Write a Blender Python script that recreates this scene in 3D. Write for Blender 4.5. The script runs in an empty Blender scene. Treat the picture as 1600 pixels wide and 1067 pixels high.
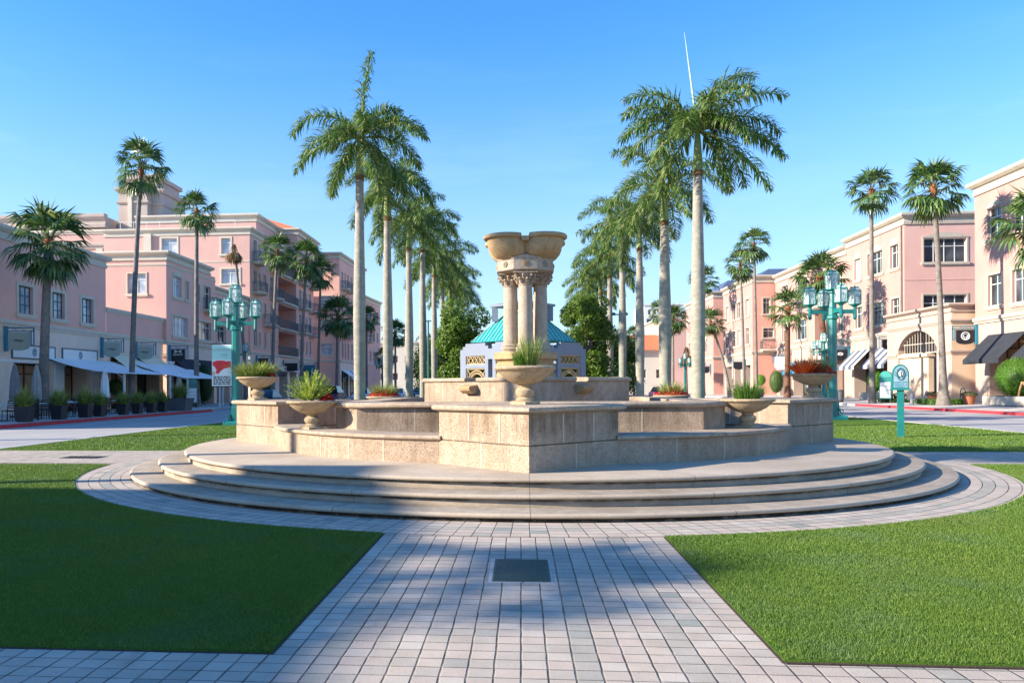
import bpy, math, random
import numpy as np
from math import sin, cos, pi, radians, sqrt, atan2, hypot
from mathutils import Vector, Matrix

S = bpy.context.scene
COL = S.collection
# ---------------------------------------------------------------- camera
cd = bpy.data.cameras.new('camera')
cam = bpy.data.objects.new('camera', cd)
COL.objects.link(cam)
cam.location = (0, 0, 1.6)
cd.sensor_width = 36
cd.lens = 36 * 1242 / 1600
cd.shift_x = (800 - 714) / 1600
cd.shift_y = (604 - 533.5) / 1600
cd.clip_end = 2000
cam.rotation_mode = 'QUATERNION'
cam.rotation_quaternion = (Matrix.Rotation(0.0804, 4, 'Z') @ Matrix.Rotation(pi / 2, 4, 'X') @ Matrix.Rotation(-0.0051, 4, 'Z')).to_quaternion()
S.camera = cam
# ---------------------------------------------------------------- sky, sun, exposure
SUN_EL = radians(23.5)
SUN_D = Vector((-0.958 * cos(SUN_EL), -0.287 * cos(SUN_EL), sin(SUN_EL)))   # towards the sun
W = bpy.data.worlds.new('World')
S.world = W
W.use_nodes = True
wn = W.node_tree
bg = wn.nodes['Background']
sky = wn.nodes.new('ShaderNodeTexSky')
sky.sky_type = 'NISHITA'
sky.sun_disc = False
sky.sun_elevation = SUN_EL
sky.sun_rotation = radians(253.3)
sky.air_density = 1.0
sky.dust_density = 0.25
sky.ozone_density = 3.2
sky.altitude = 0
hs_ = wn.nodes.new('ShaderNodeHueSaturation')
hs_.inputs['Saturation'].default_value = 1.25
wn.links.new(sky.outputs[0], hs_.inputs['Color'])
tn_ = wn.nodes.new('ShaderNodeMix'); tn_.data_type = 'RGBA'; tn_.blend_type = 'MULTIPLY'
tn_.inputs[0].default_value = 1.0
tn_.inputs[7].default_value = (0.81, 0.935, 1.05, 1)
wn.links.new(hs_.outputs[0], tn_.inputs[6])
# faint wisps of cloud low in the sky
tc_ = wn.nodes.new('ShaderNodeTexCoord'); mp_ = wn.nodes.new('ShaderNodeMapping'); mp_.inputs['Scale'].default_value = (2.2, 2.2, 14)
cn_ = wn.nodes.new('ShaderNodeTexNoise'); cn_.inputs['Scale'].default_value = 1.6; cn_.inputs['Detail'].default_value = 8; cn_.inputs['Roughness'].default_value = .62
wn.links.new(tc_.outputs['Generated'], mp_.inputs[0]); wn.links.new(mp_.outputs[0], cn_.inputs['Vector'])
cr_ = wn.nodes.new('ShaderNodeValToRGB'); cr_.color_ramp.elements[0].position = .52; cr_.color_ramp.elements[1].position = .80; wn.links.new(cn_.outputs[0], cr_.inputs[0])
sp_ = wn.nodes.new('ShaderNodeSeparateXYZ'); wn.links.new(tc_.outputs['Generated'], sp_.inputs[0])
hr_ = wn.nodes.new('ShaderNodeValToRGB'); e_ = hr_.color_ramp.elements; e_[0].position = .02; e_[0].color = (.16, .16, .16, 1); e_[1].position = .42; e_[1].color = (0, 0, 0, 1)
wn.links.new(sp_.outputs[2], hr_.inputs[0])
ml_ = wn.nodes.new('ShaderNodeMath'); ml_.operation = 'MULTIPLY'; wn.links.new(cr_.outputs[0], ml_.inputs[0]); wn.links.new(hr_.outputs[0], ml_.inputs[1])
cl_ = wn.nodes.new('ShaderNodeMix'); cl_.data_type = 'RGBA'; wn.links.new(ml_.outputs[0], cl_.inputs[0]); wn.links.new(tn_.outputs[2], cl_.inputs[6]); cl_.inputs[7].default_value = (5.5, 5.9, 6.2, 1)
# paler air towards the horizon
pr_ = wn.nodes.new('ShaderNodeValToRGB'); e_ = pr_.color_ramp.elements; e_[0].position = 0; e_[0].color = (.66, .66, .66, 1); e_[1].position = .42; e_[1].color = (0, 0, 0, 1)
pr_.color_ramp.interpolation = 'EASE'
wn.links.new(sp_.outputs[2], pr_.inputs[0])
ph_ = wn.nodes.new('ShaderNodeMix'); ph_.data_type = 'RGBA'; wn.links.new(pr_.outputs[0], ph_.inputs[0]); wn.links.new(cl_.outputs[2], ph_.inputs[6]); ph_.inputs[7].default_value = (2.0, 2.4, 2.85, 1)
wn.links.new(ph_.outputs[2], bg.inputs[0])
bg.inputs[1].default_value = 0.14
sl = bpy.data.lights.new('sun', 'SUN')
sl.energy = 4.9
sl.angle = radians(0.5)
sl.color = (1.0, 0.895, 0.745)
so = bpy.data.objects.new('sun', sl)
COL.objects.link(so)
so.rotation_mode = 'QUATERNION'
so.rotation_quaternion = SUN_D.to_track_quat('Z', 'Y')
so.location = (-40, -20, 40)
S.view_settings.view_transform = 'Standard'
S.view_settings.look = 'None'
S.view_settings.gamma = 1
S.view_settings.exposure = 1.22
S.cycles.max_bounces = 6
S.cycles.transparent_max_bounces = 8
S.cycles.use_adaptive_sampling = True

# ---------------------------------------------------------------- materials
MATS = {}
def nmat(name):
    m = bpy.data.materials.new(name)
    m.use_nodes = True
    nt = m.node_tree
    b = nt.nodes['Principled BSDF']
    MATS[name] = m
    return m, nt, b

def node(nt, t, **k):
    n = nt.nodes.new(t)
    for a, v in k.items():
        setattr(n, a, v)
    return n

def coord(nt, scale=(1, 1, 1), kind='Object'):
    tc = node(nt, 'ShaderNodeTexCoord')
    mp = node(nt, 'ShaderNodeMapping')
    mp.inputs['Scale'].default_value = scale
    nt.links.new(tc.outputs[kind], mp.inputs[0])
    return mp.outputs[0]

def noise(nt, vec, scale, detail=4, rough=.55):
    n = node(nt, 'ShaderNodeTexNoise')
    n.inputs['Scale'].default_value = scale
    n.inputs['Detail'].default_value = detail
    n.inputs['Roughness'].default_value = rough
    nt.links.new(vec, n.inputs['Vector'])
    return n.outputs[0]

def ramp(nt, fac, stops, interp='LINEAR'):
    r = node(nt, 'ShaderNodeValToRGB')
    r.color_ramp.interpolation = interp
    e = r.color_ramp.elements
    while len(e) < len(stops):
        e.new(.5)
    for i, (p, c) in enumerate(stops):
        e[i].position = p
        if not isinstance(c, (tuple, list)):
            c = (c, c, c)
        e[i].color = (*c[:3], 1)
    nt.links.new(fac, r.inputs[0])
    return r.outputs[0]

def mix(nt, a, b, fac, mode='MIX'):
    m = node(nt, 'ShaderNodeMix', data_type='RGBA', blend_type=mode)
    for s, v in ((0, fac), (6, a), (7, b)):
        if isinstance(v, (int, float)):
            m.inputs[s].default_value = v if s == 0 else (v, v, v, 1)
        elif isinstance(v, tuple):
            m.inputs[s].default_value = (*v[:3], 1)
        else:
            nt.links.new(v, m.inputs[s])
    return m.outputs[2]

def math_(nt, op, a, b=0.0, c=None):
    m = node(nt, 'ShaderNodeMath', operation=op)
    for i, v in enumerate((a, b, c)):
        if v is None:
            continue
        if isinstance(v, (int, float)):
            m.inputs[i].default_value = v
        else:
            nt.links.new(v, m.inputs[i])
    return m.outputs[0]

def bump(nt, b, h, strength, dist=.01):
    n = node(nt, 'ShaderNodeBump')
    n.inputs['Strength'].default_value = strength
    n.inputs['Distance'].default_value = dist
    nt.links.new(h, n.inputs['Height'])
    nt.links.new(n.outputs[0], b.inputs['Normal'])

def scl(c, k):
    return tuple(min(1, x * k) for x in c)

def simple(name, c, rough=.6, var=.12, ns=3.0, bs=.0, bscale=60, metal=0, spec=.5, grime=0.0):
    m, nt, b = nmat(name)
    v = coord(nt)
    n = noise(nt, v, ns, 5)
    col = ramp(nt, n, [(.3, scl(c, 1 - var)), (.7, scl(c, 1 + var))])
    if grime:
        g = noise(nt, coord(nt, (1.5, 1.5, .25)), 1.2, 6, .7)
        g = ramp(nt, g, [(.55, 0.0), (.75, 1.0)])
        col = mix(nt, col, scl(c, .55), math_(nt, 'MULTIPLY', g, grime))
    nt.links.new(col, b.inputs['Base Color'])
    b.inputs['Roughness'].default_value = rough
    b.inputs['Metallic'].default_value = metal
    b.inputs['Specular IOR Level'].default_value = spec
    if bs:
        bump(nt, b, noise(nt, v, bscale, 3), bs)
    return m

# stucco of the facades
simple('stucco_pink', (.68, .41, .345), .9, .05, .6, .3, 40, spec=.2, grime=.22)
simple('stucco_rose', (.82, .46, .375), .9, .05, .6, .3, 40, spec=.2, grime=.3)
simple('stucco_salmon', (.66, .33, .255), .9, .05, .6, .3, 40, spec=.2, grime=.2)
simple('stucco_lilac', (.80, .63, .50), .9, .05, .6, .3, 40, spec=.2, grime=.3)
simple('stucco_cream', (.62, .50, .41), .9, .05, .6, .3, 40, spec=.2, grime=.2)
simple('stucco_pink_sunside', (.47, .275, .235), .9, .07, .6, .3, 40, spec=.2, grime=.3)  # pink darkened for street faces in full sun; end walls keep stucco_pink
simple('stucco_sand', (.45, .345, .285), .9, .06, .6, .3, 40, spec=.2, grime=.25)  # this and trim_sand darkened likewise against full sun on the right
simple('trim_sand', (.50, .43, .345), .85, .06, 1, .1, 60, spec=.2, grime=.5)
simple('panel_blue', (.22, .34, .42), .6, .15, 8)
simple('stucco_tan', (.66, .48, .335), .9, .06, .6, .3, 40, spec=.2, grime=.25)
simple('trim_cream', (.64, .56, .45), .8, .05, 1, .1, 60, spec=.2, grime=.45)
simple('stone_tower', (.50, .405, .345), .9, .06, .6, .3, 40, spec=.2, grime=.25)
simple('roof_grey', (.30, .30, .30), .9, .1, 2)
simple('slate_blue', (.07, .10, .17), .6, .15, 3)
simple('roof_tile_red', (.60, .16, .07), .8, .25, 6, .3, 12)
simple('window_white', (.66, .66, .62), .5, .05)
simple('dark_metal', (.02, .02, .022), .5, .2)
simple('rail_teal', (.035, .13, .16), .5, .15)
simple('teal', (.010, .175, .165), .38, .14, 4, .05, 30, spec=.6, grime=.2)
simple('teal_light', (.035, .28, .25), .45, .1, 5)
simple('teal_dark', (.01, .16, .17), .4, .1, 5)
simple('sign_blue', (.02, .20, .30), .5, .15)
simple('white_paint', (.78, .78, .76), .6, .04, 3)
simple('sage', (.36, .40, .34), .7, .05)
simple('black_board', (.012, .014, .022), .5, .1)
simple('awning_navy', (.012, .016, .035), .8, .2, 5)
simple('awning_black', (.022, .026, .034), .8, .2, 2)
simple('canvas_white', (.86, .88, .90), .8, .05, 2)
simple('canvas_cream', (.82, .76, .55), .8, .05, 2)
simple('canvas_grey', (.34, .32, .30), .85, .12, 4)
simple('canvas_dark', (.20, .19, .20), .85, .12, 4)
simple('planter_black', (.018, .019, .024), .5, .2)
simple('planter_grey', (.10, .10, .11), .7, .2)
simple('terracotta', (.36, .12, .06), .75, .15, 6)
simple('soil', (.05, .033, .02), .95, .3, 20, .5, 40)
simple('wood_tan', (.55, .32, .14), .6, .15, 6)
simple('shop_tan', (.34, .22, .13), .8, .15, 1.2)
simple('shop_dark', (.018, .015, .015), .6, .3, 2)  # near black stands for the unlit depth behind shop fronts and the passage
simple('shop_red', (.16, .04, .025), .7, .2)
simple('tyre', (.02, .02, .02), .8, .1)
simple('hydrant_grey', (.32, .32, .34), .5, .1)
simple('plaster_mauve', (.21, .24, .31), .85, .06, 1.0, .2, 40, grime=.2)
simple('plaster_blue', (.24, .30, .46), .85, .06, 1.0, .2, 40, grime=.2)
simple('lattice_tan', (.50, .36, .20), .7, .08)
simple('seam_sheen', (.30, .58, .56), .4, .1)  # pale tone paints the sheen of the metal onto the roof seams
simple('copper_teal', (.015, .34, .33), .42, .12, 2, metal=.0, spec=.6)
simple('far_white', (.62, .62, .62), .9, .05)
simple('far_beige', (.60, .55, .46), .9, .05)
simple('letters_black', (.02, .02, .02), .7, .05)
simple('letters_white', (.75, .75, .75), .7, .05)
simple('flower_red', (.42, .018, .015), .6, .3, 30)
simple('flower_orange', (.85, .10, .02), .6, .3, 30)
simple('bronze_green', (.022, .060, .048), .7, .35, 30, .5, 90)
simple('bronze_edge', (.06, .085, .055), .7, .3, 30)
simple('carpaint_navy', (.015, .03, .07), .25, .05)
simple('carpaint_white', (.75, .76, .78), .25, .03)
simple('carpaint_blue', (.05, .10, .17), .25, .03)
simple('carpaint_plum', (.10, .03, .09), .25, .03)
simple('kerb_red', (.50, .035, .045), .75, .18, 5, .2, 30, grime=.5)
simple('kerb_concrete', (.50, .47, .43), .85, .1, 3, .2, 30, grime=.3)
simple('line_white', (.72, .72, .70), .8, .1, 6)
simple('clock_face', (.70, .66, .55), .5, .05)
simple('banner_red', (.75, .04, .04), .7, .1)
simple('banner_mint', (.42, .70, .66), .7, .05)

m, nt, b = nmat('glass_window')
v = coord(nt)
c = ramp(nt, noise(nt, v, .35, 3), [(.35, (.015, .018, .022)), (.55, (.05, .06, .07)), (.72, (.16, .17, .18))])
nt.links.new(c, b.inputs['Base Color'])
b.inputs['Roughness'].default_value = .06
b.inputs['Specular IOR Level'].default_value = .8
m, nt, b = nmat('glass_pale')
v = coord(nt)
c = ramp(nt, noise(nt, v, 1.1, 3), [(.4, (.30, .36, .42)), (.65, (.58, .63, .68))])
nt.links.new(c, b.inputs['Base Color'])
b.inputs['Roughness'].default_value = .08
b.inputs['Specular IOR Level'].default_value = .8
m, nt, b = nmat('car_glass')
b.inputs['Base Color'].default_value = (.01, .012, .015, 1)
b.inputs['Roughness'].default_value = .05
m, nt, b = nmat('lantern_glass')
v = coord(nt)
c = ramp(nt, noise(nt, v, 14, 3), [(.42, (.40, .52, .50)), (.54, (.86, .90, .88))])
nt.links.new(c, b.inputs['Base Color'])
b.inputs['Roughness'].default_value = .25
b.inputs['Transmission Weight'].default_value = .25
b.inputs['IOR'].default_value = 1.1
m, nt, b = nmat('chrome')
b.inputs['Base Color'].default_value = (.6, .6, .6, 1)
b.inputs['Metallic'].default_value = 1
b.inputs['Roughness'].default_value = .25

def vor(nt, vec, scale, feature='F1'):
    n = node(nt, 'ShaderNodeTexVoronoi', feature=feature)
    n.inputs['Scale'].default_value = scale
    nt.links.new(vec, n.inputs['Vector'])
    return n.outputs[0]

def sepxyz(nt, vec):
    s = node(nt, 'ShaderNodeSeparateXYZ')
    nt.links.new(vec, s.inputs[0])
    return s.outputs

def coquina(name, c0, c1, stain=(.16, .10, .05), pits=.55, stainy=.5):
    m, nt, b = nmat(name)
    v = coord(nt)
    big = noise(nt, v, 1.1, 6, .6)
    col = ramp(nt, big, [(.32, c0), (.68, c1)])
    mid = noise(nt, v, 9, 5, .7)
    col = mix(nt, col, ramp(nt, mid, [(.3, (.55, .50, .45)), (.7, (1.0, 1.0, 1.0))]), .55, 'MULTIPLY')
    p = vor(nt, v, 46)
    n2 = noise(nt, v, 62, 3, .6)
    pit = ramp(nt, math_(nt, 'MULTIPLY', p, n2), [(.10, 1.0), (.19, 0.0)])
    col = mix(nt, col, scl(c0, .30), math_(nt, 'MULTIPLY', pit, pits))
    # rain streaks and mildew
    vs = coord(nt, (3.2, 3.2, .28))
    st = noise(nt, vs, 1.6, 6, .72)
    st = ramp(nt, st, [(.52, 0.0), (.78, 1.0)])
    col = mix(nt, col, stain, math_(nt, 'MULTIPLY', st, stainy))
    # dirt washed down from under the copings (z 1.24 on the walls)
    zz = sepxyz(nt, v)[2]
    dirt = ramp(nt, zz, [(.82, 0.0), (1.20, 1.0)])
    dirt = math_(nt, 'MULTIPLY', dirt, math_(nt, 'LESS_THAN', zz, 1.24))
    dn = ramp(nt, noise(nt, coord(nt, (2.0, 2.0, .35)), 1.3, 6, .7), [(.44, 0.0), (.66, 1.0)])
    col = mix(nt, col, stain, math_(nt, 'MULTIPLY', math_(nt, 'MULTIPLY', dirt, dn), stainy * 1.3))
    nt.links.new(col, b.inputs['Base Color'])
    b.inputs['Roughness'].default_value = .9
    b.inputs['Specular IOR Level'].default_value = .2
    h = math_(nt, 'SUBTRACT', n2, math_(nt, 'MULTIPLY', pit, .8))
    bump(nt, b, h, .7, .012)
    return m
coquina('coquina', (.40, .29, .205), (.54, .42, .31), (.13, .085, .05), pits=.5, stainy=.6)
coquina('coquina_cap', (.42, .32, .235), (.56, .45, .34), (.13, .09, .055), pits=.35, stainy=.6)
coquina('coquina_gold', (.46, .305, .15), (.58, .42, .235), pits=.45, stainy=.25)
coquina('stone_pale', (.44, .35, .265), (.56, .47, .37), pits=.3, stainy=.4)
coquina('stone_urn', (.46, .345, .215), (.60, .475, .32), pits=.35, stainy=.5)
coquina('stone_old', (.30, .25, .19), (.50, .42, .32), (.07, .06, .04), .5, .7)
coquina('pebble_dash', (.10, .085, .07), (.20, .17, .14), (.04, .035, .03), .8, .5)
simple('mortar', (.47, .385, .285), .9, .1, 8)
simple('dark_line', (.085, .068, .045), .95, .4, 9, .3, 50)

# plinth concrete with mildew under the nosings
m, nt, b = nmat('step_concrete')
v = coord(nt)
col = ramp(nt, noise(nt, v, .9, 7, .62), [(.3, (.38, .30, .22)), (.7, (.53, .44, .34))])
col = mix(nt, col, ramp(nt, noise(nt, v, 30, 3), [(.3, (.78, .78, .78)), (.7, (1.0, 1.0, 1.0))]), .7, 'MULTIPLY')
x, y, z = sepxyz(nt, v)
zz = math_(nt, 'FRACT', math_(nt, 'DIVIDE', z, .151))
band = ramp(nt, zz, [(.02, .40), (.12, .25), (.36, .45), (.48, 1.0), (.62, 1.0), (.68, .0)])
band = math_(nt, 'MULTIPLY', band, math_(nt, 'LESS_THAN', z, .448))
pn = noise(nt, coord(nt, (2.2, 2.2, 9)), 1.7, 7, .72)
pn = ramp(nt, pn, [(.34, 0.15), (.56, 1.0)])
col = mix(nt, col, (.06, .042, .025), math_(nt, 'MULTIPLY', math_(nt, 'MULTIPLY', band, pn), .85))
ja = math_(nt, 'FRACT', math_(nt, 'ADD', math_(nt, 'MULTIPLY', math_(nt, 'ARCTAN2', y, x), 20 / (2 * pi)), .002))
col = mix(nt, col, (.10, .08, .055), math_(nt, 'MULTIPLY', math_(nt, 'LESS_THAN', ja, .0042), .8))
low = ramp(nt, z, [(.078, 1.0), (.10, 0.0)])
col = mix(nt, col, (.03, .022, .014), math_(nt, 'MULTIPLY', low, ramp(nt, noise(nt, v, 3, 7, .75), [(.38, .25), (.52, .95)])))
nt.links.new(col, b.inputs['Base Color'])
b.inputs['Roughness'].default_value = .88
b.inputs['Specular IOR Level'].default_value = .25
bump(nt, b, noise(nt, v, 60, 4), .35, .006)

def paver(name, polar=False):
    T = .147
    m, nt, b = nmat(name)
    v = coord(nt)
    wob = node(nt, 'ShaderNodeTexNoise')
    wob.inputs['Scale'].default_value = 5
    nt.links.new(v, wob.inputs['Vector'])
    dv = node(nt, 'ShaderNodeVectorMath', operation='MULTIPLY_ADD')
    nt.links.new(wob.outputs[1], dv.inputs[0])
    dv.inputs[1].default_value = (.012, .012, 0)
    nt.links.new(v, dv.inputs[2])
    x, y, z = sepxyz(nt, dv.outputs[0])
    if polar:
        r = math_(nt, 'SQRT', math_(nt, 'ADD', math_(nt, 'MULTIPLY', x, x), math_(nt, 'MULTIPLY', y, y)))
        a = math_(nt, 'ARCTAN2', y, x)
        gx = math_(nt, 'DIVIDE', math_(nt, 'SUBTRACT', r, 7.67), .166)
        gy = math_(nt, 'MULTIPLY', a, 42)
    else:
        gx = math_(nt, 'DIVIDE', x, T)
        gy = math_(nt, 'DIVIDE', y, .142)
    fx, fy = math_(nt, 'FLOOR', gx), math_(nt, 'FLOOR', gy)
    rx, ry = math_(nt, 'FRACT', gx), math_(nt, 'FRACT', gy)
    cx = node(nt, 'ShaderNodeCombineXYZ')
    nt.links.new(fx, cx.inputs[0]); nt.links.new(fy, cx.inputs[1])
    wnz = node(nt, 'ShaderNodeTexWhiteNoise', noise_dimensions='2D')
    nt.links.new(cx.outputs[0], wnz.inputs[0])
    col = ramp(nt, wnz.outputs[0], [(0, (.55, .455, .365)), (.22, (.51, .425, .345)), (.45, (.545, .44, .36)), (.62, (.49, .42, .345)),
                                    (.78, (.56, .48, .395)), (.94, (.41, .375, .32)), (.985, (.31, .31, .265))], 'CONSTANT')
    # whole columns of greener, darker blocks
    cc = node(nt, 'ShaderNodeTexWhiteNoise', noise_dimensions='1D')
    nt.links.new(fx, cc.inputs[1])
    big = noise(nt, v, .8, 4)
    grn = math_(nt, 'MULTIPLY', ramp(nt, cc.outputs[0], [(.80, 0.0), (.86, 1.0)]), ramp(nt, big, [(.35, .2), (.55, .9)]))
    col = mix(nt, col, (.30, .315, .27), math_(nt, 'MULTIPLY', grn, .6))
    spots = ramp(nt, noise(nt, v, 1.9, 8, .78), [(.60, 0.0), (.72, 1.0)])
    col = mix(nt, col, (.20, .175, .145), math_(nt, 'MULTIPLY', spots, .6))
    col = mix(nt, col, ramp(nt, noise(nt, v, 2.6, 7, .7), [(.3, (.70, .69, .67)), (.65, (1.0, 1.0, 1.0))]), .7, 'MULTIPLY')
    col = mix(nt, col, ramp(nt, noise(nt, v, 90, 3), [(.3, (.8, .8, .8)), (.7, (1.0, 1.0, 1.0))]), .6, 'MULTIPLY')
    def joint(r, w):
        d = math_(nt, 'MINIMUM', r, math_(nt, 'SUBTRACT', 1.0, r))
        return ramp(nt, d, [(w * .35, 1.0), (w, 0.0)])
    jx, jy = joint(rx, .055), joint(ry, .045)
    jn = ramp(nt, noise(nt, v, 6, 4), [(.3, .45), (.6, 1.0)])
    j = math_(nt, 'MAXIMUM', math_(nt, 'MULTIPLY', jx, .95), math_(nt, 'MULTIPLY', jy, .9))
    j = math_(nt, 'MULTIPLY', j, jn)
    col = mix(nt, col, (.05, .048, .042), j)
    nt.links.new(col, b.inputs['Base Color'])
    b.inputs['Roughness'].default_value = .85
    b.inputs['Specular IOR Level'].default_value = .25
    h = math_(nt, 'SUBTRACT', math_(nt, 'MULTIPLY', noise(nt, v, 70, 3), .25), math_(nt, 'MAXIMUM', jx, math_(nt, 'MULTIPLY', jy, .7)))
    bump(nt, b, h, .7, .01)
    return m
paver('pavers'); paver('pavers_ring', True)

m, nt, b = nmat('road')
v = coord(nt)
col = ramp(nt, noise(nt, v, .25, 7, .6), [(.3, (.33, .32, .315)), (.7, (.43, .41, .395))])
col = mix(nt, col, ramp(nt, noise(nt, v, 40, 3), [(.3, (.82, .82, .82)), (.7, (1.0, 1.0, 1.0))]), .7, 'MULTIPLY')
tr = noise(nt, coord(nt, (1.1, .03, 1)), 1.5, 4)
col = mix(nt, col, (.25, .24, .235), ramp(nt, tr, [(.52, 0.0), (.66, .55)]))
nt.links.new(col, b.inputs['Base Color']); b.inputs['Roughness'].default_value = .85
m, nt, b = nmat('sidewalk')
v = coord(nt)
x, y, z = sepxyz(nt, v)
col = ramp(nt, noise(nt, v, .5, 7, .6), [(.3, (.44, .40, .37)), (.7, (.56, .52, .48))])
jx = math_(nt, 'LESS_THAN', math_(nt, 'FRACT', math_(nt, 'DIVIDE', x, 1.5)), .012)
jy = math_(nt, 'LESS_THAN', math_(nt, 'FRACT', math_(nt, 'DIVIDE', y, 1.5)), .012)
col = mix(nt, col, (.16, .15, .14), math_(nt, 'MAXIMUM', jx, jy))
nt.links.new(col, b.inputs['Base Color']); b.inputs['Roughness'].default_value = .85

def foliage(name, stops, rough=.5, trans=.25, spec=.4, patch=0.0):
    m, nt, b = nmat(name)
    g = node(nt, 'ShaderNodeNewGeometry')
    r = g.outputs['Random Per Island']
    col = ramp(nt, r, stops)
    v = coord(nt)
    n = noise(nt, v, .9, 6, .65)
    col = mix(nt, col, ramp(nt, n, [(.3, (.84, .86, .84)), (.7, (1.1, 1.05, .95))]), .8, 'MULTIPLY')
    if patch:
        pn_ = ramp(nt, noise(nt, v, .75, 5, .65), [(.50, 0.0), (.68, patch)])
        col = mix(nt, col, (.135, .21, .13), pn_)
        pn_ = ramp(nt, noise(nt, v, .33, 4, .6), [(.52, 0.0), (.72, patch * .8)])
        col = mix(nt, col, (.21, .235, .05), pn_)
    nt.links.new(col, b.inputs['Base Color'])
    b.inputs['Roughness'].default_value = rough
    b.inputs['Specular IOR Level'].default_value = spec
    t = node(nt, 'ShaderNodeBsdfTranslucent')
    nt.links.new(mix(nt, col, (1.0, 1.0, .35), .25, 'MULTIPLY'), t.inputs[0])
    ms = node(nt, 'ShaderNodeMixShader')
    ms.inputs[0].default_value = trans
    out = nt.nodes['Material Output']
    nt.links.new(b.outputs[0], ms.inputs[1]); nt.links.new(t.outputs[0], ms.inputs[2])
    nt.links.new(ms.outputs[0], out.inputs[0])
    return m
foliage('royal_leaf', [(0, (.045, .105, .022)), (.4, (.095, .19, .036)), (.72, (.18, .295, .06)), (1, (.44, .44, .22))], .38, .32, .6)
foliage('fan_leaf', [(0, (.028, .075, .022)), (.5, (.07, .15, .035)), (.82, (.14, .24, .055)), (1, (.27, .27, .09))], .38, .3, .7)
foliage('dead_leaf', [(0, (.10, .055, .025)), (.6, (.19, .12, .06)), (1, (.30, .21, .12))], .8, .15, .1)
foliage('tree_leaf', [(0, (.055, .115, .014)), (.5, (.11, .20, .022)), (1, (.20, .30, .04))], .5, .4)
foliage('dark_leaf', [(0, (.025, .055, .014)), (.5, (.05, .10, .022)), (1, (.09, .15, .035))], .55, .25)
foliage('bush_bright', [(0, (.24, .34, .05)), (.5, (.42, .52, .09)), (1, (.60, .64, .16))], .55, .3)
foliage('bush_green', [(0, (.05, .14, .015)), (.6, (.11, .24, .03)), (1, (.19, .32, .06))], .5, .3)
foliage('box_leaf', [(0, (.06, .15, .012)), (.5, (.10, .24, .02)), (1, (.17, .33, .035))], .55, .25)
foliage('olive_leaf', [(0, (.12, .18, .035)), (.6, (.26, .33, .08)), (1, (.50, .52, .18))], .55, .3)
foliage('flower_leaf', [(0, (.34, .016, .012)), (.6, (.60, .04, .025)), (1, (.85, .15, .05))], .6, .25)
foliage('bromeliad', [(0, (.80, .09, .015)), (.6, (.95, .18, .03)), (1, (.98, .32, .08))], .6, .3)
foliage('grass_blade', [(0, (.070, .145, .018)), (.40, (.115, .210, .028)), (.85, (.175, .275, .042)), (1, (.32, .36, .12))], .55, .25, .3, patch=.42)

m, nt, b = nmat('lawn')
v = coord(nt)
col = ramp(nt, noise(nt, v, 1.0, 6, .6), [(.3, (.070, .155, .015)), (.5, (.098, .195, .02)), (.72, (.13, .235, .028))])
col = mix(nt, col, ramp(nt, noise(nt, v, 55, 4, .7), [(.3, (.35, .40, .35)), (.65, (1.15, 1.1, 1.1))]), .9, 'MULTIPLY')
nt.links.new(col, b.inputs['Base Color']); b.inputs['Roughness'].default_value = .8
b.inputs['Specular IOR Level'].default_value = .1
bump(nt, b, noise(nt, v, 70, 4, .7), .9, .03)

def bark(name, c0, c1, ring=12, lich=0.0, rs=.5):
    m, nt, b = nmat(name)
    v = coord(nt)
    x, y, z = sepxyz(nt, v)
    n = noise(nt, v, 3.5, 6, .65)
    col = ramp(nt, n, [(.3, c0), (.7, c1)])
    w = math_(nt, 'FRACT', math_(nt, 'ADD', math_(nt, 'MULTIPLY', z, ring), math_(nt, 'MULTIPLY', n, 1.6)))
    w = ramp(nt, w, [(.0, .45), (.12, 1.0), (.85, 1.0), (1, .6)])
    col = mix(nt, col, w, rs, 'MULTIPLY')
    col = mix(nt, col, ramp(nt, noise(nt, v, 30, 4), [(.3, (.7, .7, .7)), (.7, (1.0, 1.0, 1.0))]), .7, 'MULTIPLY')
    if lich:
        l = ramp(nt, math_(nt, 'ADD', noise(nt, v, 6, 6, .7), ramp(nt, math_(nt, 'DIVIDE', z, 6.0), [(0, .10), (1, -.0)])), [(.5, 0.0), (.62, 1.0)])
        col = mix(nt, col, (.20, .27, .18), math_(nt, 'MULTIPLY', l, lich))
    nt.links.new(col, b.inputs['Base Color'])
    b.inputs['Roughness'].default_value = .9
    b.inputs['Specular IOR Level'].default_value = .15
    bump(nt, b, math_(nt, 'ADD', noise(nt, v, 22, 4), w), .5, .02)
    return m
bark('royal_bark', (.27, .235, .195), (.46, .41, .345), 5, .35, .16)
bark('fan_bark', (.17, .145, .125), (.32, .28, .245), 16, 0, .6)
bark('fan_bark_red', (.12, .055, .035), (.26, .14, .09), 9, 0, .7)
bark('crownshaft', (.20, .27, .09), (.34, .40, .17), 2, 0, .1)
bark('boot_red', (.20, .065, .035), (.38, .15, .07), 10, 0, .6)
bark('tree_bark', (.10, .08, .06), (.24, .20, .16), 1, 0, .1)

m, nt, b = nmat('awning_stripe')
v = coord(nt)
x, y, z = sepxyz(nt, v)
f = math_(nt, 'LESS_THAN', math_(nt, 'FRACT', math_(nt, 'DIVIDE', y, 1.35)), .5)
nt.links.new(mix(nt, (.50, .50, .49), (.085, .10, .15), f), b.inputs['Base Color'])
b.inputs['Roughness'].default_value = .8

# ---------------------------------------------------------------- geometry helpers
def roots_loc(o):
    v = Vector((0, 0, 0))
    while o is not None:
        v += o.location
        o = o.parent
    return v

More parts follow.
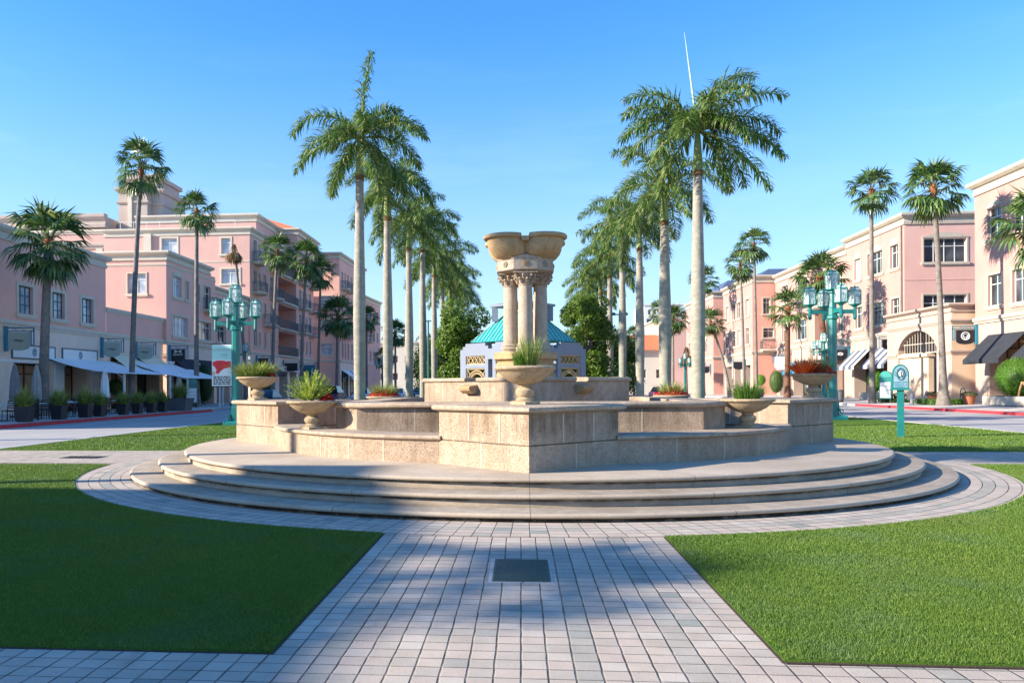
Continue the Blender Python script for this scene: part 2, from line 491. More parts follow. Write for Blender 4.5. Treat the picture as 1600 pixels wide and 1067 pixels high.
class MB:
    def __init__(s):
        s.v = []; s.f = []; s.mi = []; s.m = 0
    def add(s, vs, fs):
        n = len(s.v)
        s.v += [tuple(p) for p in vs]
        for f in fs:
            s.f.append(tuple(i + n for i in f)); s.mi.append(s.m)
    def box(s, x0, x1, y0, y1, z0, z1):
        s.add([(x0, y0, z0), (x1, y0, z0), (x1, y1, z0), (x0, y1, z0), (x0, y0, z1), (x1, y0, z1), (x1, y1, z1), (x0, y1, z1)],
              [(0, 3, 2, 1), (4, 5, 6, 7), (0, 1, 5, 4), (1, 2, 6, 5), (2, 3, 7, 6), (3, 0, 4, 7)])
    def frame_box(s, o, u, v, w, a, b, c):
        """box spanned from origin o along unit u,v,w with ranges a,b,c"""
        P = lambda i, j, k: tuple(o[q] + u[q] * a[i] + v[q] * b[j] + w[q] * c[k] for q in range(3))
        s.add([P(0, 0, 0), P(1, 0, 0), P(1, 1, 0), P(0, 1, 0), P(0, 0, 1), P(1, 0, 1), P(1, 1, 1), P(0, 1, 1)],
              [(0, 3, 2, 1), (4, 5, 6, 7), (0, 1, 5, 4), (1, 2, 6, 5), (2, 3, 7, 6), (3, 0, 4, 7)])
    def tube(s, pts, rad, n=8, cap=True):
        pts = [Vector(p) for p in pts]
        if not isinstance(rad, (list, tuple)):
            rad = [rad] * len(pts)
        rings = []
        ref = None
        for i, p in enumerate(pts):
            t = (pts[min(i + 1, len(pts) - 1)] - pts[max(i - 1, 0)]).normalized()
            if ref is None:
                ref = Vector((1, 0, 0)) if abs(t.x) < .8 else Vector((0, 1, 0))
            a = t.cross(ref).normalized(); bb = a.cross(t)
            ref = bb
            rings.append([p + (a * cos(2 * pi * k / n) + bb * sin(2 * pi * k / n)) * rad[i] for k in range(n)])
        vs = [q for r in rings for q in r]
        fs = []
        for i in range(len(pts) - 1):
            for k in range(n):
                k2 = (k + 1) % n
                fs.append((i * n + k, i * n + k2, (i + 1) * n + k2, (i + 1) * n + k))
        if cap:
            fs.append(tuple(range(n))[::-1]); fs.append(tuple((len(pts) - 1) * n + k for k in range(n)))
        s.add(vs, fs)
    def lathe(s, prof, n=32, c=(0, 0, 0), a0=0, a1=2 * pi, rf=None):
        full = abs(a1 - a0 - 2 * pi) < 1e-6
        m = n if full else n + 1
        vs = []
        for r, z in prof:
            for k in range(m):
                a = a0 + (a1 - a0) * k / n
                q = r * (rf(a) if rf else 1)
                vs.append((c[0] + q * cos(a), c[1] + q * sin(a), c[2] + z))
        fs = []
        for i in range(len(prof) - 1):
            for k in range(n):
                k2 = (k + 1) % m
                fs.append((i * m + k, i * m + k2, (i + 1) * m + k2, (i + 1) * m + k))
        s.add(vs, fs)
    def stack(s, poly, levels, bottom=True, top=True):
        """closed polygon (ccw) offset outwards by off at each z"""
        n = len(poly)
        def ring(off):
            out = []
            for i in range(n):
                p0, p1, p2 = Vector(poly[i - 1]), Vector(poly[i]), Vector(poly[(i + 1) % n])
                e1 = (p1 - p0).normalized(); e2 = (p2 - p1).normalized()
                n1 = Vector((e1.y, -e1.x)); n2 = Vector((e2.y, -e2.x))
                mt = n1 + n2
                mt = mt / max(.2, mt.dot(n1))
                out.append(p1 + mt * off)
            return out
        vs = []
        for off, z in levels:
            vs += [(p.x, p.y, z) for p in ring(off)]
        fs = []
        for i in range(len(levels) - 1):
            for k in range(n):
                k2 = (k + 1) % n
                fs.append((i * n + k, i * n + k2, (i + 1) * n + k2, (i + 1) * n + k))
        if bottom: fs.append(tuple(range(n))[::-1])
        if top: fs.append(tuple((len(levels) - 1) * n + k for k in range(n)))
        s.add(vs, fs)
    def prism(s, poly, z0, z1):
        s.stack(poly, [(0, z0), (0, z1)])
    def sweep(s, path, prof, closed=False):
        """closed profile [(off,z)] along planar path; off is to the right of travel"""
        n = len(path); P = [Vector(p) for p in path]
        rings = []
        for i in range(n):
            if closed:
                a, c = P[i - 1], P[(i + 1) % n]
            else:
                a, c = P[max(i - 1, 0)], P[min(i + 1, n - 1)]
            p = P[i]
            e1 = (p - a).normalized() if (p - a).length > 1e-9 else (c - p).normalized()
            e2 = (c - p).normalized() if (c - p).length > 1e-9 else e1
            n1 = Vector((e1.y, -e1.x)); n2 = Vector((e2.y, -e2.x))
            mt = n1 + n2
            mt = mt / max(.2, mt.dot(n1))
            rings.append([(p.x + mt.x * o, p.y + mt.y * o, z) for o, z in prof])
        m = len(prof)
        vs = [q for r in rings for q in r]
        fs = []
        for i in range(n if closed else n - 1):
            j = (i + 1) % n
            for k in range(m):
                k2 = (k + 1) % m
                fs.append((i * m + k, i * m + k2, j * m + k2, j * m + k))
        if not closed:
            fs.append(tuple(range(m))[::-1]); fs.append(tuple((n - 1) * m + k for k in range(m)))
        s.add(vs, fs)
    def build(s, name, mats, parent=None, smooth=False, world=False, ang=35):
        me = bpy.data.meshes.new(name)
        vs = s.v
        if world and parent is not None:
            o = roots_loc(parent)
            vs = [(p[0] - o.x, p[1] - o.y, p[2] - o.z) for p in vs]
        me.from_pydata(vs, [], s.f)
        if isinstance(mats, str): mats = [mats]
        for mm in mats: me.materials.append(MATS[mm])
        if len(mats) > 1: me.polygons.foreach_set('material_index', s.mi)
        if smooth:
            me.polygons.foreach_set('use_smooth', [True] * len(me.polygons))
            me.set_sharp_from_angle(angle=radians(ang))
        me.update()
        ob = bpy.data.objects.new(name, me)
        COL.objects.link(ob)
        if parent is not None: ob.parent = parent
        return ob

def fix_normals(ob):
    import bmesh
    bm = bmesh.new(); bm.from_mesh(ob.data)
    bmesh.ops.recalc_face_normals(bm, faces=bm.faces)
    bm.to_mesh(ob.data); bm.free()
    return ob

def text_to_mesh():
    dg = bpy.context.evaluated_depsgraph_get()
    for o in [q for q in S.objects if q.type == 'FONT']:
        me = bpy.data.meshes.new_from_object(o.evaluated_get(dg))
        n = bpy.data.objects.new('tmp_text', me); COL.objects.link(n)
        n.parent = o.parent; n.location = o.location; n.rotation_euler = o.rotation_euler
        nm = o.name.split('.')[0]
        bpy.data.objects.remove(o); n.name = nm

def tag(o, label=None, cat=None, group=None, kind=None):
    if label: o['label'] = label
    if cat: o['category'] = cat
    if group: o['group'] = group
    if kind: o['kind'] = kind
    return o

def thing(name, loc=(0, 0, 0), label=None, cat=None, group=None, rz=0):
    o = bpy.data.objects.new(name, None)
    o.empty_display_size = .2
    COL.objects.link(o)
    o.location = loc; o.rotation_euler = (0, 0, rz)
    return tag(o, label, cat, group)

def copy_tree(o, parent=None):
    c = o.copy()
    COL.objects.link(c)
    if parent is not None: c.parent = parent
    for ch in [q for q in o.children]:
        copy_tree(ch, c)
    return c

def dup(root, loc, rz=0, label=None, scale=None):
    c = copy_tree(root)
    c.location = loc; c.rotation_euler = (0, 0, rz)
    if scale: c.scale = scale if isinstance(scale, tuple) else (scale,) * 3
    if label: c['label'] = label
    return c

def lettering(txt, size, m, parent, loc, rot, name='lettering', extr=.004, world=True, ax='CENTER'):
    cu = bpy.data.curves.new(name, 'FONT')
    cu.body = txt; cu.size = size; cu.extrude = extr
    cu.align_x = ax; cu.align_y = 'CENTER'
    cu.materials.append(MATS[m])
    o = bpy.data.objects.new(name, cu)
    COL.objects.link(o)
    o.parent = parent
    l = Vector(loc)
    if world: l = l - roots_loc(parent)
    o.location = l; o.rotation_euler = rot
    return o

def struct(o):
    o['kind'] = 'structure'
    return o
# ================================================================ GROUND
FC = (0.10, 16.76)       # fountain centre
def poly_sheet(name, poly, z, m, extra=None):
    mb = MB(); mb.add([(x, y, z) for x, y in poly], [tuple(range(len(poly)))])
    return struct(mb.build(name, m))
def rect(x0, x1, y0, y1): return [(x0, y0), (x1, y0), (x1, y1), (x0, y1)]
poly_sheet('ground', rect(-700, 700, -300, 1300), -.02, 'road')
poly_sheet('road', rect(-20.75, 25.05, -60, 420), .0, 'road')
# raised pavements with kerbs on both sides of the street
mb = MB(); mb.box(-60, -20.95, -60, 52.2, -.01, .15)
struct(mb.build('pavement', 'sidewalk'))
mb = MB(); mb.add([(-60, 52.2, .15), (-20.95, 52.2, .15), (-22.6, 55, .15), (-22.6, 420, .15), (-60, 420, .15),
                   (-60, 52.2, -.01), (-20.95, 52.2, -.01), (-22.6, 55, -.01), (-22.6, 420, -.01), (-60, 420, -.01)],
                  [(0, 1, 2, 3, 4), (1, 6, 7, 2), (2, 7, 8, 3)])
struct(mb.build('pavement', 'sidewalk'))
mb = MB(); mb.add([(25.2, -60, .15), (33, -60, .36), (80, -60, .40), (80, 420, .40), (33, 420, .36), (25.2, 420, .15), (25.2, -60, -.01), (25.2, 420, -.01)],
                  [(0, 1, 4, 5), (1, 2, 3, 4), (0, 5, 7, 6)])
struct(mb.build('pavement', 'sidewalk'))
kp = lambda z0, z1, w: [(0, z0), (w * .8, z0), (w * .8, z1 - .03), (w * .55, z1), (0, z1)]
def kerb(path, m, w=.22, z1=.156, z0=-.01):
    mb = MB(); mb.sweep(path, kp(z0, z1, w))
    return struct(mb.build('kerb', m))
kerb([(-20.95, -60), (-20.95, 52.2)], 'kerb_red')
kerb([(-20.95, 52.2), (-22.6, 55), (-22.6, 420)], 'kerb_concrete')
kerb([(25.2, 62), (25.2, -60)], 'kerb_red')
kerb([(25.2, 420), (25.2, 62.01)], 'kerb_concrete')
# median: concrete border, lawns, paths
MEDL, MEDR = -13.35, 15.75
poly_sheet('median_paving', rect(MEDL - .25, MEDR + .25, -40, 420), .03, 'sidewalk')
kerb([(MEDL - .25, 420), (MEDL - .25, 19.2)], 'kerb_concrete', .2, .045)
kerb([(MEDR + .25, 19.2), (MEDR + .25, 420)], 'kerb_concrete', .2, .045)
pv = MB()
pv.add([(x, y, .044) for x, y in rect(-1.47, 1.47, 4.56, 9.4)], [(0, 1, 2, 3)])
pv.add([(x, y, .044) for x, y in rect(-14, 14, -6, 4.56)], [(0, 1, 2, 3)])
struct(pv.build('path', 'pavers'))
pv = MB(); pv.add([(x, y, .040) for x, y in rect(MEDL - .2, MEDR + .2, 15.95, 19.2)], [(0, 1, 2, 3)])
struct(pv.build('path', 'pavers'))
# ring of pavers round the steps
mb = MB(); mb.lathe([(8.545, .048), (7.3, .048)], 160)
rg = mb.build('path', 'pavers_ring'); rg.location = (FC[0], FC[1], 0); struct(rg)
# pale joint line in front of the path centre is part of the paver material
mb = MB()
for (x0, x1, y0, y1) in ((-19.2, -19.1, 27, 60), (-17.3, -17.2, 40, 120), (20.5, 20.6, 60, 120)):
    mb.add([(x, y, .004) for x, y in rect(x0, x1, y0, y1)], [(0, 1, 2, 3)])
tag(mb.build('road_markings', 'line_white'), kind='structure')

R1, R2, R3, RR = 7.70, 7.235, 6.79, 8.545
def arc_pts(r, a0, a1, n, c=FC):
    return [(c[0] + r * cos(a0 + (a1 - a0) * k / n), c[1] + r * sin(a0 + (a1 - a0) * k / n)) for k in range(n + 1)]
def lawn(poly, z=.055, name='lawn'):
    mb = MB(); mb.prism(poly, 0, z)
    return struct(mb.build(name, 'lawn'))
def ang(x, y): return atan2(y - FC[1], x - FC[0])
r = RR
# near left: bounded by the path, the ring and the cross path
yl = lambda x: FC[1] - sqrt(r * r - (x - FC[0]) ** 2)
aL0, aL1 = atan2(yl(-1.47) - FC[1], -1.47 - FC[0]), -pi + .13
pL = [(MEDL, 4.56), (-1.47, 4.56)] + arc_pts(r, aL0, aL1, 60) + [(MEDL, FC[1] + r * sin(aL1))]
lawn(pL)
def soil_edge(poly):
    mb = MB(); mb.stack(poly, [(.02, .03), (.02, .0475)], bottom=False); struct(mb.build('soil', 'soil'))
soil_edge(pL)
aR0, aR1 = atan2(yl(1.47) - FC[1], 1.47 - FC[0]), -.08
pR = [(MEDR, 4.60)] + [(MEDR, FC[1] + r * sin(aR1))] + arc_pts(r, aR1, aR0, 60) + [(1.47, 4.60)]
lawn(pR); soil_edge(pR)
yf = 19.2
aF = math.asin((yf - FC[1]) / r)
pFL = [(MEDL, yf), ] + arc_pts(r, pi - aF, pi / 2 + .18, 40) + [(-1.5, 26.5), (-1.5, 34), (-5, 36), (MEDL, 36)]
lawn(pFL[:1] + pFL[1:])
pFR = [(MEDR, 40), (5, 40), (1.5, 34), (1.5, 26.5)] + arc_pts(r, pi / 2 - .18, aF, 40) + [(MEDR, yf)]
lawn(pFR)
lawn(rect(MEDL, -1.6, 39, 420))
lawn(rect(1.6, MEDR, 43, 420))  # near-black sheet paints the dark of the recess

# mown blades on the lawns the picture looks at closely
def grass(name, regions, seed, label=None):
    rng = np.random.default_rng(seed)
    P = []
    for (x0, x1, y0, y1, dens, h, w, poly) in regions:
        n = int((x1 - x0) * (y1 - y0) * dens)
        x = rng.uniform(x0, x1, n); y = rng.uniform(y0, y1, n)
        # keep what the camera could see, with a margin
        d = y * cos(.0804) - x * -sin(.0804) * -1
        u = (x * cos(.0804) + y * sin(.0804)) / np.maximum(.1, y * cos(.0804) - x * sin(.0804))
        k = (u > -.70) & (u < .84)
        rr = np.hypot(x - FC[0], y - FC[1])
        k &= rr > RR + .01
        if poly: k &= poly(x, y)
        x, y = x[k], y[k]
        P.append(np.c_[x, y, np.full(len(x), h), np.full(len(x), w)])
    P = np.concatenate(P)
    n = len(P)
    a = rng.uniform(0, 2 * pi, n); la = rng.uniform(0, 2 * pi, n); ln = rng.uniform(0, .9, n)
    h = P[:, 2] * rng.uniform(.55, 1.15, n); w = P[:, 3] * rng.uniform(.6, 1.2, n)
    V = np.zeros((n, 3, 3), np.float32)
    V[:, 0, 0] = P[:, 0] - np.cos(a) * w; V[:, 0, 1] = P[:, 1] - np.sin(a) * w
    V[:, 1, 0] = P[:, 0] + np.cos(a) * w; V[:, 1, 1] = P[:, 1] + np.sin(a) * w
    V[:, 2, 0] = P[:, 0] + np.cos(la) * ln * h; V[:, 2, 1] = P[:, 1] + np.sin(la) * ln * h
    V[:, :2, 2] = .05; V[:, 2, 2] = .055 + h
    me = bpy.data.meshes.new(name)
    me.vertices.add(3 * n); me.vertices.foreach_set('co', V.ravel())
    me.loops.add(3 * n); me.loops.foreach_set('vertex_index', np.arange(3 * n, dtype=np.int32))
    me.polygons.add(n); me.polygons.foreach_set('loop_start', np.arange(0, 3 * n, 3, dtype=np.int32))
    me.materials.append(MATS['grass_blade'])
    me.update()
    o = bpy.data.objects.new(name, me); COL.objects.link(o)
    return tag(o, kind='stuff')
E1 = radians(0)
crossL = lambda x, y: (y < 15.55)
farL = lambda x, y: (y > yf + .03)
grass('grass', [(-5.5, -1.48, 4.57, 7, 19000, .022, .0024, None), (-8, -1.48, 7, 10, 11000, .024, .0034, None), (-13.3, -3, 10, 15.6, 4500, .026, .0055, crossL),
                (-13.3, -6.2, yf + .02, 30, 700, .035, .012, None)], 1)
grass('grass', [(1.48, 6.2, 4.61, 7, 19000, .022, .0024, None), (1.48, 9, 7, 10, 11000, .024, .0034, None), (3, 13.3, 10, 16.05, 4500, .026, .0055, None),
                (6.8, 15.7, yf + .02, 32, 700, .035, .012, None)], 2)

# bronze plaque let into the path
pq = thing('ground_plaque', (-.005, 6.74, .044), 'dark green bronze plaque set flat into the paver path in front of the fountain', 'plaque')
mb = MB(); mb.stack(rect(-.235, .235, -.40, .40), [(0, 0), (0, .008), (-.006, .012)])
mb.build('frame', 'bronze_edge', pq)
mb = MB(); mb.stack(rect(-.215, .215, -.38, .38), [(0, .008), (0, .014)])
pp = mb.build('plate', 'bronze_green', pq)
mb = MB(); mb.stack(rect(-.265, .25, -.42, .43), [(0, -.002), (0, .0035)])
mb.build('concrete_bed', 'sidewalk', pq)
mb = MB()
rng = random.Random(5)
for k in range(11):
    y = .30 - k * .06
    x = -.17
    while x < .17:
        w = rng.uniform(.012, .035)
        mb.box(x, min(x + w, .18), y - .012, y + .012, .014, .0155)
        x += w + .012
mb.build('lettering', 'bronze_edge', pp)
# iron grate in the far cross path on the left
gq = thing('drain_grate', (-9.9, 17.3, .040), 'dark iron drain grate lying in the cross path left of the steps', 'drain')
mb = MB(); mb.box(-.45, .45, -.25, .25, 0, .006); mb.build('frame', 'dark_metal', gq)
mb = MB()
for k in range(9): mb.box(-.42 + k * .1, -.37 + k * .1, -.22, .22, .006, .012)
mb.build('bars', 'tyre', gq)

# ================================================================ FOUNTAIN
fo = thing('fountain', (FC[0], FC[1], 0), 'large tan coquina stone fountain with four columns and a scalloped bowl on round steps', 'fountain')
Z3 = .453
# plinth of three round steps
prof = []
for R_n, z_n in ((R1, 0), (R2, .151), (R3, .302)):
    prof += [(R_n - .055, z_n + (.03 if z_n == 0 else 0)), (R_n - .055, z_n + .078), (R_n - .062, z_n + .084), (R_n - .025, z_n + .088), (R_n - .006, z_n + .098), (R_n + .004, z_n + .115), (R_n + .002, z_n + .132), (R_n - .012, z_n + .146), (R_n - .034, z_n + .151)]
prof.append((0.0, Z3))
mb = MB(); mb.lathe(prof, 192)
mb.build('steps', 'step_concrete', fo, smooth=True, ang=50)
# the dark joint running down the front of the steps, a few cracks
# low curved walls between the four piers
q = 1.33; A = 6.24; RW = 5.09
ca = atan2(A - q - (0), q)
def quad_arc(i, r, n=22, pad=0.0):
    # from one pier to the next in quadrant i
    a_end = atan2(q, A - q)
    a0 = i * pi / 2 + a_end - pad; a1 = (i + 1) * pi / 2 - a_end + pad
    return [(r * cos(a0 + (a1 - a0) * k / n), r * sin(a0 + (a1 - a0) * k / n)) for k in range(n + 1)]
for i in range(4):
    mb = MB()
    path = quad_arc(i, RW)
    mb.sweep(path, [(0, Z3 - .01), (0, .805), (-.62, .805), (-.62, Z3 - .01)])
    mb.m = 1
    for k in (4, 8, 12, 15, 18):
        a = atan2(path[k][1], path[k][0])
        u = (-sin(a), cos(a), 0); w = (cos(a), sin(a), 0)
        mb.frame_box((RW * cos(a), RW * sin(a), 0), u, (0, 0, 1), w, (-.012, .012), (Z3, .80), (-.02, .003))
    w_ = mb.build('low_curved_wall', ['coquina', 'mortar'], fo)
    mb = MB()
    mb.sweep(quad_arc(i, RW, pad=.008), [(-.66, .805), (.02, .800), (.050, .812), (.062, .832), (.056, .856), (.035, .868), (-.03, .872), (-.66, .872)])
    mb.build('coping', 'coquina_cap', w_, smooth=True, ang=50)
# corner piers, set as diamonds at the four compass points
def diamond(cx, cy, h): return [(cx, cy - h), (cx + h, cy), (cx, cy + h), (cx - h, cy)]
for i in range(4):
    a = -pi / 2 + i * pi / 2
    cx, cy = (A - q) * cos(a), (A - q) * sin(a)
    mb = MB()
    d = diamond(cx, cy, q)
    mb.stack(d, [(0, Z3 - .01), (0, .800), (-.012, .812), (-.012, .818), (-.004, .822), (-.004, 1.235)], top=False)
    mb.m = 1
    for e in range(4):
        p0, p1 = Vector(d[e]), Vector(d[(e + 1) % 4])
        u = (p1 - p0).normalized(); nn = Vector((u.y, -u.x))
        L = (p1 - p0).length
        for s_, za, zb in ((.36, .83, 1.22), (.70, .83, 1.22), (.5, Z3, .80)):
            o = p0 + u * L * s_
            mb.frame_box((o.x, o.y, 0), (u.x, u.y, 0), (0, 0, 1), (nn.x, nn.y, 0), (-.014, .014), (za, zb), (-.02, .0012))
    pr = mb.build('pier', ['coquina', 'mortar'], fo)
    mb = MB()
    mb.stack(d, [(-.02, 1.235), (.022, 1.235), (.026, 1.246), (.055, 1.252), (.078, 1.272), (.080, 1.300), (.066, 1.322), (.040, 1.332), (-.02, 1.335)])
    mb.build('coping', 'coquina_cap', pr, smooth=True, ang=50)
    mb = MB(); mb.stack(d, [(.0262, 1.2448), (.040, 1.2475), (.030, 1.2495)], bottom=False, top=False)
    mb.stack(d, [(.0018, .803), (.0018, .815)], bottom=False, top=False)
    mb.build('joint_line', 'dark_line', pr)  # dark strips drawn along the course joint and below the coping
# inner basin: an octagon with short corner faces
hx, hc = 3.62, .72
octo = [(-hx + hc, -hx + .26), (hx - hc, -hx + .26), (hx - .26, -hx + hc), (hx - .26, hx - hc), (hx - hc, hx - .26), (-hx + hc, hx - .26), (-hx + .26, hx - hc), (-hx + .26, -hx + hc)]
mb = MB(); mb.sweep(octo, [(0, Z3 - .01), (0, 1.235), (-.55, 1.235), (-.55, Z3 - .01)], closed=True)
mb.m = 1
for x in (-1.9, -.8, .5, 1.9):
    mb.box(x - .01, x + .01, -hx + .258, -hx + .30, Z3, 1.23)
iw = mb.build('basin_wall', ['coquina', 'mortar'], fo)
mb = MB(); mb.sweep(octo, [(-.60, 1.235), (.022, 1.235), (.050, 1.246), (.068, 1.268), (.070, 1.298), (.056, 1.322), (.03, 1.332), (-.60, 1.335)], closed=True)
mb.build('coping', 'coquina_cap', iw, smooth=True, ang=50)
mb = MB(); mb.stack(octo, [(-.5, .6), (-.5, .62)]); mb.build('basin_floor', 'stone_old', fo)
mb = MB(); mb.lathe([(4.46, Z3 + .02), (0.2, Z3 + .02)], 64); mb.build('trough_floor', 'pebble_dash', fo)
# dark pebble facing on the inner sides of the piers is the shaded stone itself
# raised central basin (diamond) with spouts
h2 = 2.14
d2 = [(0, -h2), (h2, 0), (0, h2), (-h2, 0)]
mb = MB(); mb.stack(d2, [(0, .5), (0, 1.69)], top=False)
mb.m = 1
for e in range(4):
    p0, p1 = Vector(d2[e]), Vector(d2[(e + 1) % 4]); u = (p1 - p0).normalized(); nn = Vector((u.y, -u.x))
    for s_ in (.2, .8):
        o = p0 + u * (p1 - p0).length * s_
        mb.frame_box((o.x, o.y, 0), (u.x, u.y, 0), (0, 0, 1), (nn.x, nn.y, 0), (-.009, .009), (.9, 1.68), (-.02, .0015))
rb = mb.build('raised_basin', ['coquina', 'mortar'], fo)
for e in range(4):
    p0, p1 = Vector(d2[e]), Vector(d2[(e + 1) % 4]); u = (p1 - p0).normalized(); nn = Vector((u.y, -u.x)); L = (p1 - p0).length
    g = .17
    mb = MB()
    cp = [(-.35, 1.69), (.012, 1.69), (.034, 1.70), (.046, 1.718), (.048, 1.745), (.038, 1.764), (.01, 1.775), (-.35, 1.78)]
    c_ = p0 + u * (L / 2)
    n0 = (Vector(d2[e - 1]) - p0).normalized()
    # mitred halves of the coping, with a notch for the spout
    mb.sweep([tuple(p0 + Vector((0, 0))), tuple(c_ - u * g)], cp)
    mb.sweep([tuple(c_ + u * g), tuple(p1)], cp)
    mb.build('coping', 'coquina_cap', rb, smooth=True, ang=50)
    mb = MB()
    P = lambda a_, b_: (c_.x + u.x * a_ + nn.x * b_, c_.y + u.y * a_ + nn.y * b_)
    sec = [(-.40, 1.56), (-.02, 1.54), (.03, 1.47), (.10, 1.46), (.19, 1.52), (.21, 1.57), (.20, 1.60), (-.02, 1.64), (-.40, 1.66)]
    vs = []; 
    for t in (-g, g):
        vs += [(*P(t * (1.0 if b_ < .05 else .9), b_), z_) for b_, z_ in sec]
    n = len(sec)
    mb.add(vs, [tuple(range(n)), tuple(range(n, 2 * n))[::-1]] + [(k, k + n, (k + 1) % n + n, (k + 1) % n) for k in range(n)])
    mb.build('spout', 'coquina_gold', fo, smooth=False)
mb = MB(); mb.stack(d2, [(-.1, 1.55), (-.1, 1.56)]); mb.build('basin_floor', 'stone_old', rb)
# corner end blocks of the coping
mb = MB()
for (x, y) in d2: mb.stack(diamond(x * .985, y * .985, .05), [(0, 1.692), (.02, 1.70), (.03, 1.74), (.0, 1.779)])
mb.build('coping_corner', 'coquina_cap', rb, smooth=True)
# pedestal under the columns
d3 = diamond(0, 0, .80)
c8 = lambda r_, t=.35: [(r_ * cos(a_), r_ * sin(a_)) for a_ in [k * pi / 4 + pi / 8 for k in range(8)]]
mb = MB()
mb.stack(c8(.66), [(0, 1.55), (0, 1.86), (-.03, 1.885), (-.03, 1.97), (.0, 2.0), (.0, 2.05), (-.045, 2.09), (-.045, 2.11), (.01, 2.15), (.045, 2.16), (.045, 2.27), (.02, 2.305), (-.2, 2.31)])
mb.build('pedestal', 'coquina_gold', fo)
# four columns
cr = .345
for i in range(4):
    a = -pi / 2 + i * pi / 2
    c = (cr * cos(a) * .9, cr * sin(a) * .9, 0)
    mb = MB()
    mb.lathe([(r_ * .86, z_) for r_, z_ in [(.0, 2.30), (.235, 2.30), (.235, 2.345), (.225, 2.35), (.245, 2.375), (.235, 2.40), (.205, 2.415), (.20, 2.43), (.215, 2.45), (.205, 2.47), (.183, 2.485),
              (.178, 2.6), (.176, 3.0), (.170, 3.4), (.162, 3.74), (.175, 3.75), (.18, 3.765), (.165, 3.775), (.155, 3.79), (.0, 3.79)]], 28, c)
    cl = mb.build('column', 'stone_pale', fo, smooth=True, ang=40)
    mb = MB()
    rng = random.Random(i)
    mb.lathe([(.15, 3.78), (.165, 3.86), (.20, 3.93), (.235, 3.985), (.245, 4.0)], 16, c)
    for row, (zr, rr_, hh) in enumerate(((3.80, .165, .10), (3.87, .185, .10))):
        for k in range(9):
            aa = 2 * pi * (k + row * .5) / 9
            pts = [(c[0] + (rr_ + t_) * cos(aa), c[1] + (rr_ + t_) * sin(aa), zr + z_) for t_, z_ in ((0, 0), (.012, hh * .5), (.04, hh * .9), (.075, hh * .95), (.085, hh * .7))]
            mb.tube(pts, [.026, .034, .032, .024, .014], 5)
    for k in range(4):
        aa = k * pi / 2 + pi / 4
        mb.tube([(c[0] + .24 * cos(aa), c[1] + .24 * sin(aa), 3.975), (c[0] + .275 * cos(aa), c[1] + .275 * sin(aa), 3.955), (c[0] + .27 * cos(aa), c[1] + .27 * sin(aa), 3.92)], [.03, .035, .02], 6)
    mb.stack([(c[0] + x_ * .25, c[1] + y_ * .25) for x_, y_ in ((-1, -1), (1, -1), (1, 1), (-1, 1))], [(-.02, 3.995), (0, 4.005), (0, 4.03)])
    mb.build('capital', 'coquina_cap', cl, smooth=True)
# octagonal drum with carved rosettes
oc = lambda r_: [(r_ * cos(k * pi / 4 + pi / 8), r_ * sin(k * pi / 4 + pi / 8)) for k in range(8)]
mb = MB()
mb.stack(oc(.62), [(-.22, 4.03), (-.06, 4.035), (.015, 4.07), (.02, 4.10), (0, 4.11), (0, 4.30), (.012, 4.31), (.012, 4.34), (-.1, 4.345)])
for k in range(8):
    a = -pi / 2 + k * pi / 4
    r_ = .62 * cos(pi / 8)
    u = Vector((-sin(a), cos(a), 0)); w = Vector((cos(a), sin(a), 0)); o = w * (r_ + .004)
    # shallow gable over each face
    hw = .62 * sin(pi / 8)
    P = lambda s_, z_, t_: tuple(o + u * s_ + w * t_ + Vector((0, 0, z_)))
    mb.add([P(-hw, 4.335, -.03), P(hw, 4.335, -.03), P(0, 4.40, -.03), P(-hw, 4.335, .01), P(hw, 4.335, .01), P(0, 4.40, .01)],
           [(3, 4, 5), (0, 2, 1), (0, 3, 5, 2), (1, 2, 5, 4), (0, 1, 4, 3)])
dr = mb.build('drum', 'stone_pale', fo)
for k in range(8):
    a = -pi / 2 + k * pi / 4
    r_ = .62 * cos(pi / 8)
    c = Vector((cos(a), sin(a), 0)) * r_
    mb = MB()
    u = Vector((-sin(a), cos(a), 0)); w = Vector((cos(a), sin(a), 0))
    for pe in range(6):
        b_ = pe * pi / 3
        p = c + Vector((0, 0, 4.205)) + (u * cos(b_) + Vector((0, 0, 1)) * sin(b_)) * .038
        mb.tube([p - w * .01, p + w * .018, p + w * .03], [.03, .028, .012], 7)
    p = c + Vector((0, 0, 4.205))
    mb.tube([p, p + w * .035, p + w * .045], [.025, .02, .008], 7)
    mb.build('rosette', 'coquina_gold' if k % 2 == 0 else 'stone_old', dr, smooth=True)
# scalloped bowl of four lobes
def lobes(a):
    c0, rl = .53, .47
    best = 0
    for k in range(4):
        b_ = a - (pi / 4 + k * pi / 2)
        s_ = c0 * cos(b_)
        disc = rl * rl - (c0 * sin(b_)) ** 2
        if disc > 0: best = max(best, s_ + sqrt(disc))
    return best
bp = [(.34, 4.27), (.54, 4.30), (.70, 4.36), (.80, 4.43), (.875, 4.52), (.915, 4.61), (.93, 4.70), (.932, 4.735), (.985, 4.735), (1.012, 4.755), (1.015, 4.80), (.99, 4.828), (.94, 4.835), (.89, 4.82), (.86, 4.74), (.6, 4.55), (0, 4.5)]
mb = MB()
mb.lathe(bp, 160, rf=lobes)
bowl = mb.build('bowl', 'coquina_gold', fo, smooth=True, ang=45)
# little lips where two lobes meet
for k in range(4):
    a = -pi / 2 + k * pi / 2
    u = Vector((-sin(a), cos(a), 0)); w = Vector((cos(a), sin(a), 0))
    mb = MB(); mb.frame_box((0, 0, 0), tuple(u), (0, 0, 1), tuple(w), (-.075, .075), (4.66, 4.755), (.42, .83 * .93))
    mb.build('pouring_lip', 'coquina_gold', bowl)

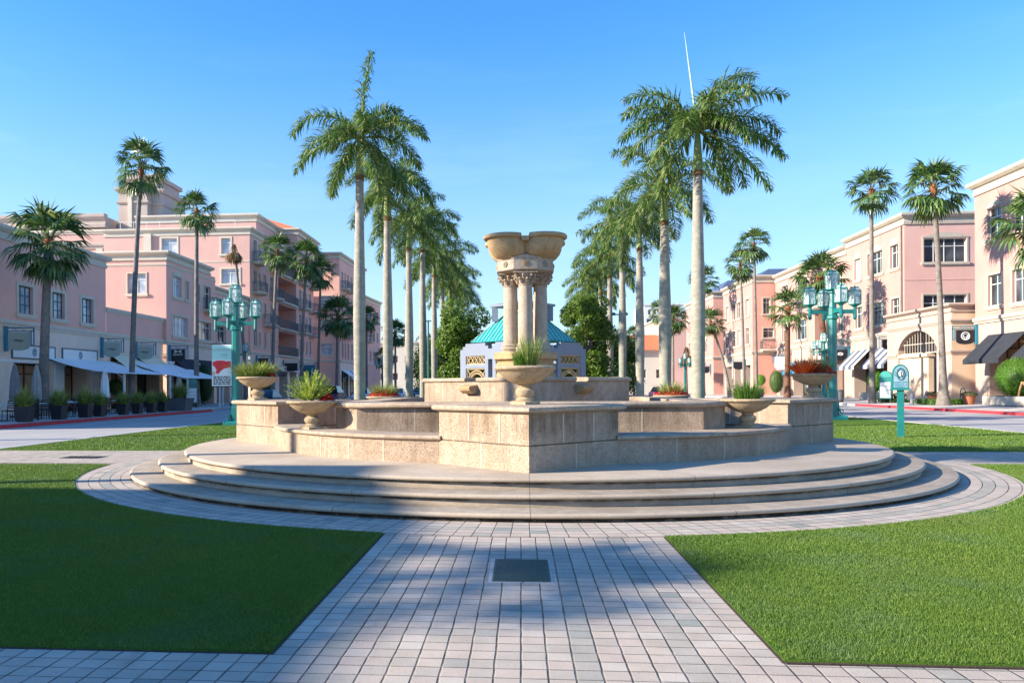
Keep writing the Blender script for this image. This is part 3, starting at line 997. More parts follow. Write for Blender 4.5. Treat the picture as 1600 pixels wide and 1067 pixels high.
for o_ in [q_ for q_ in fo.children] + [r_ for q_ in fo.children for r_ in q_.children]:
    for v_ in o_.data.vertices:
        if v_.co.z > 2.5: v_.co.z = 2.5 + (v_.co.z - 2.5) * .94
for v_ in bowl.data.vertices:      # rims part where two lobes meet
    a_ = (atan2(v_.co.y, v_.co.x) + pi / 4) % (pi / 2) - pi / 4
    if abs(a_) < .105 and v_.co.z > 4.56: v_.co.z = 4.56
# ---------------------------------------------------------------- urns
def make_urn():
    t = thing('stone_urn')
    mb = MB()
    mb.stack([(-.155, -.155), (.155, -.155), (.155, .155), (-.155, .155)], [(0, 0), (0, .04), (-.03, .05)])
    mb.lathe([(.13, .05), (.135, .07), (.11, .085), (.105, .095), (.125, .115), (.142, .15), (.138, .185), (.105, .215), (.085, .225), (.10, .235), (.10, .25), (.08, .26)], 28)
    mb.build('stem', 'stone_urn', t, smooth=True, ang=40)
    mb = MB()
    mb.lathe([(.0, .25), (.10, .255), (.20, .285), (.30, .34), (.38, .405), (.405, .44), (.425, .445), (.445, .455), (.452, .475), (.44, .492), (.41, .498), (.38, .49), (.37, .46), (.0, .44)], 48)
    mb.build('bowl', 'stone_urn', t, smooth=True, ang=45)
    mb = MB(); mb.lathe([(.375, .463), (.2, .475), (.0, .48)], 20); mb.build('soil', 'soil', t)
    return t
urn0 = make_urn()
U = {'rl': (-3.45, 19.85, .872), 'rr': (3.68, 19.85, .872), 'front': (.06, FC[1] - A + 1.13, 1.335), 'pl': (-5.62, 16.62, 1.335), 'pr': (6.00, 16.9, 1.335), 'll': (-3.66, 13.72, .872), 'lr': (3.86, 13.95, .872)}
LB = {'rl': 'stone urn on the low rear wall left of the raised basin', 'rr': 'stone urn on the low rear wall right of the raised basin', 'front': 'wide shallow stone urn standing on the front corner pier, holding tall grass', 'pl': 'golden stone urn standing on the far left pier of the fountain',
      'pr': 'stone urn on the far right pier holding red and orange flowers', 'll': 'stone urn on the low left wall holding the bright yellow green bush',
      'lr': 'stone urn on the low right wall holding short green grass'}
for i, (k, l) in enumerate(U.items()):
    u_ = urn0 if i == 0 else dup(urn0, l)
    u_.location = l; u_.rotation_euler = (0, 0, pi / 4)
    tag(u_, LB[k], 'urn', 'stone urns on the fountain walls')
    if k == 'front': u_.scale = (1.0, 1.0, 1.12)

# ---------------------------------------------------------------- sprays of leaves
def spray(mb, c, n, rad, hgt, w, rng, lean=1.0, seg=3, base=.12, droop=.5, hmin=.5, zexp=1.0):
    for _ in range(n):
        a = rng.uniform(0, 2 * pi); rr = base * sqrt(rng.random())
        h = hgt * rng.uniform(hmin, 1.0) ** zexp
        out = rad * rng.random() ** .7 * lean
        x, y = c[0] + rr * cos(a), c[1] + rr * sin(a)
        a2 = a + rng.uniform(-.5, .5)
        sw = (-sin(a2 + rng.uniform(-.8, .8)), cos(a2), 0)
        vs = []
        for k in range(seg + 1):
            t = k / seg
            px = x + cos(a2) * out * t ** (1.3); py = y + sin(a2) * out * t ** 1.3
            pz = c[2] + h * (t - droop * t * t * (out / max(rad, .01)) * .6)
            ww = w * (1 - t) ** .6 * (.6 + .4 * min(1, t * 4)) * .5
            if k == seg: vs.append((px, py, pz))
            else: vs += [(px - sw[0] * ww, py - sw[1] * ww, pz), (px + sw[0] * ww, py + sw[1] * ww, pz)]
        fs = [(2 * k, 2 * k + 1, 2 * k + 3, 2 * k + 2) for k in range(seg - 1)] + [(2 * seg - 2, 2 * seg - 1, 2 * seg)]
        mb.add(vs, fs)

def cards(mb, n, f, size, rng, up=.3):
    """small leaf quads at points f() -> (p, normal)"""
    for _ in range(n):
        p, nr = f()
        nr = Vector(nr) + Vector((rng.gauss(0, .6), rng.gauss(0, .6), rng.gauss(0, .6) + up))
        if nr.length < .01: continue
        nr.normalize()
        t = nr.orthogonal().normalized()
        b_ = nr.cross(t); a = rng.uniform(0, 2 * pi)
        u = t * cos(a) + b_ * sin(a); v = nr.cross(u)
        s_ = size * rng.uniform(.6, 1.3)
        p = Vector(p)
        mb.add([p - u * s_, p - v * s_ * .45, p + u * s_, p + v * s_ * .45], [(0, 1, 2, 3)])

rng = random.Random(11)
def at_urn(k): l = U[k]; return (l[0], l[1], l[2] + (.54 if k == 'front' else .48))
# front: feathery grass
c = at_urn('front')
t = thing('grass_plant', c, 'tall feathery green grass plant growing in the front urn', 'plant')
mb = MB(); spray(mb, (-.02, 0, -.03), 520, .17, .38, .014, rng, base=.10, hmin=.4); mb.build('foliage', 'bush_green', t)
mb = MB(); spray(mb, (0.06, 0, 0), 200, .24, .68, .011, rng, base=.12, hmin=.5, lean=1.1); mb.build('stalks', 'olive_leaf', t)
# left low wall: big bright bush
c = at_urn('ll')
t = thing('bright_bush', c, 'bright yellow green needle leaved bush growing in the left low urn', 'bush')
mb = MB()
for k in range(170):
    a = rng.uniform(0, 2 * pi); e = rng.uniform(.15, 1.45)
    L = rng.uniform(.34, .52)
    d = Vector((cos(a) * cos(e), sin(a) * cos(e), sin(e) * 1.02))
    p0 = Vector((-.03, 0, 0)); 
    for s_ in range(48):
        tt = .25 + .75 * s_ / 48
        p = p0 + d * L * tt + Vector((0, 0, .05 * tt * tt))
        a3 = rng.uniform(0, 2 * pi)
        dd = (d * .9 + Vector((cos(a3), sin(a3), rng.uniform(-.3, .9))) * .7).normalized() * rng.uniform(.022, .042)
        sd = dd.cross(Vector((rng.uniform(-1, 1), rng.uniform(-1, 1), 1))).normalized() * .007
        mb.add([p - sd, p + sd, p + dd], [(0, 1, 2)])
mb.build('foliage', 'bush_bright', t)
mb = MB()
for k in range(14):
    a = rng.uniform(0, 2 * pi)
    mb.tube([(0, 0, -.02), (.05 * cos(a), .05 * sin(a), .08), (.14 * cos(a), .14 * sin(a), .2)], [.012, .009, .004], 5)
mb.build('branches', 'tree_bark', t)
def flowers(c, n, r, h, m, label, name='red_flowers', size=.028, kind='flower', grp=None):
    t = thing(name, c, label, kind, grp)
    mb = MB()
    cards(mb, n, lambda: ((lambda a, q_: ((r * q_ * cos(a), r * q_ * sin(a), h * (1 - q_ * q_) * rng.uniform(.3, 1.0) + .01), (0, 0, .4)))(rng.uniform(0, 2 * pi), sqrt(rng.random()))), size, rng)
    mb.build('petals', m, t)
    mb = MB(); spray(mb, (0, 0, -.02), 60, r * .9, h * .8, .012, rng, base=r * .5); mb.build('leaves', 'dark_leaf', t)
    return t
flowers((c[0] + .27, c[1] - .02, c[2]), 340, .14, .17, 'flower_leaf', 'clump of red flowers beside the bright bush in the left low urn')
# left pier urn
c = at_urn('pl')
t = thing('leafy_plant', c, 'mixed green strap leaved plant spilling from the far left urn', 'plant')
mb = MB(); spray(mb, (-.05, 0, -.02), 620, .50, .46, .03, rng, base=.28, hmin=.35); mb.build('foliage', 'olive_leaf', t)
mb = MB(); spray(mb, (-.05, 0, -.02), 260, .42, .30, .024, rng, base=.3, hmin=.3); mb.build('undergrowth', 'bush_green', t)
flowers((c[0] + .22, c[1] - .05, c[2]), 300, .20, .18, 'flower_leaf', 'clump of dark red flowers in the far left urn')
c = at_urn('lr')
t = thing('grass_plant', c, 'short upright green grass plant growing in the right low urn', 'plant')
mb = MB(); spray(mb, (-.0, 0, -.02), 460, .30, .46, .015, rng, base=.18, hmin=.35); mb.build('foliage', 'bush_green', t)
mb = MB(); spray(mb, (-.0, 0, -.02), 90, .36, .38, .007, rng, base=.2, hmin=.5); mb.build('stalks', 'olive_leaf', t)
c = at_urn('pr')
t = thing('grass_plant', (c[0] + .1, c[1] + .08, c[2]), 'thin pale green grass plant behind the red flowers in the far right urn', 'plant')
mb = MB(); spray(mb, (0, 0, -.02), 420, .34, .50, .014, rng, base=.22, hmin=.4); mb.build('foliage', 'olive_leaf', t)
flowers((c[0] + .06, c[1] - .08, c[2]), 900, .36, .24, 'flower_leaf', 'bed of dark red flowers filling the far right urn', size=.024)
t = thing('bromeliad', (c[0] - .24, c[1] - .16, c[2]), 'bright orange strap leaved bromeliad in the far right urn', 'plant')
mb = MB(); spray(mb, (0, 0, -.02), 130, .34, .44, .06, rng, base=.14, hmin=.5); mb.build('foliage', 'bromeliad', t)

for k, w_ in (('rl', 'left'), ('rr', 'right')):
    c = at_urn(k)
    flowers(c, 700, .42, .20, 'flower_leaf', 'deep red flowers filling the rear urn %s of the raised basin' % w_, size=.03)
    t = thing('grass_plant', (c[0], c[1] + .05, c[2]), 'grassy tuft rising from red flowers in the rear urn %s of the raised basin' % w_, 'plant')
    mb = MB(); spray(mb, (0, 0, -.02), 420, .34, .48, .016, rng, base=.25, hmin=.45); mb.build('foliage', 'olive_leaf', t)
# ================================================================ PALMS
def frond(mb, o, az, el0, L, bend, rng, leaf, n=56, w=.036, twist=0.0, droopy=.8):
    seg = 12
    p = Vector(o); el = el0
    pts = [p.copy()]; tans = []
    az_ = az
    for k in range(seg):
        s_ = (k + .5) / seg
        el = el0 - bend * s_ ** 1.25
        az_ = az + twist * s_
        t = Vector((cos(az_) * cos(el), sin(az_) * cos(el), sin(el)))
        tans.append(t)
        p = p + t * (L / seg); pts.append(p.copy())
    mb.m = 1
    mb.tube(pts, [.045 * (1 - k / (seg + 1.5)) + .006 for k in range(seg + 1)], 4, cap=False)
    mb.m = 0
    for k in range(n):
        s_ = .10 + .90 * (k + rng.random() * .5) / n
        f_ = s_ * seg; i = min(seg - 1, int(f_)); fr = f_ - i
        q = pts[i].lerp(pts[i + 1], fr); t = tans[i]
        side = t.cross(Vector((0, 0, 1)))
        if side.length < .05: side = Vector((-sin(az), cos(az), 0))
        side.normalize()
        upn = side.cross(t)
        ll = leaf * (sin(pi * min(1, s_ * .80 + .13)) ** .6) * rng.uniform(.8, 1.1)
        for sg in (-1, 1):
            ph = rng.uniform(-.9, 1.25)
            d = (side * sg * cos(ph) + upn * sin(ph) * .8 + t * .55).normalized()
            m_ = q + d * ll * .5
            d2 = (d * .75 + Vector((0, 0, -droopy)) * rng.uniform(.5, 1.2)).normalized()
            e = m_ + d2 * ll * .55
            wv = d.cross(Vector((rng.uniform(-.5, .5), rng.uniform(-.5, .5), 1)))
            if wv.length < .05: wv = t.copy()
            wv = wv.normalized() * w * .5
            mb.add([q - wv * .5, q + wv * .5, m_ + wv, m_ - wv, e], [(0, 1, 2, 3), (3, 2, 4)])

def royal_crown(seed, spec):
    """crown mesh round the top of the crownshaft, local origin there"""
    rng = random.Random(seed)
    mb = MB()
    for az, el, L, bend in spec:
        frond(mb, (.06 * cos(az), .06 * sin(az), -.05), az, el, L, bend, rng, .74, n=110, w=.048, twist=rng.uniform(-.25, .25))
    return mb.build('crown', ['royal_leaf', 'crownshaft'])

def rspec(seed, n=20, L=2.9, spear=True):
    rng = random.Random(seed)
    out = []
    for k in range(n):
        az = k * 2.399 + rng.uniform(-.25, .25)
        lay = k / n
        el = radians(82 - 122 * lay + rng.uniform(-8, 8))
        bend = radians(75 + 35 * (1 - lay) + rng.uniform(-15, 15)) * (1.0 if el > 0 else .75)
        out.append((az, el, L * rng.uniform(.88, 1.08), bend))
    return out
royal_meshes = []
R_ = radians
sp0 = [(0.15, R_(48), 3.1, R_(110)), (-.35, R_(30), 3.1, R_(85)), (pi + .1, R_(58), 3.3, R_(128)), (pi - .35, R_(30), 3.2, R_(85)), (pi + .35, R_(-5), 3.0, R_(60)),
       (.9, R_(60), 2.9, R_(110)), (2.2, R_(50), 2.9, R_(110)), (-1.3, R_(45), 2.4, R_(120)), (-2.0, R_(20), 2.4, R_(95)), (1.5, R_(15), 2.6, R_(80)),
       (-.1, R_(5), 2.9, R_(75)), (.45, R_(-28), 2.9, R_(48)), (-.7, R_(-50), 2.9, R_(32)), (pi + .7, R_(-52), 2.7, R_(30)), (2.6, R_(-35), 2.6, R_(45)), (-.2, R_(66), 2.0, R_(80)), (.2, R_(88), 3.5, R_(12))]
sp1 = [(.35, R_(78), 3.9, R_(84)), (.05, R_(52), 3.5, R_(72)), (-.15, R_(30), 3.1, R_(78)), (-.3, R_(4), 3.3, R_(62)), (-.5, R_(-30), 3.5, R_(36)), (.5, R_(-12), 3.0, R_(60)), (0, R_(15), 3.2, R_(72)),
       (pi - .15, R_(68), 3.3, R_(90)), (pi + .2, R_(46), 3.0, R_(84)), (pi - .45, R_(18), 3.1, R_(78)), (pi + .5, R_(-12), 2.9, R_(60)), (1.3, R_(58), 3.0, R_(95)), (pi + .1, R_(28), 3.1, R_(84)),
       (1.9, R_(28), 2.8, R_(85)), (-1.5, R_(50), 2.6, R_(110)), (-1.0, R_(18), 2.7, R_(95)), (-2.1, R_(20), 2.7, R_(95)), (.1, R_(-48), 2.5, R_(34)), (2.6, R_(-38), 2.7, R_(42)), (-.9, R_(60), 2.8, R_(100)), (2.5, R_(55), 2.8, R_(100))]
royal_meshes.append(royal_crown(1, sp0)); royal_meshes.append(royal_crown(2, sp1))
for s_ in (3, 4, 5): royal_meshes.append(royal_crown(s_, rspec(s_, 15, 3.1)))
for o in royal_meshes: COL.objects.unlink(o)

def royal_palm(x, y, h, var, rz, label, rb=.24, lean=(0, 0), sc=1.0, spear=None):
    """h = height of the top of the crownshaft"""
    t = thing('royal_palm', (x, y, .04), label, 'palm tree', 'royal palms in two rows along the median')
    ht = h - 1.55
    mb = MB()
    pts = []; rd = []
    N = 16
    for k in range(N + 1):
        s_ = k / N
        pts.append((lean[0] * s_ * s_, lean[1] * s_ * s_, ht * s_))
        bulge = 1 + .16 * math.exp(-((s_ - .50) / .22) ** 2) + (.30 * math.exp(-s_ * 22))
        rd.append(rb * bulge * (1 - .28 * max(0, s_ - .45) / .55))
    mb.tube(pts, rd, 20, cap=False)
    mb.build('trunk', 'royal_bark', t, smooth=True, ang=80)
    rt = rd[-1]
    mb = MB()
    rg_ = random.Random(var + int(x * 7))
    b0 = Vector(pts[-1])
    mb.lathe([(rt * 1.02, -.05), (rt * 1.10, .02), (rt * 1.06, .12), (rt * .96, .5), (rt * .78, 1.0), (rt * .55, 1.45), (rt * .45, 1.62)], 16, tuple(b0))
    cs = mb.build('crownshaft', 'crownshaft', t, smooth=True, ang=80)
    mb = MB(); mb.lathe([(rt * .98, -.22), (rt * 1.12, -.14), (rt * 1.10, -.06), (rt * 1.2, .0), (rt * 1.0, .05)], 14, tuple(b0), rf=lambda a: 1 + .07 * sin(5 * a))
    mb.build('leaf_scar', 'dead_leaf', cs)
    c = royal_meshes[var].copy(); COL.objects.link(c); c.parent = t
    c.location = (lean[0], lean[1], h); c.rotation_euler = (0, 0, rz); c.scale = (sc,) * 3
    if spear:
        mb = MB(); mb.tube([(lean[0], lean[1], h - .1), (lean[0] + spear[0] * .5, lean[1], h + spear[1] * .5), (lean[0] + spear[0], lean[1], h + spear[1])], [.05, .035, .008], 6)
        mb.build('spear_leaf', 'teal_spear', t)
    return t
simple('teal_spear', (.38, .50, .30), .5)
RL = [(-6.4, 31.2, 11.5, 0, .0, 'tallest left row royal palm with one upright frond, nearest the camera', .215, (.05, 0), 1.0, None),
      (-6.4, 38.0, 11.3, 1, 2.1, 'second royal palm in the left row, its crown overlapping the nearest one', .22, (0, 0), .98, None),
      (-6.4, 45.4, 11.1, 2, .7, 'third royal palm from the camera in the left median row', .215, (0, 0), 1.0, None),
      (-6.4, 51.8, 12.1, 3, 1.7, 'fourth royal palm from the camera in the left median row', .215, (0, 0), 1.05, None),
      (-6.4, 58.7, 11.4, 4, 3.1, 'fifth royal palm from the camera in the left median row', .215, (0, 0), 1.1, None),
      (-6.4, 65.0, 11.4, 2, 4.4, 'sixth royal palm from the camera in the left median row', .215, (0, 0), 1.1, None),
      (-6.4, 72.0, 11.0, 3, 5.0, 'seventh royal palm from the camera in the left median row', .215, (0, 0), 1.1, None),
      (-6.4, 80.0, 10.8, 4, 1.0, 'farthest royal palm of the left median row, beside the round green tree', .215, (0, 0), 1.1, None),
      (6.4, 29.4, 10.85, 1, 0.0, 'tallest right row royal palm with a bare pale spear leaf, nearest the camera', .225, (.02, 0), 1.0, (-.45, 3.5)),
      (6.4, 36.0, 10.4, 2, 1.2, 'second royal palm in the right row, behind the one with the bare spear', .25, (0, 0), 1.0, None),
      (6.4, 43.5, 10.5, 3, .2, 'third royal palm from the camera in the right median row', .215, (0, 0), 1.0, None),
      (6.4, 50.8, 11.8, 4, 2.4, 'fourth royal palm from the camera in the right median row', .215, (0, 0), 1.02, None),
      (6.4, 58.0, 11.0, 2, 3.3, 'fifth royal palm from the camera in the right median row', .215, (0, 0), 1.05, None),
      (6.4, 64.5, 10.6, 4, 4.0, 'sixth royal palm from the camera in the right median row', .215, (0, 0), 1.05, None),
      (6.4, 71.5, 10.4, 3, 5.6, 'farthest royal palm of the right median row, over the green tree', .215, (0, 0), 1.1, None)]
for a in RL: royal_palm(*a)

def fan_leaf(mb, o, az, el, pl, R, rng, n=15, dead=False, droop=.55):
    d = Vector((cos(az) * cos(el), sin(az) * cos(el), sin(el)))
    side = Vector((-sin(az), cos(az), 0))
    o = Vector(o)
    mid = o + d * pl * .55
    d2 = (d + Vector((0, 0, -.22))).normalized()
    hub = mid + d2 * pl * .45
    mb.m = 1
    mb.tube([o, mid, hub], [.028, .02, .014], 4, cap=False)
    mb.m = 0
    up = side.cross(d2).normalized() * -1
    if up.z < 0: up = -up
    tw = rng.uniform(-.5, .5)
    sd = side * cos(tw) + up * sin(tw)
    spread = radians(82 if not dead else 35)
    for k in range(n):
        a = -spread + 2 * spread * k / (n - 1) + rng.uniform(-.03, .03)
        dr = (d2 * cos(a) + sd * sin(a))
        dr = (dr + up * (.10 - .25 * abs(sin(a)))).normalized()
        r1 = R * .58 * rng.uniform(.95, 1.05); r2 = R * .50 * rng.uniform(.8, 1.15)
        dp = droop * rng.uniform(.6, 1.5)
        m_ = hub + dr * r1
        e = m_ + (dr + Vector((0, 0, -dp * 1.6))).normalized() * r2
        wv = dr.cross(up).normalized() * (R * .58 * spread / (n - 1)) * .95
        fold = up * .02 * (1 if k % 2 else -1)
        mb.add([hub, m_ - wv + fold, m_ + wv - fold, e], [(0, 1, 2), (1, 3, 2)])

def fan_crown(seed, n=34, pl=1.0, R=.85, dead=0.2, lo=-62):
    rng = random.Random(seed)
    mb = MB()
    for k in range(n):
        az = k * 2.399 + rng.uniform(-.3, .3)
        s_ = k / n
        el = radians(84 - (84 - lo) * s_ + rng.uniform(-16, 16))
        fan_leaf(mb, (.05 * cos(az), .05 * sin(az), -.25 * s_), az, el, pl * rng.uniform(.75, 1.1) * (.75 + .25 * min(1, s_ * 3)), R * rng.uniform(.85, 1.1), rng, droop=.35 + .5 * s_)
    return mb.build('crown', ['fan_leaf', 'fan_petiole'])
simple('fan_petiole', (.12, .13, .04), .6)
def skirt_mesh(seed, n=16, L=.8):
    rng = random.Random(seed)
    mb = MB()
    for k in range(n):
        az = rng.uniform(0, 2 * pi)
        fan_leaf(mb, (.1 * cos(az), .1 * sin(az), -.15), az, radians(rng.uniform(-82, -60)), L * .5, L * .75, rng, n=9, dead=True, droop=1)
    return mb.build('dead_skirt', ['dead_leaf', 'dead_leaf'])
fan_m = [fan_crown(21, 33, 1.12, 1.05, lo=-66), fan_crown(22, 29, .95, 1.0, lo=-60), fan_crown(23, 40, 1.05, 1.1, lo=-68), fan_crown(24, 24, 1.0, .95, lo=-50)]
sk_m = [skirt_mesh(31), skirt_mesh(32, 26, 1.2)]
dead_m = skirt_mesh(33, 22, 1.6)
for o in fan_m + sk_m + [dead_m]: COL.objects.unlink(o)

def fan_palm(x, y, h, var, rz, label, rb=.17, lean=(0, 0), sc=1.0, bark='fan_bark', skirt=0, flare=.6, boot=True, z0=.15, rt=None):
    t = thing('fan_palm', (x, y, z0), label, 'palm tree', 'fan palms along the shop fronts')
    mb = MB()
    N = 12; pts = []; rd = []
    for k in range(N + 1):
        s_ = k / N
        pts.append((lean[0] * s_ ** 1.5, lean[1] * s_ ** 1.5, h * s_ - .05))
        rd.append(rb * (1 + flare * math.exp(-s_ * h / .9)) * (1 - .32 * s_))
    mb.tube(pts, rd, 14, cap=False)
    mb.build('trunk', bark, t, smooth=True, ang=80)
    if boot:
        mb = MB(); r_ = rd[-1]
        mb.lathe([(r_, -.6), (r_ * 1.25, -.45), (r_ * 1.45, -.1), (r_ * 1.3, .12), (.03, .4)], 12, (lean[0], lean[1], h))
        mb.build('leaf_base', 'boot_red', t, smooth=True)
    if var is not None:
        c = fan_m[var].copy(); COL.objects.link(c); c.parent = t
        c.location = (lean[0], lean[1], h + .1); c.rotation_euler = (0, 0, rz); c.scale = (sc,) * 3
    if skirt:
        c = (sk_m[skirt - 1] if skirt < 3 else dead_m).copy(); COL.objects.link(c); c.parent = t
        c.location = (lean[0], lean[1], h + (0 if skirt < 3 else .3)); c.rotation_euler = (0, 0, rz); c.scale = (sc,) * 3
    return t
fan_palm(-25.6, 40.8, 9.3, 2, .3, 'stout grey trunked fan palm with a broad crown, in front of the left rose building', .27, (.35, 0), 1.22, flare=.55)
fan_palm(-25.5, 50.3, 15.9, 0, 1.0, 'very tall thin fan palm in front of the plain tower on the left', .19, (.75, 0), 1.05)
fan_palm(-25.5, 60.8, 15.3, 1, 2.0, 'tall thin fan palm with a small crown left of the nearest left lamp post', .20, (.1, 0), 1.05, flare=1.1)
fan_palm(-26.0, 73.6, 14.9, None, 1.0, 'dead fan palm with only brown hanging leaves, no green crown', .17, (-1.1, 0), .95, skirt=3, boot=False)
fan_palm(-25.5, 79.9, 15.4, 1, 3.0, 'pale trunked fan palm with a yellowing light green crown before the balconies', .19, (.6, 0), 1.2, skirt=1)
fan_palm(-24.0, 85.3, 15.4, 2, 4.0, 'fan palm with a dense dark crown, right of the pale green one', .19, (.7, 0), 1.3)
fan_palm(-24.0, 92.7, 14.9, 0, 5.0, 'fan palm with loose drooping leaves behind the dense dark one', .18, (.4, 0), 1.1, skirt=1)
fan_palm(-22.0, 93.7, 10.0, 2, 1.5, 'shorter fan palm with a wide dark crown, left of the nearest left royal palm', .18, (.2, 0), 1.45, skirt=1)
fan_palm(-20.0, 102.1, 10.4, 1, 2.5, 'small dark fan palm half hidden behind the nearest left royal palm', .16, (0, 0), 1.1)
fan_palm(-18.0, 113.3, 9.2, 2, 3.5, 'fan palm with yellow brown lower leaves between the first two left royal palms', .18, (0, 0), 1.2, skirt=2)
fan_palm(-21.5, 125.0, 6.2, 1, 3.5, 'low dark fan palm far down the left pavement', .2, (0, 0), 1.2)
fan_palm(26.5, 62.5, 16.0, 0, 1.4, 'very tall slender fan palm in front of the middle right building', .20, (0, 0), 1.0, z0=.2)
fan_palm(27.5, 54.3, 14.2, 2, 2.4, 'tall fan palm with a reddish neck in front of the arched gateway', .21, (-.55, 0), 1.12, flare=1.3, z0=.2)
fan_palm(27.0, 73.1, 10.9, 2, .6, 'thick brown shaggy trunked palm with wide crown above the right lamp post', .34, (-.5, 0), 1.35, bark='fan_bark_red', flare=.1, z0=.2, skirt=2)
fan_palm(26.0, 80.2, 8.9, 3, 1.6, 'brown trunked palm with a bushy bright top, left of the right lamp post', .30, (.1, 0), 1.3, bark='fan_bark_red', flare=.2, z0=.2)
fan_palm(25.0, 91.6, 15.0, 1, 2.9, 'left one of the two leaning tall twin palms before the orange building', .17, (-.35, 0), 1.15, z0=.2)
fan_palm(25.0, 86.9, 16.3, 0, 3.9, 'right one of the two tall twin palms before the orange building', .17, (-.2, 0), 1.1, z0=.2, skirt=1)
fan_palm(25.0, 97.9, 9.0, 3, 4.9, 'short leaning fan palm right of the nearest right royal palm', .17, (-2.2, 0), 1.2, z0=.2, skirt=1)
fan_palm(20.0, 114.8, 12.0, 1, 5.9, 'thin fan palm in front of the distant white office block', .14, (-.3, 0), 1.1)
fan_palm(21.0, 112.0, 10.7, 2, 1.9, 'fan palm with a full crown just left of the nearest right royal palm', .17, (0, 0), 1.2, skirt=2)
fan_palm(25.0, 111.3, 16.0, 0, 2.6, 'tall fan palm whose crown shows right behind the nearest right royal palm trunk', .15, (0, 0), 1.2)
fan_palm(17.5, 125.0, 9.3, 1, 3.1, 'small fan palm low before the red tiled roof', .14, (0, 0), 1.0)
fan_palm(24.2, 119.0, 7.0, None, 3.1, 'half dead fan palm with a brown skirt beside the far right wall', .2, (0, 0), 1.5, skirt=3, boot=False)
# the palm at the right edge, before the nearest right building
fan_palm(28.4, 45.3, 10.0, 0, 4.2, 'fan palm at the right edge with fronds over the nearest right windows', .20, (0, 0), 1.35, z0=.2, skirt=1)
# palms outside the frame on the left whose shadows fall into the picture
fan_palm(-25.3, -.9, 10.7, 1, .2, 'tall fan palm on the left pavement beyond the frame, shading the paver path', .12, (0, 0), .95)
fan_palm(-25.3, 7.4, 17.5, 2, .9, 'broad fan palm on the left pavement beyond the frame, shading the near lawn', .2, (0, 0), 1.15)
fan_palm(-25.3, 21.0, 12.5, 1, 2.2, 'thin fan palm on the left pavement beyond the frame, shading the far lawn', .2, (0, 0), 1.2)

# ================================================================ TREES AND SHRUBS
def broad_tree(x, y, h, r, label, seed, mats='tree_leaf', n=9000, trunk=.22, size=.10, zb=.22, clumps=46, sq=1.0):
    rng = random.Random(seed)
    t = thing('green_tree', (x, y, 0), label, 'tree', 'leafy trees beside the pavilion')
    mb = MB()
    mb.tube([(0, 0, 0), (.05, 0, h * .2), (0, .05, h * .4), (.05, 0, h * .6)], [trunk * 1.3, trunk, trunk * .8, trunk * .4], 9)
    cl = []
    for k in range(clumps):
        a = rng.uniform(0, 2 * pi); q_ = sqrt(rng.random()) * .74
        z = rng.uniform(zb, 1.0)
        env = sqrt(max(.05, 1 - ((z - .55) / .55) ** 2))
        c = Vector((r * q_ * env * cos(a), r * q_ * env * sin(a), h * (z * .92)))
        cl.append((c, r * rng.uniform(.26, .46)))
        mb.tube([(0, 0, h * .35), tuple(c * .5 + Vector((0, 0, h * .18))), tuple(c)], [trunk * .35, trunk * .2, .02], 5)
    mb.build('trunk', 'tree_bark', t, smooth=True)
    mb = MB()
    def f():
        c, rr = cl[rng.randrange(len(cl))]
        d = Vector((rng.gauss(0, 1), rng.gauss(0, 1), rng.gauss(0, 1))).normalized()
        return c + Vector((d.x, d.y, d.z * .85 * sq)) * rr * rng.uniform(.7, 1.08), d
    cards(mb, n, f, size, rng)
    mb.build('crown', mats, t)
    return t
broad_tree(-3.6, 50, 7.2, 1.9, 'round bright green tree behind the pavilion, left of the columns', 41, n=30000)
broad_tree(4.2, 52, 7.6, 1.95, 'dark and bright green tree behind the pavilion, right of the columns', 42, n=30000)
broad_tree(-6.0, 64, 6.0, 2.6, 'darker green tree between the far left royal palm trunks', 43, 'dark_leaf', 18000)
broad_tree(7.6, 66, 6.3, 2.4, 'darker green tree between the far right royal palm trunks', 44, 'dark_leaf', 18000)
broad_tree(-9.5, 92, 7.0, 3.4, 'loose green tree far down the left side of the median', 45, 'tree_leaf', 14000, size=.16)
broad_tree(10.5, 95, 7.5, 3.6, 'dark green tree far down the right side of the median', 46, 'dark_leaf', 14000, size=.16)
broad_tree(15.0, 128, 7.5, 4.5, 'wide dark tree before the red tiled roof', 47, 'dark_leaf', 13000, size=.2)
broad_tree(-15.5, 140, 8.5, 4.2, 'wide tree before the pale buildings at the end of the left street', 48, 'tree_leaf', 13000, size=.2)
def hedge(loc, rx, ry, h, label, n, m='dark_leaf', size=.045, seed=1, name='hedge', cat='hedge', grp=None):
    rng = random.Random(seed)
    t = thing(name, loc, label, cat, grp)
    mb = MB()
    def f():
        face = rng.random()
        if face < .35: return (rng.uniform(-rx, rx), rng.uniform(-ry, ry), h), (0, 0, 1)
        if face < .75: return (rng.uniform(-rx, rx), -ry + rng.uniform(-.03, .05), rng.uniform(0, h)), (0, -1, 0)
        s_ = rng.choice((-1, 1)); return (s_ * rx, rng.uniform(-ry, ry), rng.uniform(0, h)), (s_, 0, 0)
    cards(mb, n, f, size, rng); mb.build('foliage', m, t)
    mb = MB(); mb.stack(rect(-rx * .96, rx * .96, -ry * .93, ry * .93), [(0, 0), (0, h * .9), (-min(rx, ry) * .2, h * .96)]); mb.build('core', 'dark_leaf', t)
    return t
hedge((-4.3, 45.8, .05), 1.3, .5, 1.0, 'clipped dark hedge left of the pavilion', 2600, seed=3)
hedge((5.0, 45.8, .05), 1.2, .5, 1.0, 'clipped dark hedge right of the pavilion', 2600, seed=4)
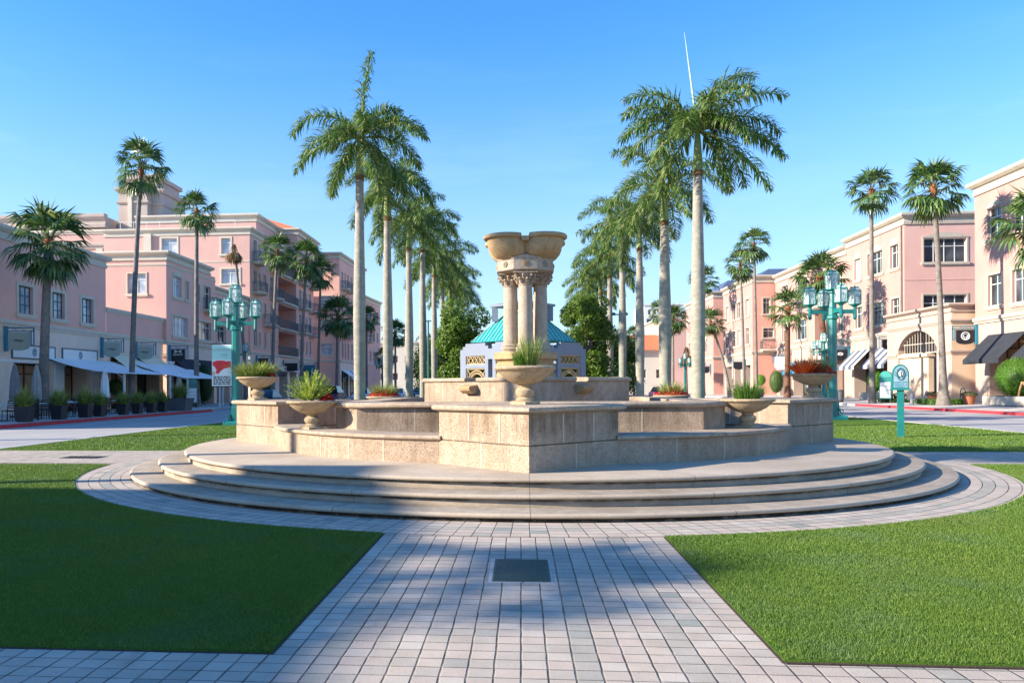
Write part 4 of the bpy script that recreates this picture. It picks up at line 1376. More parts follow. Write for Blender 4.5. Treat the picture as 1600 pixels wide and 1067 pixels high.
def topiary(loc, r, label, m='box_leaf', n=3500, stem=.5, seed=1, sz=1.0, size=.035):
    rng = random.Random(seed)
    t = thing('topiary_shrub', loc, label, 'shrub', 'clipped round shrubs by the shop fronts')
    mb = MB(); mb.tube([(0, 0, 0), (0, 0, stem + .1)], [.035, .03], 7); mb.build('stem', 'tree_bark', t)
    mb = MB(); c = Vector((0, 0, stem + r * sz))
    def f():
        d = Vector((rng.gauss(0, 1), rng.gauss(0, 1), rng.gauss(0, 1))).normalized()
        k = r * rng.uniform(.90, 1.04)
        return c + Vector((d.x * k, d.y * k, d.z * k * sz)), d
    cards(mb, n, f, size, rng)
    mb.lathe([(r * .9 * sin(a), -r * .9 * sz * cos(a)) for a in [pi * k / 10 for k in range(11)]], 14, tuple(c))
    mb.build('foliage', m, t)
    return t
topiary((30.3, 51.0, .62), 1.28, 'big bright round clipped shrub before the nearest right shop', stem=.05, seed=5, n=11000)
topiary((30.6, 71.5, .85), .72, 'egg shaped bright clipped shrub in a cream planter under the striped awning', stem=.1, seed=6, sz=1.45)
topiary((28.0, 77.4, .95), .55, 'darker round clipped shrub in a grey urn left of the striped awning', 'dark_leaf', seed=7, stem=.25)
topiary((28.0, 96.0, .8), .7, 'small round clipped shrub before the orange building', 'box_leaf', seed=8, stem=.7, n=1500)
topiary((28.0, 90.0, .4), .8, 'tall dark clipped shrub behind the brown trunked palm', 'dark_leaf', seed=9, stem=.2, n=1800, sz=1.7)
topiary((-27.6, 52.2, .8), .55, 'black looking round clipped shrub on the left cafe terrace', 'dark_leaf', seed=10, stem=.35, n=1800)
topiary((-27.2, 66.6, .15), .8, 'tall dark cypress like shrub beside the navy awning', 'dark_leaf', seed=12, stem=.1, n=2600, sz=2.2)
topiary((-27.6, 83.6, .3), .9, 'rounded dark shrub under the big balcony building', 'dark_leaf', seed=13, stem=.3, n=2000, sz=1.4)
topiary((-27.3, 62.6, .15), .8, 'loose dark olive shrub left of the teal news box', 'dark_leaf', seed=14, stem=.05, n=2600, sz=1.6)
def pot_plant(loc, label, pot, r=.36, h=.42, leaf='dark_leaf', ph=.25, seed=1, cat='potted plant'):
    rng = random.Random(seed)
    t = thing('plant_pot', loc, label, 'pot', 'pots on the pavements')
    mb = MB(); mb.lathe([(0, 0), (r * .72, 0), (r * .95, h * .9), (r * 1.05, h * .9), (r * 1.05, h), (r * .9, h), (r * .85, h * .9), (0, h * .9)], 20); mb.build('pot', pot, t, smooth=True)
    s_ = thing('potted_shrub', (loc[0], loc[1], loc[2] + h * .9), 'low leafy shrub growing in the ' + ' '.join(label.split()[:10]), 'shrub')
    mb = MB()
    cards(mb, 700, lambda: ((lambda d: ((d.x * r * 1.15, d.y * r * 1.15, abs(d.z) * ph + .02), d))(Vector((rng.gauss(0, 1), rng.gauss(0, 1), rng.gauss(0, 1))).normalized())), .04, rng)
    mb.build('foliage', leaf, s_)
pot_plant((29.3, 54.7, .27), 'round terracotta pot standing by the lamp pole of the nearest right shop', 'terracotta', .42, .62, seed=1)
pot_plant((29.2, 59.0, .27), 'terracotta pot behind the palm with the reddish neck', 'terracotta', .40, .58, seed=2)
pot_plant((28.6, 62.8, .25), 'wide terracotta pot half hidden behind the arched map sign', 'terracotta', .42, .5, seed=3)
pot_plant((28.0, 77.4, .2), 'tall grey urn shaped pot left of the striped awning', 'planter_grey', .38, .75, seed=4)
hedge((28.4, 56.4, .25), 1.2, 1.3, .35, 'low bed of green ground cover at the foot of the reddish necked palm', 1500, 'box_leaf', seed=6, name='ground_cover', cat='shrub')
hedge((28.2, 62.9, .25), .6, 1.4, .28, 'low dark bed at the foot of the very tall slender palm', 900, 'dark_leaf', seed=7, name='ground_cover', cat='shrub')

# ================================================================ BUILDINGS
Z = (0, 0, 1)
class Fr:
    """a wall line: p0 -> p1, outward normal on the right of travel"""
    def __init__(s, p0, p1):
        s.p0 = Vector((*p0, 0)); s.p1 = Vector((*p1, 0))
        s.L = (s.p1 - s.p0).length; s.u = (s.p1 - s.p0) / s.L
        s.n = Vector((s.u.y, -s.u.x, 0))
    def P(s, a, z, t=0): q = s.p0 + s.u * a + s.n * t; return (q.x, q.y, z)
    def box(s, mb, a, b, z0, z1, t0, t1): mb.frame_box(s.p0, s.u, Vector(Z), s.n, (a, b), (z0, z1), (t0, t1))
def facade(root, fr, z0, z1, ops, m, name='wall', depth=.22):
    mb = MB()
    xs = sorted({0, fr.L} | {o[0] for o in ops} | {o[1] for o in ops}); zs = sorted({z0, z1} | {o[2] for o in ops} | {o[3] for o in ops})
    for i in range(len(xs) - 1):
        for j in range(len(zs) - 1):
            a, b, c, d = xs[i], xs[i + 1], zs[j], zs[j + 1]
            ma, mc = (a + b) / 2, (c + d) / 2
            if any(o[0] < ma < o[1] and o[2] < mc < o[3] for o in ops): continue
            mb.add([fr.P(a, c), fr.P(b, c), fr.P(b, d), fr.P(a, d)], [(0, 1, 2, 3)])
    for o in ops:
        a, b, c, d = o[:4]; dp = -(o[4] if len(o) > 4 else depth)
        mb.add([fr.P(a, c), fr.P(b, c), fr.P(b, d), fr.P(a, d), fr.P(a, c, dp), fr.P(b, c, dp), fr.P(b, d, dp), fr.P(a, d, dp)],
               [(0, 1, 5, 4), (1, 2, 6, 5), (2, 3, 7, 6), (3, 0, 4, 7)])
    return mb.build(name, m, root, world=True)
def window(root, fr, a, b, c, d, cols=2, split=.28, glass='glass_window', trim='trim_cream', tw=.16, sill=True, arch=0, depth=.22, frame='window_white', rows=0, nm='window'):
    mb = MB(); t0, t1 = -depth + .005, -depth + .07; w = .06
    fr.box(mb, a, a + w, c, d, t0, t1); fr.box(mb, b - w, b, c, d, t0, t1)
    fr.box(mb, a + w, b - w, c, c + w, t0, t1); fr.box(mb, a + w, b - w, d - w, d, t0, t1)
    for k in range(1, cols):
        x = a + (b - a) * k / cols
        fr.box(mb, x - .03, x + .03, c + w, d - w, t0, t1 - .01)
    zs_ = []
    if split: zs_.append(d - (d - c) * split)
    for k in range(1, rows): zs_.append(c + (d - c) * k / rows)
    for z in zs_: fr.box(mb, a + w, b - w, z - .03, z + .03, t0, t1 - .006)
    wd = mb.build(nm, frame, root, world=True)
    mb = MB(); mb.add([fr.P(a, c, t0 + .02), fr.P(b, c, t0 + .02), fr.P(b, d, t0 + .02), fr.P(a, d, t0 + .02)], [(0, 1, 2, 3)])
    mb.build('pane', glass, wd, world=True)
    if trim:
        mb = MB(); o = .05
        fr.box(mb, a - tw, a, c, d + tw, 0, o); fr.box(mb, b, b + tw, c, d + tw, 0, o); fr.box(mb, a, b, d, d + tw, 0, o)
        if arch:
            n = 10; vs = []
            for k in range(n + 1):
                x = a - tw + (b - a + 2 * tw) * k / n; z = d + tw + arch * sin(pi * k / n) ** .8
                vs += [fr.P(x, z, 0), fr.P(x, z, o + .03), fr.P(x, d + tw * .5, 0), fr.P(x, d + tw * .5, o + .03)]
            fs = []
            for k in range(n): i = 4 * k; fs += [(i + 1, i + 3, i + 7, i + 5), (i, i + 1, i + 5, i + 4)]
            mb.add(vs, fs)
        if sill: fr.box(mb, a - tw - .08, b + tw + .08, c - .20, c, 0, .13); fr.box(mb, a - tw, b + tw, c - .28, c - .20, 0, .08)
        mb.build('surround', trim, wd, world=True)
    return wd
def molding(root, path, z, h=.3, o=.10, m='trim_cream', name='string_course', top=False):
    mb = MB()
    pr = [(-.02, z), (o * .45, z), (o * .5, z + h * .25), (o * .9, z + h * .45), (o, z + h * .5), (o, z + h * .9), (o * .85, z + h), (-.02, z + h)]
    if top: pr[-1] = (-.45, z + h); pr.append((-.45, z))
    mb.sweep(path, pr)
    return mb.build(name, m, root, world=True)
def cornice(root, path, z, h=.75, o=.35, m='trim_cream'):
    mb = MB()
    mb.sweep(path, [(-.02, z - h), (o * .25, z - h), (o * .3, z - h * .75), (o * .12, z - h * .70), (o * .12, z - h * .48), (o * .5, z - h * .42), (o * .95, z - h * .25), (o, z - h * .2), (o, z - .03), (o * .9, z), (-.5, z), (-.5, z - h)])
    return mb.build('cornice', m, root, world=True)
def shop(root, fr, a, b, c, d, dp=1.1, m='shop_dark', tan=None, mull=3):
    mb = MB()
    mb.add([fr.P(a, c, -dp + .01), fr.P(b, c, -dp + .01), fr.P(b, d, -dp + .01), fr.P(a, d, -dp + .01)], [(0, 1, 2, 3)])
    sh = mb.build('shop_front', m, root, world=True)
    mb = MB()
    for k in range(mull + 1):
        x = a + (b - a) * k / mull
        fr.box(mb, max(a, x - .05), min(b, x + .05), c, d, -dp + .012, -dp + .10)
    fr.box(mb, a + .05, b - .05, c + (d - c) * .78, c + (d - c) * .78 + .08, -dp + .013, -dp + .09)
    mb.build('mullions', 'shop_red' if tan else 'dark_metal', sh, world=True)
    mb = MB()
    for k in range(mull):
        x0 = a + (b - a) * k / mull + .06; x1 = a + (b - a) * (k + 1) / mull - .06
        mb.add([fr.P(x0, c + .3, -dp + .03), fr.P(x1, c + .3, -dp + .03), fr.P(x1, d - .1, -dp + .03), fr.P(x0, d - .1, -dp + .03)], [(0, 1, 2, 3)])
    mb.build('pane', 'shop_tan' if tan else 'glass_window', sh, world=True)
    return sh
def awning(root, fr, a, b, zt, zb, pj, m, val=.28, vm=None):
    mb = MB()
    th = .03
    mb.add([fr.P(a, zt, .02), fr.P(b, zt, .02), fr.P(b, zb, pj), fr.P(a, zb, pj), fr.P(a, zt - th, .02), fr.P(b, zt - th, .02), fr.P(b, zb - th, pj), fr.P(a, zb - th, pj)],
           [(0, 3, 2, 1), (4, 5, 6, 7), (0, 4, 7, 3), (1, 2, 6, 5)])
    aw = mb.build('awning', m, root, world=True)
    mb = MB(); fr.box(mb, a, b, zb - th - val, zb - .004, pj - .012, pj + .012)
    fr.box(mb, a + .05, a + .09, zb - th - .02, zb - .04, .02, pj - .02); fr.box(mb, b - .09, b - .05, zb - th - .02, zb - .04, .02, pj - .02)
    mb.build('valance', vm or m, aw, world=True)
    return aw
def balcony(root, fr, a, b, z, pj=.95, h=1.05, rail='rail_teal', curve=True):
    mb = MB()
    n = 6
    top = [fr.P(a, 0)] + [fr.P(a + (b - a) * k / n, 0, pj + (.18 * sin(pi * k / n) if curve else 0)) for k in range(n + 1)] + [fr.P(b, 0)]
    m_ = len(top)
    def off(p, s_): return p
    vs = [(p[0], p[1], z) for p in top] + [(p[0], p[1], z - .14) for p in top]
    ins = [fr.P(a + .15, 0)] + [fr.P(a + .15 + (b - a - .3) * k / n, 0, (pj - .2) + (.12 * sin(pi * k / n) if curve else 0)) for k in range(n + 1)] + [fr.P(b - .15, 0)]
    vs += [(p[0], p[1], z - .30) for p in ins]
    fs = [tuple(range(m_))[::-1], tuple(range(2 * m_, 3 * m_))]
    for k in range(m_):
        k2 = (k + 1) % m_
        fs += [(k, k2, k2 + m_, k + m_), (k + m_, k2 + m_, k2 + 2 * m_, k + 2 * m_)]
    mb.add(vs, fs)
    bl = mb.build('balcony', 'trim_cream', root, world=True)
    mb = MB()
    path = [Vector(fr.P(a + .05, z, .02))] + [Vector(fr.P(a + .05 + (b - a - .1) * k / n, z, pj - .06 + (.17 * sin(pi * k / n) if curve else 0))) for k in range(n + 1)] + [Vector(fr.P(b - .05, z, .02))]
    up = Vector(Z)
    for zz in (h, h - .16, .10): mb.tube([p + up * zz for p in path], .028 if zz == h else .018, 4)
    for i in range(len(path) - 1):
        p, q_ = path[i], path[i + 1]; L = (q_ - p).length; c = max(1, int(L / .16))
        for k in range(c + (i == len(path) - 2)):
            r_ = p.lerp(q_, k / c); w = .03 if k == 0 and i in (1, len(path) - 2) else .011
            mb.box(r_.x - w, r_.x + w, r_.y - w, r_.y + w, z, z + h)
    mb.build('railing', rail, bl, world=True)
    return bl
def body(root, poly, z0, z1, m, name='roof', mr='roof_grey'):
    mb = MB(); mb.stack(poly, [(-.01, z1 - .5), (-.01, z1 - .35)]); return mb.build(name, mr, root, world=True)
def back_walls(root, pts, z0, z1, m):
    """plain walls through the given points (open path, outward on the right)"""
    mb = MB()
    for p, q_ in zip(pts[:-1], pts[1:]):
        mb.add([(*p, z0), (*q_, z0), (*q_, z1), (*p, z1)], [(0, 1, 2, 3)])
    return mb.build('wall', m, root, world=True)
WH = dict(split=.30)
# ---------- left 1: low rose building with three gridded windows
b1 = thing('rose_building', (-29, 42, .15), 'low rose pink building with gridded windows and cafe front at the left edge', 'building')
f = Fr((-29, 27), (-29, 53.6)); y0 = 27
wins = [(a - y0, b - y0, 5.98, 7.62) for a, b in ((31.2, 32.6), (34.4, 35.8), (37.4, 38.8), (40.5, 41.9), (43.85, 45.2), (47.15, 48.5), (50.5, 51.9))]
g1 = [(16.4, 20.2, .15, 3.12, 1.1), (21.4, 24.1, .15, 3.12, 1.1), (4, 9, .15, 3.12, 1.1), (10.4, 15.2, .15, 3.12, 1.1)]
facade(b1, f, .15, 5.3, g1, 'stucco_lilac'); facade(b1, f, 5.3, 10.2, wins, 'stucco_rose')
for w in wins: window(b1, f, *w, cols=3, split=0, rows=3, frame='rail_teal', glass='glass_pale', tw=.20)
for g in g1: shop(b1, f, *g[:4], tan=True, mull=3)
molding(b1, [(-29, 27), (-29, 53.6)], 5.15, .38, .16)
molding(b1, [(-29, 27), (-29, 53.6)], 3.12, .14, .06, m='white_paint')
cornice(b1, [(-40, 27), (-29, 27), (-29, 53.6), (-40, 53.6)], 10.8, .8, .32)
back_walls(b1, [(-45, 27), (-29, 27)], .15, 10.3, 'stucco_rose'); back_walls(b1, [(-29, 53.6), (-45, 53.6)], 5, 10.3, 'stucco_rose')
body(b1, [(-45, 27), (-29, 27), (-29, 53.6), (-45, 53.6)], 0, 10.75, '')
for k, (a, b) in enumerate(((16.25, 20.35), (21.25, 25.3))):
    mb = MB(); f.box(mb, a, b, 3.42, 4.12, .0, .05)
    p = mb.build('name_panel', 'white_paint', b1, world=True)
    mb = MB(); w = .07
    f.box(mb, a, b, 4.12, 4.12 + w, 0, .08); f.box(mb, a, b, 3.42 - w, 3.42, 0, .08); f.box(mb, a - w, a, 3.42 - w, 4.12 + w, 0, .08); f.box(mb, b, b + w, 3.42 - w, 4.12 + w, 0, .08)
    mb.build('panel_frame', 'rail_teal', p, world=True)
    mb = MB(); c = (a + b) / 2
    for q_ in range(8):
        aa = q_ * pi / 4
        mb.tube([f.P(c + .05 * cos(aa), 3.77 + .05 * sin(aa), .06), f.P(c + .17 * cos(aa), 3.77 + .22 * sin(aa), .06)], .018, 4)
    mb.tube([f.P(c + .2 * cos(t_ * pi / 8), 3.77 + .25 * sin(t_ * pi / 8), .06) for t_ in range(17)], .014, 4)
    mb.build('emblem', 'sign_blue', p, world=True)
for a in (20.8, 25.0):
    mb = MB(); f.box(mb, a - .5, a + .5, .15, 3.0, .01, .12); f.box(mb, a - .58, a + .58, 3.0, 3.12, .01, .18); mb.build('pilaster', 'white_paint', b1, world=True)
# building before it, outside the frame: throws the shade over the near lawn
b0 = thing('rose_building', (-29, -12, .15), 'rose pink building before the side street, beyond the left edge of the frame', 'building')
f = Fr((-29, -34), (-29, 3.2))
w0 = [(a, a + 1.4, 5.98, 7.62) for a in (3, 7, 11, 15, 19, 23, 27, 31, 34)]
facade(b0, f, .15, 5.3, [(4, 9, .15, 3.1), (12, 17, .15, 3.1), (20, 25, .15, 3.1), (28, 33, .15, 3.1)], 'stucco_lilac'); facade(b0, f, 5.3, 12.0, w0, 'stucco_rose')
for w in w0: window(b0, f, *w, cols=3, split=0, rows=3, frame='rail_teal', glass='glass_pale', tw=.20)
for a in (4, 12, 20, 28): shop(b0, f, a, a + 5, .15, 3.1, dp=.22)
cornice(b0, [(-29, -34), (-29, 3.2), (-45, 3.2)], 12.6, .8, .32)
back_walls(b0, [(-29, 3.2), (-45, 3.2), (-45, -34), (-29, -34)], .15, 11.7, 'stucco_rose')
body(b0, [(-45, -34), (-29, -34), (-29, 3.2), (-45, 3.2)], 0, 12.1, '')
# ---------- left 2: one storey link and cream-lit corner building
b2 = thing('corner_building', (-29, 65, .15), 'pink three storey corner building with a sunlit end wall and an arched top window', 'building')
f = Fr((-29, 53.62), (-29, 62.5))
g2 = [(.6, 3.6, .15, 4.0, 1.2), (4.5, 8.2, .15, 4.0, 1.2)]
facade(b2, f, .15, 5.3, g2, 'stucco_lilac'); facade(b2, f, 5.3, 6.95, [], 'stucco_rose')
molding(b2, [(-29, 53.62), (-29, 62.5)], 5.15, .38, .16); molding(b2, [(-29, 53.62), (-29, 62.5)], 6.95, .34, .14, top=True)
for g in g2: shop(b2, f, *g[:4], dp=1.2, tan=g[0] < 1); awning(b2, f, g[0] - .05, g[1] + .05, 4.0, 3.0, 1.35, 'canvas_cream')
f = Fr((-45, 62.5), (-28.7, 62.5))
facade(b2, f, 5.2, 12.0, [(13.05, 14.6, 9.3, 10.95)], 'stucco_pink'); window(b2, f, 13.05, 14.6, 9.3, 10.95, cols=2, split=.3, glass='glass_pale', tw=.10)
f = Fr((-28.7, 62.5), (-28.7, 72.9)); y0 = 62.5
wn_ = [(1.25, 2.85, 9.2, 10.9), (3.75, 4.35, 9.2, 10.8), (6.2, 6.75, 9.2, 10.85), (7.7, 9.2, 8.8, 10.9), (1.2, 4.1, 5.95, 7.6), (6.1, 9.3, 5.95, 7.6)]
facade(b2, f, 5.3, 12.0, wn_, 'stucco_rose')
g3 = [(.9, 5.1, .15, 4.05, 1.2), (6.0, 10.0, .15, 4.05, 1.2)]
facade(b2, f, .15, 5.3, g3, 'stucco_lilac')
for i, w in enumerate(wn_): window(b2, f, *w, cols=(2, 1, 1, 2, 4, 4)[i], split=.3, arch=.35 if i == 0 else 0, tw=.14, glass='glass_pale' if i in (0, 4) else 'glass_window')
for i, g in enumerate(g3): shop(b2, f, *g[:4], dp=1.2); awning(b2, f, g[0] - .05, g[1] + .05, 4.1, 2.95, 1.5, 'awning_navy')
balcony(b2, f, 7.5, 9.6, 8.75)
molding(b2, [(-45, 62.5), (-28.7, 62.5), (-28.7, 72.9)], 5.15, .38, .16)
molding(b2, [(-45, 62.5), (-28.7, 62.5), (-28.7, 72.9)], 11.55, .16, .06)
cornice(b2, [(-45, 62.5), (-28.7, 62.5), (-28.7, 71.6), (-45, 71.6)], 12.75, .75, .35)
back_walls(b2, [(-28.7, 72.9), (-45, 72.9)], 5, 12.0, 'stucco_rose')
body(b2, [(-45, 62.5), (-28.7, 62.5), (-28.7, 71.6), (-45, 71.6)], 0, 12.7, '')
for y in (62.9, 68.2): mb = MB(); mb.box(-28.7, -28.45, y - .3, y + .3, .15, 3.6); mb.box(-28.7, -28.36, y - .4, y + .4, 3.6, 3.78); mb.build('pilaster', 'white_paint', b2, world=True)
f = Fr((-29, 72.9), (-29, 82.78))
facade(b2, f, .15, 5.3, [(1, 4.4, .15, 4.0, 1.5), (5.4, 9, .15, 4.0, 1.5)], 'stucco_lilac'); facade(b2, f, 5.3, 10.6, [(1.2, 2.6, 8.9, 10.2), (5, 6.4, 8.9, 10.2), (1.2, 3.4, 6, 7.6), (5, 7.4, 6, 7.6)], 'stucco_rose')
for w in ((1.2, 2.6, 8.9, 10.2), (5, 6.4, 8.9, 10.2), (1.2, 3.4, 6, 7.6), (5, 7.4, 6, 7.6)): window(b2, f, *w)
for g in ((1, 4.4), (5.4, 9)): shop(b2, f, *g, .15, 4.0, dp=1.5)
molding(b2, [(-29, 72.9), (-29, 82.78)], 5.15, .38, .16); cornice(b2, [(-29, 72.9), (-29, 82.78)], 11.25, .65, .3)
body(b2, [(-45, 72.9), (-29, 72.9), (-29, 82.7), (-45, 82.7)], 0, 11.2, '')

# ---------- left 3: five storey balcony building with tower behind
b3 = thing('balcony_building', (-29, 90, .15), 'five storey pink building with stacked teal railed balconies and an open loggia', 'building')
X3 = -28.8
f = Fr((-45, 82.8), (X3, 82.8)); o = 45
wf = [(-38.5 + o, -36.8 + o, 15.95, 17.7), (-31.9 + o, -30.9 + o, 15.9, 17.6), (-31.9 + o, -29.95 + o, 12.75, 14.3), (-38.5 + o, -36.6 + o, 12.75, 14.3)]
facade(b3, f, 5, 18.2, wf, 'stucco_pink')
for i, w in enumerate(wf): window(b3, f, *w, cols=2 if i != 1 else 1, glass='glass_pale', tw=.18)
molding(b3, [(-45, 82.8), (X3, 82.8)], 15.0, .14, .05); 
mb = MB(); mb.box(-40.4, -39.6, 82.55, 82.8, 12, 18.2); mb.build('pilaster', 'trim_cream', b3, world=True)
f = Fr((X3, 82.8), (X3, 109)); fl = [5.5, 8.75, 12.0, 15.25]
ops = []
for i, z in enumerate(fl):
    bal = i > 0
    ops += [(1.2, 2.2, z + (.05 if bal else .6), z + 2.35), (2.9, 3.4, z + .8, z + 2.2), (4.7, 5.3, z + .6, z + 2.3), (7.0, 7.9, z + (.05 if bal else .6), z + 2.35),
            (10.0, 17.6, z, z + 2.85, 2.4), (18.9, 19.8, z + (.05 if bal else .6), z + 2.35), (20.6, 21.2, z + .8, z + 2.2), (22.2, 22.7, z + .8, z + 2.2), (23.8, 24.6, z + (.05 if bal else .6), z + 2.35)]
facade(b3, f, 5.3, 18.2, ops, 'stucco_rose')
for w in ops:
    if len(w) == 4: window(b3, f, *w, cols=1 if w[1] - w[0] < .8 else 2, split=.25, tw=.10, sill=w[3] - w[2] < 2)
for i, z in enumerate(fl):
    if i in (2, 3): balcony(b3, f, .9, 3.3, z)
    if i in (2, 3): balcony(b3, f, 6.7, 9.4, z)
    if i == 1: balcony(b3, f, 4.2, 7.4, z)
    if i > 0: balcony(b3, f, 18.6, 21.5, z); balcony(b3, f, 23.5, 26.0, z)
    # loggia: back wall, slab edge, railing
    mb = MB(); mb.add([f.P(10.0, z, -2.39), f.P(17.6, z, -2.39), f.P(17.6, z + 2.85, -2.39), f.P(10.0, z + 2.85, -2.39)], [(0, 1, 2, 3)])
    lg = mb.build('loggia_wall', 'stucco_salmon', b3, world=True)
    mb = MB(); f.box(mb, 11.2, 12.6, z + .05, z + 2.2, -2.38, -2.33); f.box(mb, 14.3, 16.4, z + .05, z + 2.2, -2.38, -2.33); mb.build('door', 'glass_window', lg, world=True)
    balcony(b3, f, 9.9, 17.8, z, pj=.25)
molding(b3, [(-45, 82.8), (X3, 82.8), (X3, 109)], 5.15, .38, .16)
molding(b3, [(X3, 82.82), (X3, 92.6)], 15.0, .14, .05)
cornice(b3, [(-45, 82.8), (X3, 82.8), (X3, 109)], 18.75, .8, .35)
body(b3, [(-45, 82.8), (X3, 82.8), (X3, 109), (-45, 109)], 0, 18.7, '')
g4 = [(1.2, 4.2, .15, 4.2, 1.5), (5.4, 8.6, .15, 4.2, 1.5), (10.2, 13.6, .15, 4.2, 1.5), (14.6, 17.6, .15, 4.2, 1.5), (19, 22, .15, 4.2, 1.5), (23, 25.4, .15, 4.2, 1.5)]
facade(b3, f, .15, 5.3, g4, 'stucco_lilac')
for i, g in enumerate(g4):
    shop(b3, f, *g[:4], dp=1.5, mull=2)
    if i in (0, 1, 4): awning(b3, f, g[0], g[1], 4.2, 3.2, 1.3, 'awning_navy')
mb = MB(); f.box(mb, 10.2, 17.6, 3.55, 4.15, .02, .5); mb.build('shop_canopy', 'white_paint', b3, world=True)
for k, (a, b) in enumerate(((10.6, 13.0), (14.2, 16.8))):
    mb = MB(); f.box(mb, a, b, 3.68, 4.02, .50, .54); mb.build('sign_panel', 'sign_blue' if k else 'canvas_grey', b3, world=True)
# setback top storeys
back_walls(b3, [(-46, 92), (-31.2, 92), (-31.2, 104), (-46, 104)], 18, 21.6, 'stucco_pink')
cornice(b3, [(-46, 92), (-31.2, 92), (-31.2, 104)], 22.2, .9, .4); body(b3, [(-46, 92), (-31.2, 92), (-31.2, 104), (-46, 104)], 0, 22.2, '')
mb = MB()   # red hip roof further back
mb.add([(-36, 100, 22.0), (-28.4, 100, 22.0), (-28.4, 112, 22.0), (-36, 112, 22.0), (-33.6, 103, 24.0), (-31.5, 109, 24.0)], [(0, 1, 4), (1, 2, 5, 4), (2, 3, 5), (3, 0, 4, 5)])
mb.build('tiled_roof', 'roof_tile_red', b3, world=True)
back_walls(b3, [(-36, 100.2), (-28.6, 100.2), (-28.6, 109)], 18, 21.4, 'stucco_pink'); cornice(b3, [(-36, 100.1), (-28.5, 100.1), (-28.5, 110)], 22.0, .8, .35)
mb = MB()   # roof railing on the terrace
for x in (-44, -42.5, -41, -39.5, -36.5, -33.5, -31): mb.tube([(x, 84.5, 18.4), (x, 84.5, 19.9)], .03, 5)
mb.tube([(-44.2, 84.5, 19.9), (-31, 84.5, 19.9), (-30.6, 88, 20.6)], .03, 5)
mb.build('roof_railing', 'white_paint', b3, world=True)
b4 = thing('stair_tower', (-46, 95, .15), 'plain square tan tower with stepped mouldings rising behind the pink buildings', 'building')
tw_ = [(-49.7, 95), (-46.0, 95), (-46.0, 96.2), (-44.6, 96.2), (-44.6, 103), (-49.7, 103)]
mb = MB(); mb.stack(tw_[::1], [(0, .15), (0, 26.2)]); mb.build('wall', 'stone_tower', b4, world=True)
for z, h, o_ in ((24.4, .35, .22), (21.2, .3, .15), (25.9, .6, .35)):
    mb = MB(); mb.stack(tw_, [(0.0, z), (o_ * .6, z + .05), (o_, z + h * .5), (o_, z + h), (0, z + h + .02)]); mb.build('string_course', 'stone_tower', b4, world=True)
mb = MB(); mb.stack([(-49.2, 95.9), (-45.2, 95.9), (-45.2, 102.5), (-49.2, 102.5)], [(0, 26.3), (0, 27.6), (.3, 27.7), (.3, 28.2), (0, 28.25)]); mb.build('parapet', 'stone_tower', b4, world=True)
mb = MB(); mb.box(-48.35, -47.85, 94.7, 95, 5, 26.3); mb.build('pilaster', 'trim_cream', b4, world=True)
b5 = thing('rear_wing', (-58, 93, .15), 'long pale cream wing left of the plain tower, behind the low rose building', 'building')
mb = MB(); mb.box(-75, -49.75, 92, 104, .15, 20.2); mb.build('wall', 'stucco_pink', b5, world=True)
cornice(b5, [(-75, 92), (-49.75, 92)], 22.6, 1.6, .4, 'stone_tower'); molding(b5, [(-75, 92), (-49.75, 92)], 18.4, .7, .3, 'stone_tower'); molding(b5, [(-75, 92), (-49.75, 92)], 20.2, .5, .2)
mb = MB(); mb.box(-75, -50, 92.4, 104, 20.2, 22.4); mb.build('parapet', 'stone_tower', b5, world=True)
for x in (-53.6, -50.4): mb = MB(); mb.box(x - .4, x + .4, 91.7, 92, 8, 18.4); mb.build('pilaster', 'trim_cream', b5, world=True)
# ---------- left 4,5
b6 = thing('balcony_building', (-25.9, 118, .15), 'second balcony building down the left street with a blank rose side wall', 'building')
f = Fr((-38, 111.5), (-25.7, 111.5)); 
sw = [(9.6, 11.2, z, z + 1.6) for z in (6.2, 9.6, 13.0)]
facade(b6, f, .15, 20.2, sw, 'stucco_rose')
for w in sw: window(b6, f, *w, glass='glass_pale')
f = Fr((-25.7, 111.5), (-25.3, 128)); fl = [5.6, 9.0, 12.4, 15.8]
ops = [(a, a + w, z + .1, z + 2.4) for z in fl for a, w in ((1.2, .8), (3.0, .5), (4.6, .8), (7.0, .6), (9.4, .8), (12.0, .6), (14.0, .8))]
facade(b6, f, 5.3, 20.2, ops, 'stucco_rose'); facade(b6, f, .15, 5.3, [(1, 5, .15, 4.0), (6, 10, .15, 4.0), (11, 15, .15, 4.0)], 'stucco_lilac')
for w in ops: window(b6, f, *w, cols=1, tw=.08, sill=False)
for a in (1, 6, 11): shop(b6, f, a, a + 4, .15, 4.0, dp=.22)
for z in fl[1:]: balcony(b6, f, .8, 3.0, z); balcony(b6, f, 4.2, 6.4, z)
for a in (1.0, 6.0): awning(b6, f, a, a + 4, 4.1, 3.0, 1.6, 'canvas_white')
molding(b6, [(-38, 111.5), (-25.7, 111.5), (-25.3, 128)], 5.15, .38, .2); cornice(b6, [(-38, 111.5), (-25.7, 111.5), (-25.3, 128)], 20.8, .9, .4)
body(b6, [(-38, 111.5), (-25.7, 111.5), (-25.3, 128), (-38, 128)], 0, 20.7, ''); back_walls(b6, [(-25.3, 128), (-38, 128)], 0, 20.2, 'stucco_rose')
b7 = thing('pink_block', (-25.5, 134, .15), 'third pink block down the left street, small between palm trunks', 'building')
f = Fr((-34, 128.3), (-25.6, 128.3)); facade(b7, f, .15, 16.0, [], 'stucco_rose')
f = Fr((-25.6, 128.3), (-24.9, 140)); ops = [(a, a + .9, z, z + 1.7) for z in (6, 9.3, 12.6) for a in (1.5, 4.0, 6.5, 9.0)]
facade(b7, f, .15, 16.0, ops, 'stucco_rose')
for w in ops: window(b7, f, *w, cols=1, tw=.08, sill=False)
